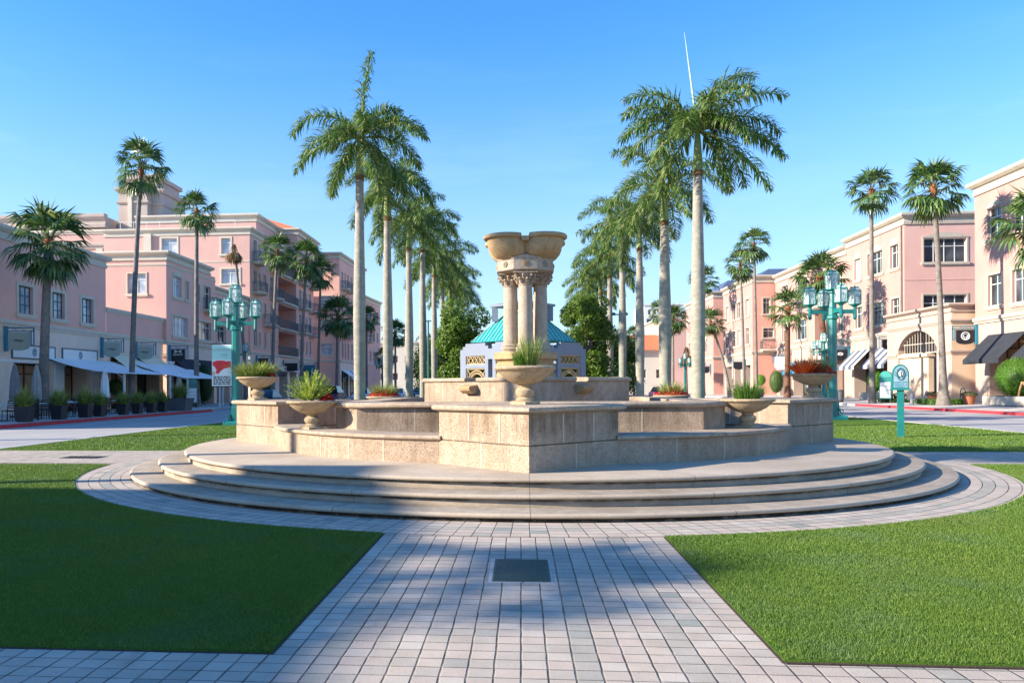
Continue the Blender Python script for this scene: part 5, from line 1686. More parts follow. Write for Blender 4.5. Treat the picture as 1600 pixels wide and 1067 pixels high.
for z in (9.2, 12.5): balcony(b7, f, 1.2, 3.6, z)
cornice(b7, [(-34, 128.3), (-25.6, 128.3), (-24.9, 140)], 16.6, .8, .4); molding(b7, [(-34, 128.3), (-25.6, 128.3), (-24.9, 140)], 5.15, .38, .2)
body(b7, [(-34, 128.3), (-25.6, 128.3), (-24.9, 140), (-34, 140)], 0, 16.5, '')
def far_block(nm, x0, x1, y0, y1, h, m, label, wins=None, roof=None):
    b = thing(nm, ((x0 + x1) / 2, y0, 0), label, 'building')
    f = Fr((x0, y0), (x1, y0)); ops = wins or []
    facade(b, f, 0, h, ops, m)
    for w in ops: window(b, f, *w, cols=1, split=0, tw=0, trim=None, nm='window')
    back_walls(b, [(x1, y0), (x1, y1), (x0, y1), (x0, y0)], 0, h, m)
    molding(b, [(x0, y1), (x0, y0), (x1, y0), (x1, y1)], h - .3, .6, .3, m, 'cornice')
    if roof:
        mb = MB(); e = .9
        mb.add([(x0 - e, y0 - e, h), (x1 + e, y0 - e, h), (x1 + e, y1 + e, h), (x0 - e, y1 + e, h), (x0 + (x1 - x0) * .3, (y0 + y1) / 2, h + roof), (x1 - (x1 - x0) * .3, (y0 + y1) / 2, h + roof)],
               [(0, 1, 5, 4), (1, 2, 5), (2, 3, 4, 5), (3, 0, 4), (0, 3, 2, 1)])
        mb.build('tiled_roof', 'roof_tile_red', b, world=True)
    else: body(b, [(x0, y0), (x1, y0), (x1, y1), (x0, y1)], 0, h, '')
    return b
far_block('pale_building', -30, -20, 160, 180, 10.5, 'far_beige', 'low pale building closing the left street behind the palms', [(a, a + 1.1, z, z + 1.4) for a in (1.5, 4, 6.5) for z in (3, 6.5)])
far_block('pale_building', -26, -10, 200, 220, 14.5, 'far_white', 'distant white block just above the palms at the end of the left street', [(a, a + 1.4, z, z + 1.4) for a in (2, 5.5, 9, 12.5) for z in (5, 8.5, 12)])
far_block('office_block', 33.6, 44, 220, 240, 23.5, 'far_white', 'distant white office block with rows of dark windows between right palm trunks', [(a, a + 1.3, z, z + 2.0) for a in (.6, 2.7, 4.8, 6.9) for z in (5, 8.2, 11.4, 14.6, 17.8)] + [(a, a + .8, 20.9, 22.3) for a in (1.0, 2.4, 3.8, 5.2, 6.6)])
far_block('tiled_house', 17, 30, 150, 162, 8.2, 'far_beige', 'low house with a sloping red tiled roof at the end of the right street', [(a, a + 1.2, 3, 4.6) for a in (2, 5, 8)], roof=3.2)
def window_r(*a, **k): k.setdefault('trim', 'trim_sand'); return window(*a, **k)
def molding_r(root, path, z, h=.3, o=.10, m='trim_sand', name='string_course'): return molding(root, path, z, h, o, m, name)
def cornice_r(root, path, z, h=.75, o=.35, m='trim_sand'): return cornice(root, path, z, h, o, m)
# ---------- right side
r1 = thing('pink_building', (32, 50, .35), 'tall pink building at the right edge with a black awning', 'building')
f = Fr((32, 58.9), (32, 36)); yw = lambda y: 58.9 - y
ops = [(yw(57.3), yw(55.75), z, z + h) for z, h in ((11.45, 2.1), (6.9, 2.1))] + [(yw(54.6), yw(52.4), z, z + h) for z, h in ((11.4, 2.1), (6.85, 2.15))] + [(yw(51.0), yw(49.4), z, z + 2.1) for z in (11.4, 6.9)] + [(yw(48), yw(45.8), z, z + 2.1) for z in (11.4, 6.9)] + [(yw(44.4), yw(42.8), z, z + 2.1) for z in (11.4, 6.9)]
facade(r1, f, 5.9, 15.1, ops, 'stucco_pink_sunside')
for w in ops: window_r(r1, f, *w, cols=2 if w[1] - w[0] < 1.8 else 3, split=.3, arch=.3 if w[2] > 10 else 0, tw=.12)
gs = [(yw(57.2), yw(53.3), .35, 4.95, 1.2), (yw(51.8), yw(47.8), .35, 4.95, 1.2), (yw(46), yw(42), .35, 4.95, 1.2)]
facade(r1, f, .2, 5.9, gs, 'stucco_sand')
for g in gs: shop(r1, f, *g[:4], dp=1.2, tan=True); awning(r1, f, g[0] - .1, g[1] + .1, 4.95, 3.25, 1.7, 'awning_black')
molding_r(r1, [(32, 58.9), (32, 36)], 5.8, .4, .2); 
cornice_r(r1, [(45, 58.9), (32, 58.9), (32, 36)], 15.75, .95, .4)
back_walls(r1, [(45, 58.9), (32, 58.9)], .2, 15.2, 'stucco_pink'); body(r1, [(32, 36), (46, 36), (46, 58.9), (32, 58.9)], 0, 15.7, '')
mb = MB(); f.box(mb, 0, 1.5, .2, 1.0, 0, .08); mb.build('plinth', 'stucco_tan', r1, world=True)
pl = thing('planter_wall', (30.5, 50.8, .3), 'low cream planter box wall below the big round shrub', 'planter')
mb = MB(); mb.box(-1.4, 1.2, -2.6, 2.0, 0, .55); mb.build('box', 'trim_sand', pl)
mb = MB(); mb.box(-1.3, 1.1, -2.5, 1.9, .55, .57); mb.build('soil', 'soil', pl)
pl = thing('planter_wall', (30.6, 71.8, .28), 'low cream planter box under the egg shaped clipped shrub', 'planter')
mb = MB(); mb.box(-.9, .9, -.9, .9, 0, .6); mb.build('box', 'trim_sand', pl)
mb = MB(); mb.box(-.8, .8, -.8, .8, .6, .62); mb.build('soil', 'soil', pl)
# gateway block
r2 = thing('gateway_block', (30.5, 64, .35), 'tan single storey gateway block with an arched grille opening', 'building')
XG = 30.6
f = Fr((XG, 69.25), (XG, 59.3))
# arched opening: wall pieces round a segmental arch
a0, a1, zs, za = 1.9, 7.9, 4.35, 5.75
mb = MB()
P = f.P
mb.add([P(0, .2), P(a0, .2), P(a0, 7.0), P(0, 7.0)], [(0, 1, 2, 3)]); mb.add([P(a1, .2), P(f.L, .2), P(f.L, 7.0), P(a1, 7.0)], [(0, 1, 2, 3)])
N = 14; arc = [(a0 + (a1 - a0) * k / N, zs + (za - zs) * sin(pi * k / N) ** .62) for k in range(N + 1)]
for k in range(N):
    (x0, z0), (x1, z1) = arc[k], arc[k + 1]
    mb.add([P(x0, z0), P(x1, z1), P(x1, 7.0), P(x0, 7.0)], [(0, 1, 2, 3)])
    mb.add([P(x0, z0), P(x1, z1), P(x1, z1, -.6), P(x0, z0, -.6)], [(3, 2, 1, 0)])
mb.add([P(a0, .2), P(a0, zs), P(a0, zs, -.6), P(a0, .2, -.6)], [(0, 1, 2, 3)]); mb.add([P(a1, .2), P(a1, zs), P(a1, zs, -.6), P(a1, .2, -.6)], [(3, 2, 1, 0)])
mb.build('wall', 'stucco_sand', r2, world=True)
mb = MB(); mb.add([(XG, 59.3, .2), (38, 59.3, .2), (38, 59.3, 7.0), (XG, 59.3, 7.0)], [(0, 1, 2, 3)]); mb.build('side_wall', 'stucco_tan', r2, world=True)
mb = MB()
f.box(mb, a0, a1 - 1.5, .2, 3.7, -.55, -.15); f.box(mb, a0 - .1, a1 - 1.4, 3.7, 3.95, -.6, .02)
mb.build('inner_pier', 'stucco_tan', r2, world=True)
mb = MB(); f.box(mb, a0, a1, .2, 6, -3.0, -2.9); mb.build('dark_recess', 'shop_dark', r2, world=True)
mb = MB()
for k in range(1, 14):
    x = a0 + (a1 - a0) * k / 14; zt = zs + (za - zs) * sin(pi * k / 14) ** .62
    f.box(mb, x - .018, x + .018, 4.0, zt, -.35, -.30)
f.box(mb, a0, a1, 3.97, 4.05, -.36, -.29); f.box(mb, a0, a1, 4.7, 4.76, -.36, -.29)
mb.build('grille', 'trim_sand', r2, world=True)
pth = [(XG, 69.25), (XG, 59.3), (38, 59.3)]
molding_r(r2, pth, 5.95, .3, .14, 'stucco_sand'); cornice_r(r2, pth, 7.35, .6, .35, 'stucco_sand')
molding_r(r2, [(XG, 61.0), (XG, 59.3), (38, 59.3)], 3.75, .3, .14, 'stucco_sand'); molding_r(r2, [(XG, 69.25), (XG, 67.4)], 3.75, .3, .14, 'stucco_sand')
molding_r(r2, [(XG, 61.35), (XG, 59.3), (38, 59.3)], .2, .75, .07, 'stucco_tan', 'plinth')
body(r2, [(XG, 59.3), (38, 59.3), (38, 69.2), (XG, 69.2)], 0, 7.3, '')
# middle right building
r3 = thing('pink_building', (32, 75, .35), 'pink three storey building with striped awnings and a dark four light window', 'building')
f = Fr((32, 69.25), (45, 69.25))
ws = [(1.55, 4.95, 11.75, 13.75), (1.5, 4.95, 6.9, 9.05)]
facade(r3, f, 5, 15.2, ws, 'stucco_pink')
window_r(r3, f, *ws[0], cols=4, split=.32, arch=.38, tw=.14); window_r(r3, f, *ws[1], cols=4, split=.32, tw=.12)
molding_r(r3, [(32, 69.25), (45, 69.25)], 12.95 - 2.7, .10, .03, 'stucco_pink')
f = Fr((32, 81.0), (32, 69.25)); yw = lambda y: 81.0 - y
ops = [(yw(76.3), yw(73.2), 11.55, 13.55), (yw(71.75), yw(70.25), 11.55, 13.55), (yw(79.2), yw(77.8), 11.55, 13.55), (yw(79.0), yw(77.4), 6.95, 8.95), (yw(76.2), yw(73.0), 6.95, 8.95), (yw(71.6), yw(70.1), 6.95, 8.95)]
facade(r3, f, 5.9, 15.2, ops, 'stucco_pink_sunside')
for i, w in enumerate(ops): window_r(r3, f, *w, cols=4 if w[1] - w[0] > 2 else 2, split=.32, arch=.42 if i < 3 else .0, tw=.14, glass='glass_pale' if i == 2 else 'glass_window')
gs = [(yw(79.4), yw(75.9), .35, 4.85, 1.2), (yw(74.2), yw(69.8), .35, 4.85, 1.2)]
facade(r3, f, .2, 5.9, gs, 'stucco_sand')
for g in gs: shop(r3, f, *g[:4], dp=1.2); awning(r3, f, g[0] - .1, g[1] + .1, 4.85, 3.3, 1.5, 'awning_stripe')
molding_r(r3, [(32, 81), (32, 69.25), (45, 69.25)], 5.8, .4, .2); cornice_r(r3, [(45, 81), (32, 81), (32, 69.25), (45, 69.25)], 15.9, .95, .4)
back_walls(r3, [(45, 81), (32, 81)], .2, 15.3, 'stucco_pink'); body(r3, [(32, 69.25), (45, 69.25), (45, 81), (32, 81)], 0, 15.8, '')
mb = MB(); mb.tube([(31.9, 69.6, 15), (31.9, 69.6, 6.2), (31.9, 69.6, 4)], .06, 6); mb.build('downpipe', 'fan_bark', r3, world=True)
# fourth right building
r4 = thing('pink_building', (32, 92, .35), 'pale pink building with tall window behind the thick brown palm', 'building')
f = Fr((32, 103), (32, 81.02)); yw = lambda y: 103 - y
ops = [(yw(100.6), yw(98.2), 11.6, 13.6), (yw(95.6), yw(91.8), 11.6, 13.7), (yw(83.0), yw(81.9), 10.8, 13.0), (yw(83.0), yw(81.9), 6.8, 9.0), (yw(100.4), yw(98.2), 6.8, 9.0), (yw(95.6), yw(92), 6.8, 9.0), (yw(89.6), yw(85), 6.4, 9.6, 1.2), (yw(89.6), yw(85), 10.6, 13.6, 1.2)]
facade(r4, f, 5.9, 14.7, ops, 'stucco_pink_sunside')
for w in ops: window_r(r4, f, *w[:4], cols=3 if w[1] - w[0] > 3 else 2, split=.3, depth=.22 if len(w) == 4 else 1.2, arch=.3 if w[2] > 11 and len(w) == 4 else 0)
gs = [(yw(101.5), yw(98), .35, 4.3, 1.2), (yw(96.5), yw(92), .35, 4.3, 1.2), (yw(90), yw(86), .35, 4.3, 1.2), (yw(85), yw(82), .35, 4.3, 1.2)]
facade(r4, f, .2, 5.9, gs, 'stucco_sand')
for i, g in enumerate(gs): shop(r4, f, *g[:4], dp=1.2, tan=i == 3)
awning(r4, f, gs[1][0], gs[1][1], 4.3, 3.1, 1.3, 'sign_blue'); 
mb = MB(); f.box(mb, yw(86), yw(81.5), 4.4, 5.5, .02, .9); cn = mb.build('shop_canopy', 'white_paint', r4, world=True)
mb = MB(); f.box(mb, yw(85.9), yw(81.6), 4.6, 4.85, .905, .93); f.box(mb, yw(85.9), yw(81.6), 5.1, 5.3, .905, .93); mb.build('canopy_stripe', 'black_board', cn, world=True)
balcony(r4, f, yw(90), yw(84.6), 9.9, pj=1.0)
for a in (yw(97.4), yw(90.6)):
    mb = MB(); f.box(mb, a - .35, a + .35, .2, 5.8, .01, .3); f.box(mb, a - .45, a + .45, 5.3, 5.8, .01, .4); mb.build('pilaster', 'stucco_sand', r4, world=True)
molding_r(r4, [(32, 103), (32, 81.02)], 5.8, .4, .2); cornice_r(r4, [(45, 103), (32, 103), (32, 81.02)], 15.35, .95, .4)
back_walls(r4, [(45, 103), (32, 103)], .2, 14.8, 'stucco_pink'); body(r4, [(32, 81.1), (45, 81.1), (45, 103), (32, 103)], 0, 15.3, '')
# fifth and sixth: orange lit end walls with blue slate roofs
def slate(b, x0, x1, y0, y1, z, h):
    mb = MB(); mb.add([(x0, y0, z), (x1, y0, z), (x1, y1, z), (x0, y1, z), (x0 + 2, y0 + 2, z + h), (x1 - 2, y0 + 2, z + h), (x1 - 2, y1 - 2, z + h), (x0 + 2, y1 - 2, z + h)],
                      [(0, 1, 5, 4), (1, 2, 6, 5), (2, 3, 7, 6), (3, 0, 4, 7), (4, 5, 6, 7)]); mb.build('slate_roof', 'slate_blue', b, world=True)
r5 = thing('orange_building', (29.5, 108, .35), 'salmon building with a blue slate roof and narrow end wall behind the twin palms', 'building')
f = Fr((29.3, 103.4), (40, 103.4)); ws = [(1.3, 2.15, 10.6, 12.6), (1.3, 2.6, 7.6, 8.8)]
facade(r5, f, .2, 15.0, ws, 'stucco_salmon')
for w in ws: window_r(r5, f, *w)
balcony(r5, f, .9, 3.0, 6.1, pj=1.0)
f = Fr((29.3, 118), (29.3, 103.4)); yw = lambda y: 118 - y
ops = [(yw(y + 1), yw(y - .6), z, z + 2.1) for y in (105.5, 109.5, 112, 115.5) for z in (10.6, 6.9)]
facade(r5, f, 5.6, 15.0, ops, 'stucco_pink_sunside')
for i, w in enumerate(ops): window_r(r5, f, *w, arch=.25 if w[2] > 10 else 0, glass='glass_pale' if i % 3 == 0 else 'glass_window')
gs = [(1.5, 4.5, .2, 4.2, 1), (6, 9, .2, 4.2, 1), (10.5, 13.5, .2, 4.2, 1)]
facade(r5, f, .2, 5.6, gs, 'stucco_sand')
for g in gs: shop(r5, f, *g[:4], dp=1)
molding_r(r5, [(29.3, 118), (29.3, 103.4), (40, 103.4)], 5.5, .4, .2); cornice_r(r5, [(29.3, 118), (29.3, 103.4), (40, 103.4)], 15.5, .95, .4)
body(r5, [(29.3, 103.4), (40, 103.4), (40, 118), (29.3, 118)], 0, 15.4, ''); slate(r5, 30.2, 40, 104.4, 117, 15.3, 1.4)
r6 = thing('orange_building', (28.7, 130, .35), 'farther salmon building with a sloping blue roof, right of the nearest right royal palm', 'building')
f = Fr((28.7, 121.5), (40, 121.5)); facade(r6, f, .2, 15.0, [], 'stucco_salmon')
f = Fr((28.7, 141), (28.7, 121.5)); ops = [(a, a + 1.5, z, z + 2) for a in (2, 6, 10, 14) for z in (10.4, 6.8)]
facade(r6, f, .2, 15.0, ops, 'stucco_pink_sunside')
for w in ops: window_r(r6, f, *w)
molding_r(r6, [(28.7, 141), (28.7, 121.5), (40, 121.5)], 5.5, .4, .2); cornice_r(r6, [(28.7, 141), (28.7, 121.5), (40, 121.5)], 15.6, .95, .4)
body(r6, [(28.7, 121.5), (40, 121.5), (40, 141), (28.7, 141)], 0, 15.5, ''); slate(r6, 29.6, 40, 122.5, 140, 15.4, 2.2)
r7 = thing('orange_building', (26.9, 158, .35), 'plain pink end wall at the far end of the right street', 'building')
f = Fr((26.9, 148.6), (40, 148.6)); facade(r7, f, .2, 14.2, [(8, 10, 7, 9)], 'stucco_pink'); window_r(r7, f, 8, 10, 7, 9)
f = Fr((26.9, 175), (26.9, 148.6)); facade(r7, f, .2, 14.2, [(a, a + 1.5, 7, 9) for a in (4, 9, 14, 19)], 'stucco_pink')
for a in (4, 9, 14, 19): window_r(r7, f, a, a + 1.5, 7, 9)
cornice_r(r7, [(26.9, 175), (26.9, 148.6), (40, 148.6)], 14.8, .95, .4); body(r7, [(26.9, 148.6), (40, 148.6), (40, 175), (26.9, 175)], 0, 14.7, '')
# ---------- distant greenery
def far_trees(nm, x0, x1, y, h, label, seed, n=5000, m='dark_leaf'):
    rng = random.Random(seed)
    cl = [(Vector((rng.uniform(x0, x1), y + rng.uniform(-4, 4), h * rng.uniform(.15, .72))), rng.uniform(1.6, 3.0)) for _ in range(int((x1 - x0) * 1.1))]
    mb = MB()
    def fn():
        c, r_ = cl[rng.randrange(len(cl))]; d = Vector((rng.gauss(0, 1), rng.gauss(0, 1), rng.gauss(0, 1))).normalized(); return c + d * r_ * rng.uniform(.7, 1.05), d
    cards(mb, n, fn, .34, rng)
    return tag(mb.build(nm, m), label, 'trees', None, 'stuff')
far_trees('distant_trees', -22, 26, 185, 9.5, 'belt of dark trees closing the far end of the avenue', 61, 9000)
far_trees('distant_trees', -140, -30, 240, 15, 'far belt of trees beyond the left buildings', 62, 9000)
far_trees('distant_trees', 30, 150, 250, 15, 'far belt of trees beyond the right buildings', 63, 9000)

# ================================================================ PAVILION
gz = thing('pavilion', (.1, 43.6, .05), 'mauve garden pavilion with stepped parapets, tan lattice arches and a teal metal roof', 'pavilion')
H = 3.42
gp = [(0, -H), (H, 0), (0, H), (-H, 0)]
for e in range(4):
    p0, p1 = gp[e], gp[(e + 1) % 4]
    f = Fr((gz.location.x + p0[0], gz.location.y + p0[1]), (gz.location.x + p1[0], gz.location.y + p1[1])); L = f.L
    ops = [(.45, 2.0, .05, 2.58, .3), (L - 2.0, L - .45, .05, 2.58, .3), (.45, 2.0, 2.78, 3.25, .3), (L - 2.0, L - .45, 2.78, 3.25, .3), (2.25, L - 2.25, .05, 3.05, .3)]
    facade(gz, f, .05, 3.45, ops, 'plaster_mauve', depth=.3)
    mb = MB()
    for a_, b_ in ((0, 2.45), (L - 2.45, L)):
        f.box(mb, a_, b_, 3.45, 3.60, -.3, .001)
        a2 = a_ + (.22 if a_ == 0 else .2); b2 = b_ - (.2 if a_ == 0 else .22)
        f.box(mb, a2, b2, 3.60, 3.76, -.3, .0015); f.box(mb, a2 + .22, b2 - .22, 3.76, 3.92, -.3, .002)
    mb.build('stepped_parapet', 'plaster_mauve', gz, world=True)
    mb = MB(); mb.add([f.P(0, .05, -.3), f.P(L, .05, -.3), f.P(L, 3.45, -.3), f.P(0, 3.45, -.3)], [])
    for a, b in ((.45, 2.0), (L - 2.0, L - .45)):
        # crossed lattice band
        nx = 5; w = (b - a) / nx
        mb = MB()
        for k in range(nx):
            x0, x1 = a + k * w, a + (k + 1) * w
            for (q0, q1) in (((x0, 2.80), (x1, 3.23)), ((x0, 3.23), (x1, 2.80))):
                mb.tube([f.P(q0[0], q0[1], -.10), f.P(q1[0], q1[1], -.10)], .022, 4)
        f.box(mb, a, b, 2.78, 2.83, -.14, -.06); f.box(mb, a, b, 3.20, 3.25, -.14, -.06); f.box(mb, a, a + .05, 2.83, 3.20, -.14, -.06); f.box(mb, b - .05, b, 2.83, 3.20, -.14, -.06)
        mb.build('lattice', 'lattice_tan', gz, world=True)
        mb = MB(); c = (a + b) / 2; R_ = (b - a) / 2 - .06
        for rr in (R_, R_ - .16): mb.tube([f.P(c + rr * cos(pi * k / 14), 1.75 + rr * sin(pi * k / 14), -.10) for k in range(15)], .028, 5)
        for k in range(1, 14): mb.tube([f.P(c + R_ * cos(pi * k / 14), 1.75 + R_ * sin(pi * k / 14), -.10), f.P(c + (R_ - .16) * cos(pi * (k + .5) / 14), 1.75 + (R_ - .16) * sin(pi * (k + .5) / 14), -.10)], .014, 4)
        f.box(mb, a, b, 2.52, 2.58, -.14, -.06); f.box(mb, a, a + .05, .05, 2.52, -.14, -.06); f.box(mb, b - .05, b, .05, 2.52, -.14, -.06)
        mb.tube([f.P(a + .05, 2.5, -.1), f.P(a + .3, 2.2, -.1)], .02, 4); mb.tube([f.P(b - .05, 2.5, -.1), f.P(b - .3, 2.2, -.1)], .02, 4)
        mb.build('arch_trellis', 'lattice_tan', gz, world=True)
# roof with standing seams
mb = MB(); apex = 6.3; e_ = 2.85; ze = 3.95
rp = [(0, -e_), (e_, 0), (0, e_), (-e_, 0)]; u_ = [(x * .28, y * .28) for x, y in rp]
mb.add([(x, y, ze) for x, y in rp] + [(x, y, 5.55) for x, y in u_], [(0, 1, 5, 4), (1, 2, 6, 5), (2, 3, 7, 6), (3, 0, 4, 7)])
rf = mb.build('roof', 'copper_teal', gz)
mb = MB()
for e in range(4):
    p0, p1 = Vector((*rp[e], ze)), Vector((*rp[(e + 1) % 4], ze)); q0, q1 = Vector((*u_[e], 5.55)), Vector((*u_[(e + 1) % 4], 5.55))
    for k in range(0, 15):
        s_ = k / 14
        a = p0.lerp(p1, s_)
        # seams run straight up the slope; stop at the hip
        t_ = min(1.0, (min(s_, 1 - s_)) / .36) if s_ not in (0, 1) else 1
        mid = .5
        up_p = q0.lerp(q1, min(1, max(0, (s_ - .36) / .28)))
        b = (p0.lerp(q0, 1) if s_ == 0 else p1.lerp(q1, 1)) if s_ in (0, 1) else (a + (up_p - a) * t_ if .36 <= s_ <= .64 else a + ((q0 + q1) / 2 - (p0 + p1) / 2) * t_)
        mb.tube([a + Vector((0, 0, .02)), b + Vector((0, 0, .02))], .036, 4)
mb.build('seam', 'seam_sheen', rf)
mb = MB(); 
for (x, y) in [(-1.5, 0), (0, -1.3), (1.5, 0), (0, 1.3), (-.75, -.65), (.75, -.65), (-.75, .65), (.75, .65)]: mb.box(x - .16, x + .16, y - .16, y + .16, 5.1, 5.9)
mb.stack([(0, -1.5), (1.7, 0), (0, 1.5), (-1.7, 0)], [(0, 5.86), (.06, 5.9), (.06, 6.0), (-.9, 6.25)])
mb.build('cupola', 'plaster_mauve', gz)
# ================================================================ STREET FURNITURE
def make_lantern(parent, loc, s=1.0):
    """hexagonal lantern: frame with glass as its child"""
    mb = MB(); n = 6; r = .27 * s; h = .66 * s
    hexa = [(r * cos(k * pi / 3), r * sin(k * pi / 3)) for k in range(n)]
    mb.stack(hexa, [(-r * .6, 0), (-r * .35, .02 * s), (-.01, .07 * s), (.008, .085 * s), (.008, .105 * s), (-.03, .105 * s)], top=True)
    for x, y in hexa:
        mb.tube([(x * .98, y * .98, .09 * s), (x * .98, y * .98, h)], .014 * s, 4)
        mb.tube([(x * .98, y * .98, h), (x * .62, y * .62, h + .13 * s), (x * .58, y * .58, h + .19 * s)], .016 * s, 4)
    mb.sweep(hexa, [(-.02, h - .015), (.012, h - .015), (.012, h + .02), (-.02, h + .02)], closed=True)
    mb.stack([(x * .58, y * .58) for x, y in hexa], [(0, h + .12 * s), (.012, h + .135 * s), (-.02, h + .16 * s)])
    mb.tube([(0, 0, h + .15 * s), (0, 0, h + .22 * s)], [.05 * s, .01 * s], 6)
    for k in range(n):
        a = (Vector((*hexa[k], 0)) + Vector((*hexa[(k + 1) % n], 0))) * .5
        c_ = a * 1.01 + Vector((0, 0, h * .58)); u = (Vector((*hexa[(k + 1) % n], 0)) - Vector((*hexa[k], 0))).normalized()
        mb.tube([c_ + u * .07 * s * cos(q_) + Vector((0, 0, .10 * s * sin(q_))) for q_ in [i * pi / 4 for i in range(9)]], .006 * s, 3)
        mb.tube([a * 1.01 + Vector((0, 0, .10 * s)), c_ - Vector((0, 0, .10 * s))], .006 * s, 3)
    fr_ = mb.build('lantern', 'teal_light', parent)
    fr_.location = loc
    mb = MB(); mb.stack([(x * .92, y * .92) for x, y in hexa], [(0, .106 * s), (0, h - .01), (-r * .36, h + .115 * s)]); mb.build('glass', 'lantern_glass', fr_)
    return fr_
def make_lamp():
    t = thing('lamp_post')
    mb = MB()
    mb.stack([(-.42, -.42), (.42, -.42), (.42, .42), (-.42, .42)], [(0, 0), (0, .10), (-.05, .14), (-.10, .16)])
    mb.build('base', 'teal', t)
    for k in range(4):
        a = k * pi / 2 + pi / 4; d = Vector((cos(a), sin(a), 0))
        mb = MB()
        pts = [d * (.56 - .42 * sin(s_ * pi / 16)) + Vector((0, 0, .12 + .85 * (1 - cos(s_ * pi / 16)))) for s_ in range(9)]
        mb.tube(pts, .035, 6)
        mb.tube([d * .30 + Vector((0, 0, .30)) + (d * cos(q_) + Vector((0, 0, 1)) * sin(q_)) * .11 for q_ in [i * pi / 6 for i in range(11)]], .022, 5)
        mb.build('scroll_bracket', 'teal', t, smooth=True)
    mb = MB()
    n = 8
    mb.stack([(.20 * cos(k * pi / 4 + pi / 8), .20 * sin(k * pi / 4 + pi / 8)) for k in range(n)],
             [(.03, .15), (.03, .7), (0, .78), (0, 1.1), (-.03, 1.15), (-.035, 3.9), (.02, 3.95), (.02, 4.05), (-.02, 4.1), (-.02, 4.35), (-.05, 4.4), (-.07, 4.92), (.0, 4.95), (.0, 5.0)])
    mb.build('pole', 'teal', t)
    for k in range(4):
        a = radians(0) + k * pi / 2; d = Vector((cos(a), sin(a), 0)); up = Vector(Z)
        mb = MB()
        side = Vector((-sin(a), cos(a), 0))
        mb.frame_box((0, 0, 0), d, side, up, (.1, .88), (-.05, .05), (4.14, 4.30))
        mb.tube([d * .85 + up * 3.90, d * .85 + up * 3.97, d * .85 + up * 4.38, d * .85 + up * 4.42], [.03, .075, .065, .11], 8)
        mb.build('arm', 'teal', t)
        make_lantern(t, tuple(d * .85 + up * 4.42), .92)
    make_lantern(t, (0, 0, 5.0), 1.0)
    return t
lamp0 = make_lamp()
LP = [((-11.85, 32.3, .06), 0, 'nearest teal lamp post on the left, carrying the white and red banner', 1.0), ((13.75, 36.4, .06), 0, 'nearest teal lamp post on the right, with five lanterns before the pale pink building', 1.13),
      ((-23.7, 64.5, .15), .6, 'teal lamp post on the far left pavement, half hidden behind the one with the banner', 1.0), ((25.9, 70.5, .2), .8, 'teal lamp post on the far right pavement, behind the nearest right one', 1.0),
      ((-19.3, 110, .15), .3, 'small distant teal lamp post between the first two left royal palms', 1.0), ((22.6, 112, .2), .5, 'small distant teal lamp post left of the nearest right royal palm', 1.0),
      ((16.5, 128, .05), .5, 'tiny teal lamp post far down the right side with a red flower basket', 1.0)]
for i, (l, rz, lb, sc_) in enumerate(LP):
    q_ = lamp0 if i == 0 else dup(lamp0, l, rz)
    q_.location = l; q_.rotation_euler = (0, 0, rz); q_.scale = (sc_,) * 3
    tag(q_, lb, 'lamp post', 'teal lamp posts with lanterns')
# banner on the nearest left lamp post
bn = thing('banner', (-11.85, 32.3, 3.4), 'white banner with a red shape and mint heading hanging from the left lamp post', 'banner')
mb = MB(); mb.box(-1.02, -.18, -.012, .012, -1.72, 0); cl = mb.build('cloth', 'white_paint', bn)
mb = MB(); mb.box(-1.02, -.18, -.016, -.0125, -.62, -.04); mb.build('heading_band', 'banner_mint', cl)
mb = MB()
pts = [(-.99, -.72), (-.80, -.66), (-.55, -.66), (-.40, -.70), (-.22, -.68), (-.20, -.92), (-.34, -.97), (-.50, -1.0), (-.66, -1.12), (-.74, -1.22), (-.86, -1.18), (-.82, -1.05), (-.90, -.92), (-.98, -.86)]
mb.add([(x, -.018, z) for x, z in pts], [tuple(range(len(pts)))])
mb.tube([(-.95 + .05 * cos(a), -.016, -1.2 + .06 * sin(a)) for a in [k * pi / 5 for k in range(11)]], .012, 4)
mb.build('red_shape', 'banner_red', cl)
mb = MB(); rng = random.Random(9)
for r_ in range(5):
    x = -.96
    while x < -.26:
        w_ = rng.uniform(.06, .22); mb.box(x, min(x + w_, -.22), -.0165, -.0125, -1.36 - r_ * .075, -1.315 - r_ * .075); x += w_ + .03
mb.build('small_print', 'letters_black', cl)
lettering('DOWNTOWN', .135, 'sage', cl, (-.60, -.018, -.22), (pi / 2, 0, 0), world=False)
lettering('LIVE', .17, 'sage', cl, (-.50, -.018, -.44), (pi / 2, 0, 0), world=False)
mb = MB(); mb.tube([(-.1, 0, .02), (-1.06, 0, .02)], .02, 6); mb.tube([(-.1, 0, -1.74), (-1.06, 0, -1.74)], .02, 6); mb.build('rod', 'dark_metal', bn)
# slim street light poles behind the royal palms
for (x, y, lb) in ((-7.0, 60, 'slim green pole light between the left royal palm trunks'), (6.9, 56.4, 'slim green pole light between the right royal palm trunks'), (8.2, 84, 'thin pale blue green pole beside the right green tree')):
    t = thing('pole_light', (x, y, .05), lb, 'street light', 'slim pole lights on the median')
    mb = MB(); mb.tube([(0, 0, 0), (0, 0, 6.6)], [.09, .06], 8); mb.build('pole', 'teal_dark', t)
    mb = MB(); mb.box(-.35, .35, -.04, .04, 6.5, 6.58); mb.build('crossbar', 'teal_dark', t)
    for s_ in (-1, 1):
        mb = MB(); mb.stack([(s_ * .42 - .14, -.12), (s_ * .42 + .14, -.12), (s_ * .42 + .14, .12), (s_ * .42 - .14, .12)], [(0, 6.48), (.02, 6.56), (-.05, 6.68)]); mb.build('lamp_head', 'teal_dark', t)

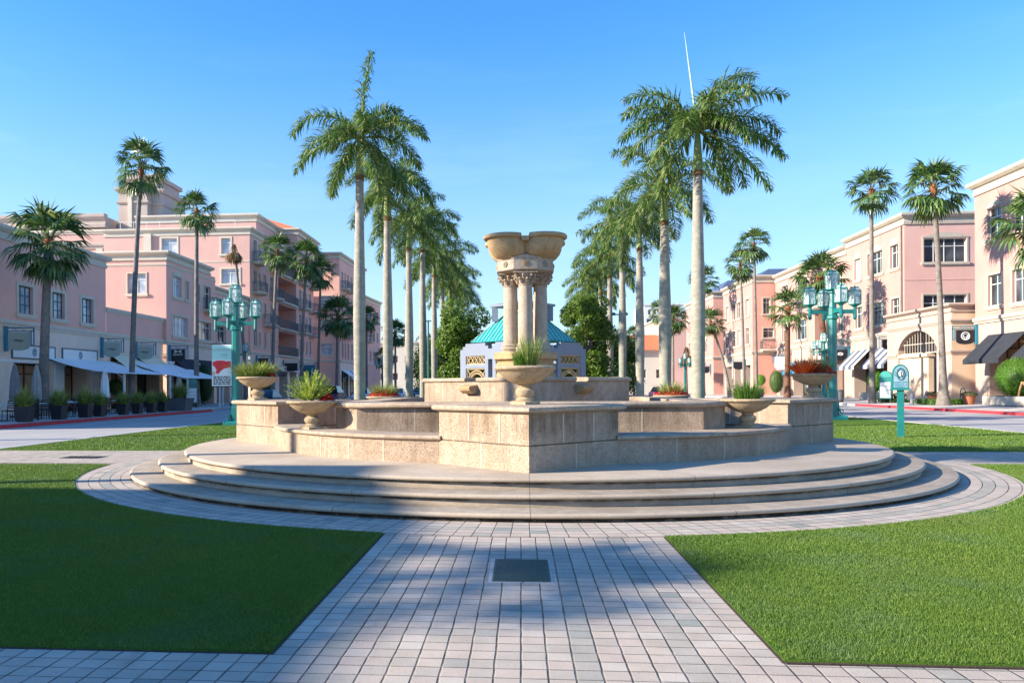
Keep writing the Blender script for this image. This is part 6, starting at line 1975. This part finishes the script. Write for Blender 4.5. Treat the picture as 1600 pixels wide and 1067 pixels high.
# arched map sign on the right lawn
sg = thing('sign_post', (11.1, 24.3, .05), 'teal arched directory sign on a square post standing in the right lawn', 'sign', rz=-.32)
mb = MB(); mb.box(-.085, .085, -.085, .085, 0, 1.42); mb.box(-.09, .09, -.09, .09, .10, .14); mb.build('post', 'teal', sg)
mb = MB()
arch = [(-.30, 1.42), (.30, 1.42), (.30, 1.82)] + [(.30 * cos(a), 1.82 + .32 * sin(a)) for a in [k * pi / 14 for k in range(1, 14)]] + [(-.30, 1.82)]
def slab(mb, pl, y0, y1):
    n = len(pl); mb.add([(x, y0, z) for x, z in pl] + [(x, y1, z) for x, z in pl], [tuple(range(n)), tuple(range(n, 2 * n))[::-1]] + [(k, k + n, (k + 1) % n + n, (k + 1) % n) for k in range(n)])
slab(mb, arch, -.14, .14)
mb.box(-.36, .36, -.17, .17, 1.38, 1.42)
hs = mb.build('housing', 'teal', sg)
mb = MB(); slab(mb, [(-.25, 1.62), (.25, 1.62), (.25, 1.82)] + [(.25 * cos(a), 1.82 + .27 * sin(a)) for a in [k * pi / 14 for k in range(1, 14)]] + [(-.25, 1.82)], -.152, -.142); mb.build('arch_panel', 'panel_blue', hs)
mb = MB(); slab(mb, [(-.25, 1.46), (.25, 1.46), (.25, 1.60), (-.25, 1.60)], -.152, -.142); mb.build('map_panel', 'panel_blue', hs)
mb = MB()
for k in range(-4, 5): a = pi / 2 + k * pi / 9; mb.tube([(.05 * cos(a), -.155, 1.72 + .05 * sin(a)), (.22 * cos(a), -.155, 1.80 + .24 * sin(a))], .012, 4)
mb.tube([(.13 * cos(a), -.157, 1.85 + .17 * sin(a)) for a in [k * pi / 9 for k in range(19)]], .018, 5)
mb.build('scroll_ornament', 'rail_teal', hs)
mb = MB(); mb.lathe([(0, 0), (.07, 0), (.085, .01), (.07, .02), (0, .03)], 16)
md = mb.build('medallion', 'clock_face', hs); md.location = (0, -.15, 1.86); md.rotation_euler = (pi / 2, 0, 0)
mb = MB(); mb.box(-.012, .012, -.01, 0, -.06, .07); h_ = mb.build('figure', 'rail_teal', hs); h_.location = (0, -.18, 1.86)
mb = MB(); rng = random.Random(3)
for r_ in range(5):
    x = -.22
    while x < .10: w_ = rng.uniform(.02, .08); mb.box(x, x + w_, -.156, -.152, 1.475 + r_ * .024, 1.487 + r_ * .024); x += w_ + .015
mb.build('small_print', 'sign_blue', hs)
lettering('G', .09, 'rail_teal', hs, (.19, -.156, 1.53), (pi / 2, 0, 0), world=False)

for o_ in [q_ for q_ in sg.children] + [r_ for q_ in sg.children for r_ in q_.children]:
    if not o_.name.startswith('post'):
        if o_.parent == sg: o_.scale = (.74, .80, 1)
# kiosk boxes
def kiosk(loc, rz, label, s=1.0):
    t = thing('news_box', loc, label, 'news box', 'teal and white newspaper boxes', rz)
    mb = MB(); mb.box(-.32, .32, -.28, .28, .28, 1.55); mb.build('cabinet', 'teal', t)
    mb = MB(); mb.box(-.27, .27, -.295, -.282, .34, 1.25); mb.build('door', 'white_paint', t)
    mb = MB(); mb.box(-.27, .27, -.302, -.296, .76, .79); mb.box(-.25, .25, -.302, -.296, 1.0, 1.02); mb.build('rack_line', 'sage', t)
    mb = MB(); slab(mb, [(-.32, 1.552), (.32, 1.552)] + [(.32 * cos(a), 1.58 + .34 * sin(a)) for a in [k * pi / 10 for k in range(11)]], -.25, .25); mb.build('arched_top', 'teal_light', t)
    mb = MB()
    for x in (-.26, .26):
        for y in (-.22, .22): mb.box(x - .03, x + .03, y - .03, y + .03, 0, .28)
    mb.build('legs', 'dark_metal', t)
    t.scale = (s,) * 3
kiosk((27.3, 62.0, .2), -.6, 'teal and white newspaper box on the right kerb beside the very tall palm', 1.25)
kiosk((-24.6, 57.8, .15), .5, 'teal and white newspaper box behind the left planters under the navy awning', 1.15)
# hydrant
hy = thing('fire_hydrant', (26.6, 56.6, .16), 'grey metal fire hydrant by the red kerb', 'hydrant')
mb = MB(); mb.lathe([(.19, 0), (.19, .05), (.13, .07), (.125, .5), (.16, .52), (.16, .57), (.13, .6), (.12, .68), (.07, .76), (.03, .79), (.03, .84), (0, .84)], 16); mb.build('barrel', 'hydrant_grey', hy, smooth=True)
for a in (0, pi, -pi / 2):
    mb = MB(); d = Vector((cos(a), sin(a), 0)); mb.tube([d * .1 + Vector((0, 0, .42)), d * .22 + Vector((0, 0, .42)), d * .23 + Vector((0, 0, .42)), d * .27 + Vector((0, 0, .42))], [.05, .05, .07, .07], 10); mb.build('outlet', 'hydrant_grey', hy)
# bicycle hoop
bh = thing('bike_rack', (29.4, 55.6, .28), 'dark teal hoop bike rack before the tan side wall', 'bike rack')
mb = MB(); mb.tube([(0, -.3, 0), (0, -.3, .75)] + [(0, .3 * -cos(a), .75 + .3 * sin(a)) for a in [k * pi / 8 for k in range(1, 8)]] + [(0, .3, .75), (0, .3, 0)], .035, 7); mb.build('hoop', 'rail_teal', bh)
mb = MB(); mb.tube([(0, 0, 0), (0, 0, .95)], .02, 6); mb.build('bar', 'rail_teal', bh)
# bins
def bin_(loc, label, m='planter_grey'):
    t = thing('litter_bin', loc, label, 'bin', 'street litter bins')
    mb = MB(); mb.lathe([(.0, .06), (.2, .06), (.29, .15), (.32, .8), (.30, .86), (.33, .9), (.33, .95), (.25, 1.0), (.12, 1.02), (0, 1.02)], 18); mb.build('drum', m, t, smooth=True)
    mb = MB(); mb.tube([(0, 0, 0), (0, 0, .08)], .25, 12); mb.build('foot', 'dark_metal', t)
bin_((25.8, 66.8, .2), 'dark grey litter bin right of the nearest right lamp post'); bin_((25.9, 88.5, .2), 'small blue grey litter bin beside the twin palms')
# A-frame board at the right edge
af = thing('a_frame_board', (29.6, 49.6, .27), 'tan wooden a frame board at the right edge of the photo', 'sign board', rz=1.1)
for s_ in (-1, 1):
    mb = MB()
    for x in (-.32, .32): mb.tube([(x, s_ * .34, 0), (x, s_ * .02, 1.45)], .035, 4)
    mb.tube([(-.32, s_ * .29, .25), (.32, s_ * .29, .25)], .03, 4); mb.tube([(-.32, s_ * .03, 1.4), (.32, s_ * .03, 1.4)], .03, 4)
    lg = mb.build('leg_frame', 'wood_tan', af)
    mb = MB(); mb.add([(-.29, s_ * .275, .3), (.29, s_ * .275, .3), (.29, s_ * .05, 1.36), (-.29, s_ * .05, 1.36)], [(0, 1, 2, 3)]); mb.build('panel', 'shop_tan', lg)

# hanging bracket signs: bracket plate on the wall, frame, board
def hang_sign(x, y, z, face, board, txt, label, brk='NITTZ', tcol='letters_black', w=1.15, h=.95, round_=False, emblem=None, sz=.2):
    """face=+1: wall at smaller x, sign sticks out to +x; -1: mirrored. Board faces the camera (-y)."""
    t = thing('hanging_sign', (x, y, z), label, 'sign', 'bracket signs over the shop fronts')
    mb = MB(); mb.box(-.0, .16, -.10, .10, -1.0, .40) if face > 0 else mb.box(-.16, 0, -.10, .10, -1.0, .40)
    s_ = face
    def B(a, b, z0, z1, y0=-.03, y1=.03):
        x0, x1 = sorted((a * s_, b * s_)); mb.box(x0, x1, y0, y1, z0, z1)
    B(.16, w + .5, .28, .34); B(.16, w + .5, .10, .15); B(w + .44, w + .50, -.62, .28); B(w + .28, w + .33, -.62, .10); B(w + .28, w + .5, -.66, -.62)
    mb.build('bracket', 'sign_blue', t)
    mb = MB()
    c = .16 + .06 + w / 2
    pl = [(-w / 2, .06), (w / 2, .06), (w / 2, -h * .78)] + ([(w / 2 * cos(a), -h * .78 - .22 * sin(a)) for a in [k * pi / 8 for k in range(1, 8)]] if round_ else [(w / 2 * .5, -h), (-w / 2 * .5, -h)]) + [(-w / 2, -h * .78)]
    slab(mb, [((c * s_ + x_), z_) for x_, z_ in pl][::-1], -.035, .035)
    bd = mb.build('board', board, t)
    if txt:
        lettering(txt, sz, tcol, bd, (c * s_, -.042, -h * .42), (pi / 2, 0, 0), world=False)
    if brk: lettering(brk, .26, 'sign_blue', t, (c * s_, -.04, .24), (pi / 2, 0, 0), world=False)
    if emblem == 'ring':
        mb = MB(); mb.tube([(c * s_ + .27 * cos(a), -.04, -h * .40 + .27 * sin(a)) for a in [k * pi / 12 for k in range(25)]], .035, 6)
        mb.tube([(c * s_ + .14 * cos(a), -.04, -h * .36 + .12 * sin(a)) for a in [k * pi / 8 for k in range(17)]], .02, 5)
        mb.tube([(c * s_ - .22, -.04, -h * .36), (c * s_, -.04, -h * .66), (c * s_ + .22, -.04, -h * .36)], .03, 4)
        mb.build('emblem', 'letters_white', bd)
    if emblem == 'cross':
        mb = MB()
        for q_ in (-1, 1): mb.tube([(c * s_ - .3, -.045, -.14 + q_ * .10), (c * s_ - .08, -.045, -.14), (c * s_ + .08, -.045, -.14), (c * s_ + .3, -.045, -.14 - q_ * .10)], [.05, .03, .03, .05], 5)
        mb.build('emblem', 'letters_white', bd)
    if emblem == 'blob':
        mb = MB(); mb.tube([(c * s_ + .2 * cos(a), -.045, -h * .38 + .10 * sin(a)) for a in [k * pi / 8 for k in range(17)]], .07, 5); mb.build('emblem', 'letters_white', bd)
    return t
hang_sign(-28.98, 42.6, 4.72, 1, 'sage', 'Villagio', 'leftmost grey green board lettered Villagio on a blue bracket', round_=True, w=1.25)
hang_sign(-28.98, 52.9, 4.72, 1, 'sage', 'Villagio', 'middle board lettered Villagio, right of the framed name panels', round_=True)
hang_sign(-28.98, 57.75, 4.72, 1, 'sage', 'Villagio', 'third board lettered Villagio, behind the very tall thin palm', round_=True)
hang_sign(-28.7, 62.9, 4.72, 1, 'black_board', 'KAPOW', 'black board with a white crossed emblem above the navy awning', brk='BIZ', tcol='letters_white', emblem='cross', sz=.22)
hang_sign(-28.78, 84.6, 4.72, 1, 'black_board', None, 'black board under the balconies, right of the banner', brk='MIZ')
hang_sign(-28.78, 94.4, 4.5, 1, 'black_board', None, 'dark wine coloured board at the foot of the open loggia', brk=None, w=1.6)
hang_sign(-28.78, 103.0, 4.5, 1, 'sign_blue', None, 'blue board between two palm trunks under the left balconies', brk=None, w=1.5)
hang_sign(31.98, 58.6, 5.35, -1, 'black_board', None, 'black board with a white ring emblem by the black awning', brk='PLAZA', round_=True, emblem='ring', w=1.2)
hang_sign(31.98, 69.9, 5.35, -1, 'black_board', None, 'dark board with a small white shape above the striped awning', brk='LIZ', emblem='blob', w=1.3, h=.8)
hang_sign(31.98, 80.4, 4.95, -1, 'black_board', None, 'black board with a white animal shape right of the nearest right lamp post', brk=None, emblem='blob', w=1.3)
hang_sign(31.98, 97.5, 4.9, -1, 'canvas_white', None, 'white board beside the twin palm trunks', brk=None, w=1.6, h=1.5)
hang_sign(29.28, 106.5, 4.6, -1, 'black_board', None, 'black round bottomed board on the orange building', brk=None, round_=True, w=1.3)
hang_sign(28.68, 123.0, 4.4, -1, 'black_board', None, 'small black board right of the nearest right palm trunk', brk=None, w=1.2)

# ---------------------------------------------------------------- left terrace: canopies, umbrellas, tables, planters
def canopy(y0, y1, z0, z1, pj, m, label, posts):
    t = thing('canopy', (-29, (y0 + y1) / 2, z0), label, 'canopy', 'sloping canopies over the cafe terrace')
    mb = MB(); n = 6
    top = []
    for i in range(n + 1):
        s_ = i / n; x = -28.95 + pj * s_; z = z0 + (z1 - z0) * s_ - .18 * sin(pi * s_)
        top.append((x, z))
    vs = []
    for x, z in top: vs += [(x, y0, z), (x, y1, z), (x, y0, z - .03), (x, y1, z - .03)]
    fs = []
    for i in range(n): k = 4 * i; fs += [(k, k + 4, k + 5, k + 1), (k + 2, k + 3, k + 7, k + 6), (k, k + 2, k + 6, k + 4), (k + 1, k + 5, k + 7, k + 3)]
    fs += [(0, 1, 3, 2), (4 * n, 4 * n + 2, 4 * n + 3, 4 * n + 1)]
    mb.add(vs, fs); mb.build('fabric', m, t, world=True)
    for y in posts:
        mb = MB(); mb.box(-28.95 + pj - .3, -28.95 + pj - .18, y - .05, y + .05, .15, z1 - .02); mb.tube([(-28.95 + pj - .24, y, 2.2), (-28.95 + pj - .9, y, z1 + .10)], .035, 5)
        mb.build('post', 'white_paint', t, world=True)
canopy(46.6, 55.6, 3.5, 2.55, 4.4, 'canvas_white', 'pale blue grey sloping canopy over the terrace, nearer one', (48, 54.5))
canopy(56.0, 64.6, 3.75, 2.35, 4.6, 'canvas_white', 'whiter sloping canopy over the terrace, farther one beside the navy awning', (57, 64))
def umbrella(x, y, label, m='canvas_dark', h=2.75):
    t = thing('closed_umbrella', (x, y, .15), label, 'umbrella', 'closed cafe umbrellas')
    mb = MB(); mb.tube([(0, 0, 0), (0, 0, h)], .025, 7); mb.tube([(0, 0, 0), (0, 0, .08)], .25, 12); mb.build('pole', 'dark_metal', t)
    mb = MB()
    mb.lathe([(.20, .85), (.23, .95), (.22, 1.3), (.19, 1.9), (.13, 2.35), (.09, 2.5), (.10, 2.55), (.04, h - .05), (0, h)], 24, rf=lambda a: 1 + .18 * cos(8 * a))
    mb.build('canopy', m, t, smooth=True, ang=70)
umbrella(-25.6, 38.4, 'dark closed umbrella at the left edge of the terrace', 'canvas_dark'); umbrella(-25.4, 39.9, 'brown grey closed umbrella beside the stout palm trunk', 'canvas_grey')
umbrella(-25.4, 46.8, 'pale closed umbrella under the nearer canopy', 'canvas_white'); umbrella(-25.4, 57.4, 'light closed umbrella under the farther canopy', 'canvas_white', 2.5)
def table_set():
    t = thing('cafe_table')
    mb = MB(); mb.box(-.45, .45, -.45, .45, .72, .76); mb.build('table_top', 'white_paint', t)
    mb = MB(); mb.tube([(0, 0, .03), (0, 0, .72)], .035, 7); mb.box(-.3, .3, -.3, .3, 0, .03); mb.build('leg', 'dark_metal', t)
    return t
def chair():
    t = thing('cafe_chair')
    mb = MB(); mb.box(-.22, .22, -.22, .22, .43, .47); mb.build('seat', 'planter_black', t)
    mb = MB(); mb.tube([(-.2, .2, .47), (-.2, .26, .9)], .018, 5); mb.tube([(.2, .2, .47), (.2, .26, .9)], .018, 5)
    for z in (.58, .68, .78, .88): mb.box(-.2, .2, .215 + (z - .47) * .1, .235 + (z - .47) * .1, z - .025, z + .025)
    mb.build('backrest', 'planter_black', t)
    for x in (-.2, .2):
        for y in (-.2, .2): mb = MB(); mb.tube([(x, y, 0), (x * .95, y * .95, .44)], .016, 5); mb.build('leg', 'planter_black', t)
    return t
tb0, ch0 = table_set(), chair()
tabs = [(-23.6, 34.2), (-23.6, 36.8), (-23.5, 39.4), (-23.6, 42.0), (-23.5, 44.6), (-26.0, 43.2), (-23.6, 47.3), (-24.0, 50.0), (-24.2, 53.0)]
words = ['first', 'second', 'third', 'fourth', 'fifth', 'sixth', 'seventh', 'eighth', 'ninth']
for i, (x, y) in enumerate(tabs):
    t = tb0 if i == 0 else dup(tb0, (x, y, .15))
    t.location = (x, y, .15)
    tag(t, 'white topped cafe table, %s along the left terrace from the camera' % words[i], 'table', 'white topped terrace tables')
    for k, (dx, dy, rz) in enumerate(((0, .75, 0), (0, -.75, pi), (.75, 0, -pi / 2))):
        c = ch0 if i == 0 and k == 0 else dup(ch0, (0, 0, 0))
        c.location = (x + dx, y + dy, .15); c.rotation_euler = (0, 0, rz)
        tag(c, 'black slatted cafe chair on the %s side of the %s terrace table' % (('far', 'near', 'street')[k], words[i]), 'chair', 'black chairs on the terrace')
# dark screens and planters along the terrace edge
def planter(x, y, label, plabel, s=1.0, m='planter_black', leaf='olive_leaf', seed=1, box=(.29, .29, .62)):
    t = thing('square_planter', (x, y, .156), label, 'planter', 'planters edging the cafe terrace')
    bx, by, h = box
    mb = MB(); mb.stack([(-bx * .8, -by * .8), (bx * .8, -by * .8), (bx * .8, by * .8), (-bx * .8, by * .8)], [(0, 0), (bx * .2, h), (bx * .2 + .02, h), (bx * .2 + .02, h + .04), (bx * .1, h + .04), (bx * .1, h - .03)]); mb.build('pot', m, t)
    t.scale = (s,) * 3
    g = thing('strap_leaf_plant', (x, y, .156 + h * s), plabel, 'plant', 'plants in the terrace planters')
    rng = random.Random(seed); mb = MB()
    spray(mb, (0, 0, -.05), 380, .70 * s, 1.25 * s, .05, rng, base=.18, hmin=.35, droop=.9); mb.build('foliage', leaf, g)
PY = [33.3, 35.9, 38.2, 39.5, 42.0, 43.6, 45.3, 46.8]
pw = ['nearest, at the left edge', 'second from the left edge', 'third from the left edge', 'fourth from the left edge', 'fifth from the left edge', 'sixth from the left edge', 'seventh from the left edge', 'eighth from the left edge']
for i, y in enumerate(PY):
    planter(-21.75, y, 'black square planter on the terrace kerb, ' + pw[i], 'green and yellow strap leaved plant in the terrace planter ' + pw[i], (1.0 if i < 3 else .88), seed=70 + i)
planter(-21.9, 49.6, 'wide grey planter box at the far end of the terrace', 'yellowing plant with orange leaves in the wide grey planter box', 1.25, 'planter_grey', 'olive_leaf', 90, (.55, .5, .6))
for i, (y0, y1) in enumerate(((33.9, 35.3), (36.5, 37.6), (40.2, 41.4), (47.4, 48.6))):
    t = thing('terrace_screen', (-22.4, (y0 + y1) / 2, .15), 'low black screen panel between planters, %s from the left' % words[i], 'screen', 'low black screens along the terrace')
    L = (y1 - y0) / 2
    mb = MB(); mb.box(-.02, .02, -L, L, .12, .95); mb.build('panel', 'planter_black', t)
    for s_ in (-1, 1): mb = MB(); mb.box(-.03, .03, s_ * L - .03, s_ * L + .03, 0, 1.0); mb.build('post', 'dark_metal', t)
# street name pole on the left
sp = thing('sign_pole', (-22.6, 58.2, .15), 'thin white pole standing on the pavement left of the banner', 'pole')
mb = MB(); mb.tube([(0, 0, 0), (0, 0, 3.1)], .05, 7); mb.build('pole', 'white_paint', sp)
mb = MB(); mb.box(-.02, .02, -.2, .2, 2.6, 3.05); mb.build('plate', 'canvas_white', sp)

# ---------------------------------------------------------------- cars
def car(loc, rz, m, label, suv=False, n='parked_car'):
    t = thing(n, loc, label, 'car', 'cars on the street', rz)
    W_ = .9; L = 2.2 if not suv else 2.3
    hb, hr = (.85, 1.42) if not suv else (1.05, 1.75)
    low = [(-L, .35), (-L * .98, .62), (-L * .93, hb * .92), (-L * .5, hb), (L * .38, hb), (L * .85, hb * .86), (L * .97, hb * .66), (L, .38), (L * .9, .28), (-L * .92, .28)]
    cab = [(-L * .9 if suv else -L * .78, hb), (-L * .80 if suv else -L * .42, hr - .04), (-L * .3, hr), (L * .05, hr - .03), (L * .42, hb)]
    def loft(pl, w0, w1, zlo):
        mb = MB(); n_ = len(pl)
        def wd(z): return w0 + (w1 - w0) * max(0, (z - zlo)) / max(.01, hr - zlo)
        ys = [-1, -.86, .86, 1]
        vs = []
        for q_, s_ in zip(ys, (.94, 1, 1, .94)):
            vs += [(x * s_, q_ * wd(z), zlo + (z - zlo) * (s_ if z > zlo else 1)) for x, z in pl]
        fs = [tuple(range(n_))[::-1], tuple(range(3 * n_, 4 * n_))]
        for j in range(3):
            for k in range(n_): fs.append((j * n_ + k, j * n_ + (k + 1) % n_, (j + 1) * n_ + (k + 1) % n_, (j + 1) * n_ + k))
        mb.add(vs, fs); return mb
    b = fix_normals(loft(low, W_, W_, 0).build('body', m, t, smooth=True, ang=30))
    c = fix_normals(loft(cab, W_ * .93, W_ * .70, hb).build('cabin', 'car_glass', t, smooth=True, ang=30))
    mb = MB(); mb.stack([(-L * (.74 if suv else .38), -W_ * .62), (L * .03, -W_ * .62), (L * .03, W_ * .62), (-L * (.74 if suv else .38), W_ * .62)], [(.02, hr - .05), (0, hr + .01), (-.12, hr + .03)]); mb.build('roof', m, t, smooth=True)
    for x in (-L * .62, L * .62):
        for y in (-1, 1):
            mb = MB(); mb.tube([(x, y * W_ * .80, .33), (x, y * (W_ + .02), .33)], .33, 18); w = mb.build('wheel', 'tyre', t)
            mb = MB(); mb.tube([(x, y * (W_ + .02), .33), (x, y * (W_ + .035), .33)], [.2, .17], 12); mb.build('rim', 'chrome', w)
    for y in (-1, 1):
        mb = MB(); mb.box(L * .90, L * .965, y * .62 - .16, y * .62 + .16, hb * .66, hb * .80); mb.build('headlight', 'glass_pale', t)
        mb = MB(); mb.box(-L * .985, -L * .93, y * .68 - .14, y * .68 + .14, hb * .72, hb * .90); mb.build('tail_light', 'flower_red', t)
    mb = MB(); mb.box(-L * 1.0, -L * .97, -.25, .25, .5, .62); mb.box(L * .985, L * 1.003, -.3, .3, .42, .54); mb.build('number_plate', 'white_paint', t)
car((-19.4, 81.5, 0), pi / 2, 'carpaint_navy', 'dark blue four wheel drive car on the left street right of the bright bush', True)
car((-19.6, 60.5, 0), pi / 2, 'carpaint_blue', 'low dark blue car parked behind the far left urn')
car((-15.6, 100, 0), -pi / 2, 'carpaint_white', 'white car on the left street behind the left bowl of red flowers')
car((-16.6, 128, 0), -pi / 2, 'carpaint_blue', 'pale blue car seen between palm trunks beside the raised basin')
car((-18.6, 92, 0), -pi / 2, 'carpaint_white', 'white car mostly hidden behind the nearest left royal palm')
car((18.2, 108, 0), pi / 2, 'carpaint_plum', 'plum coloured car on the right street behind the right red flowers')

text_to_mesh()
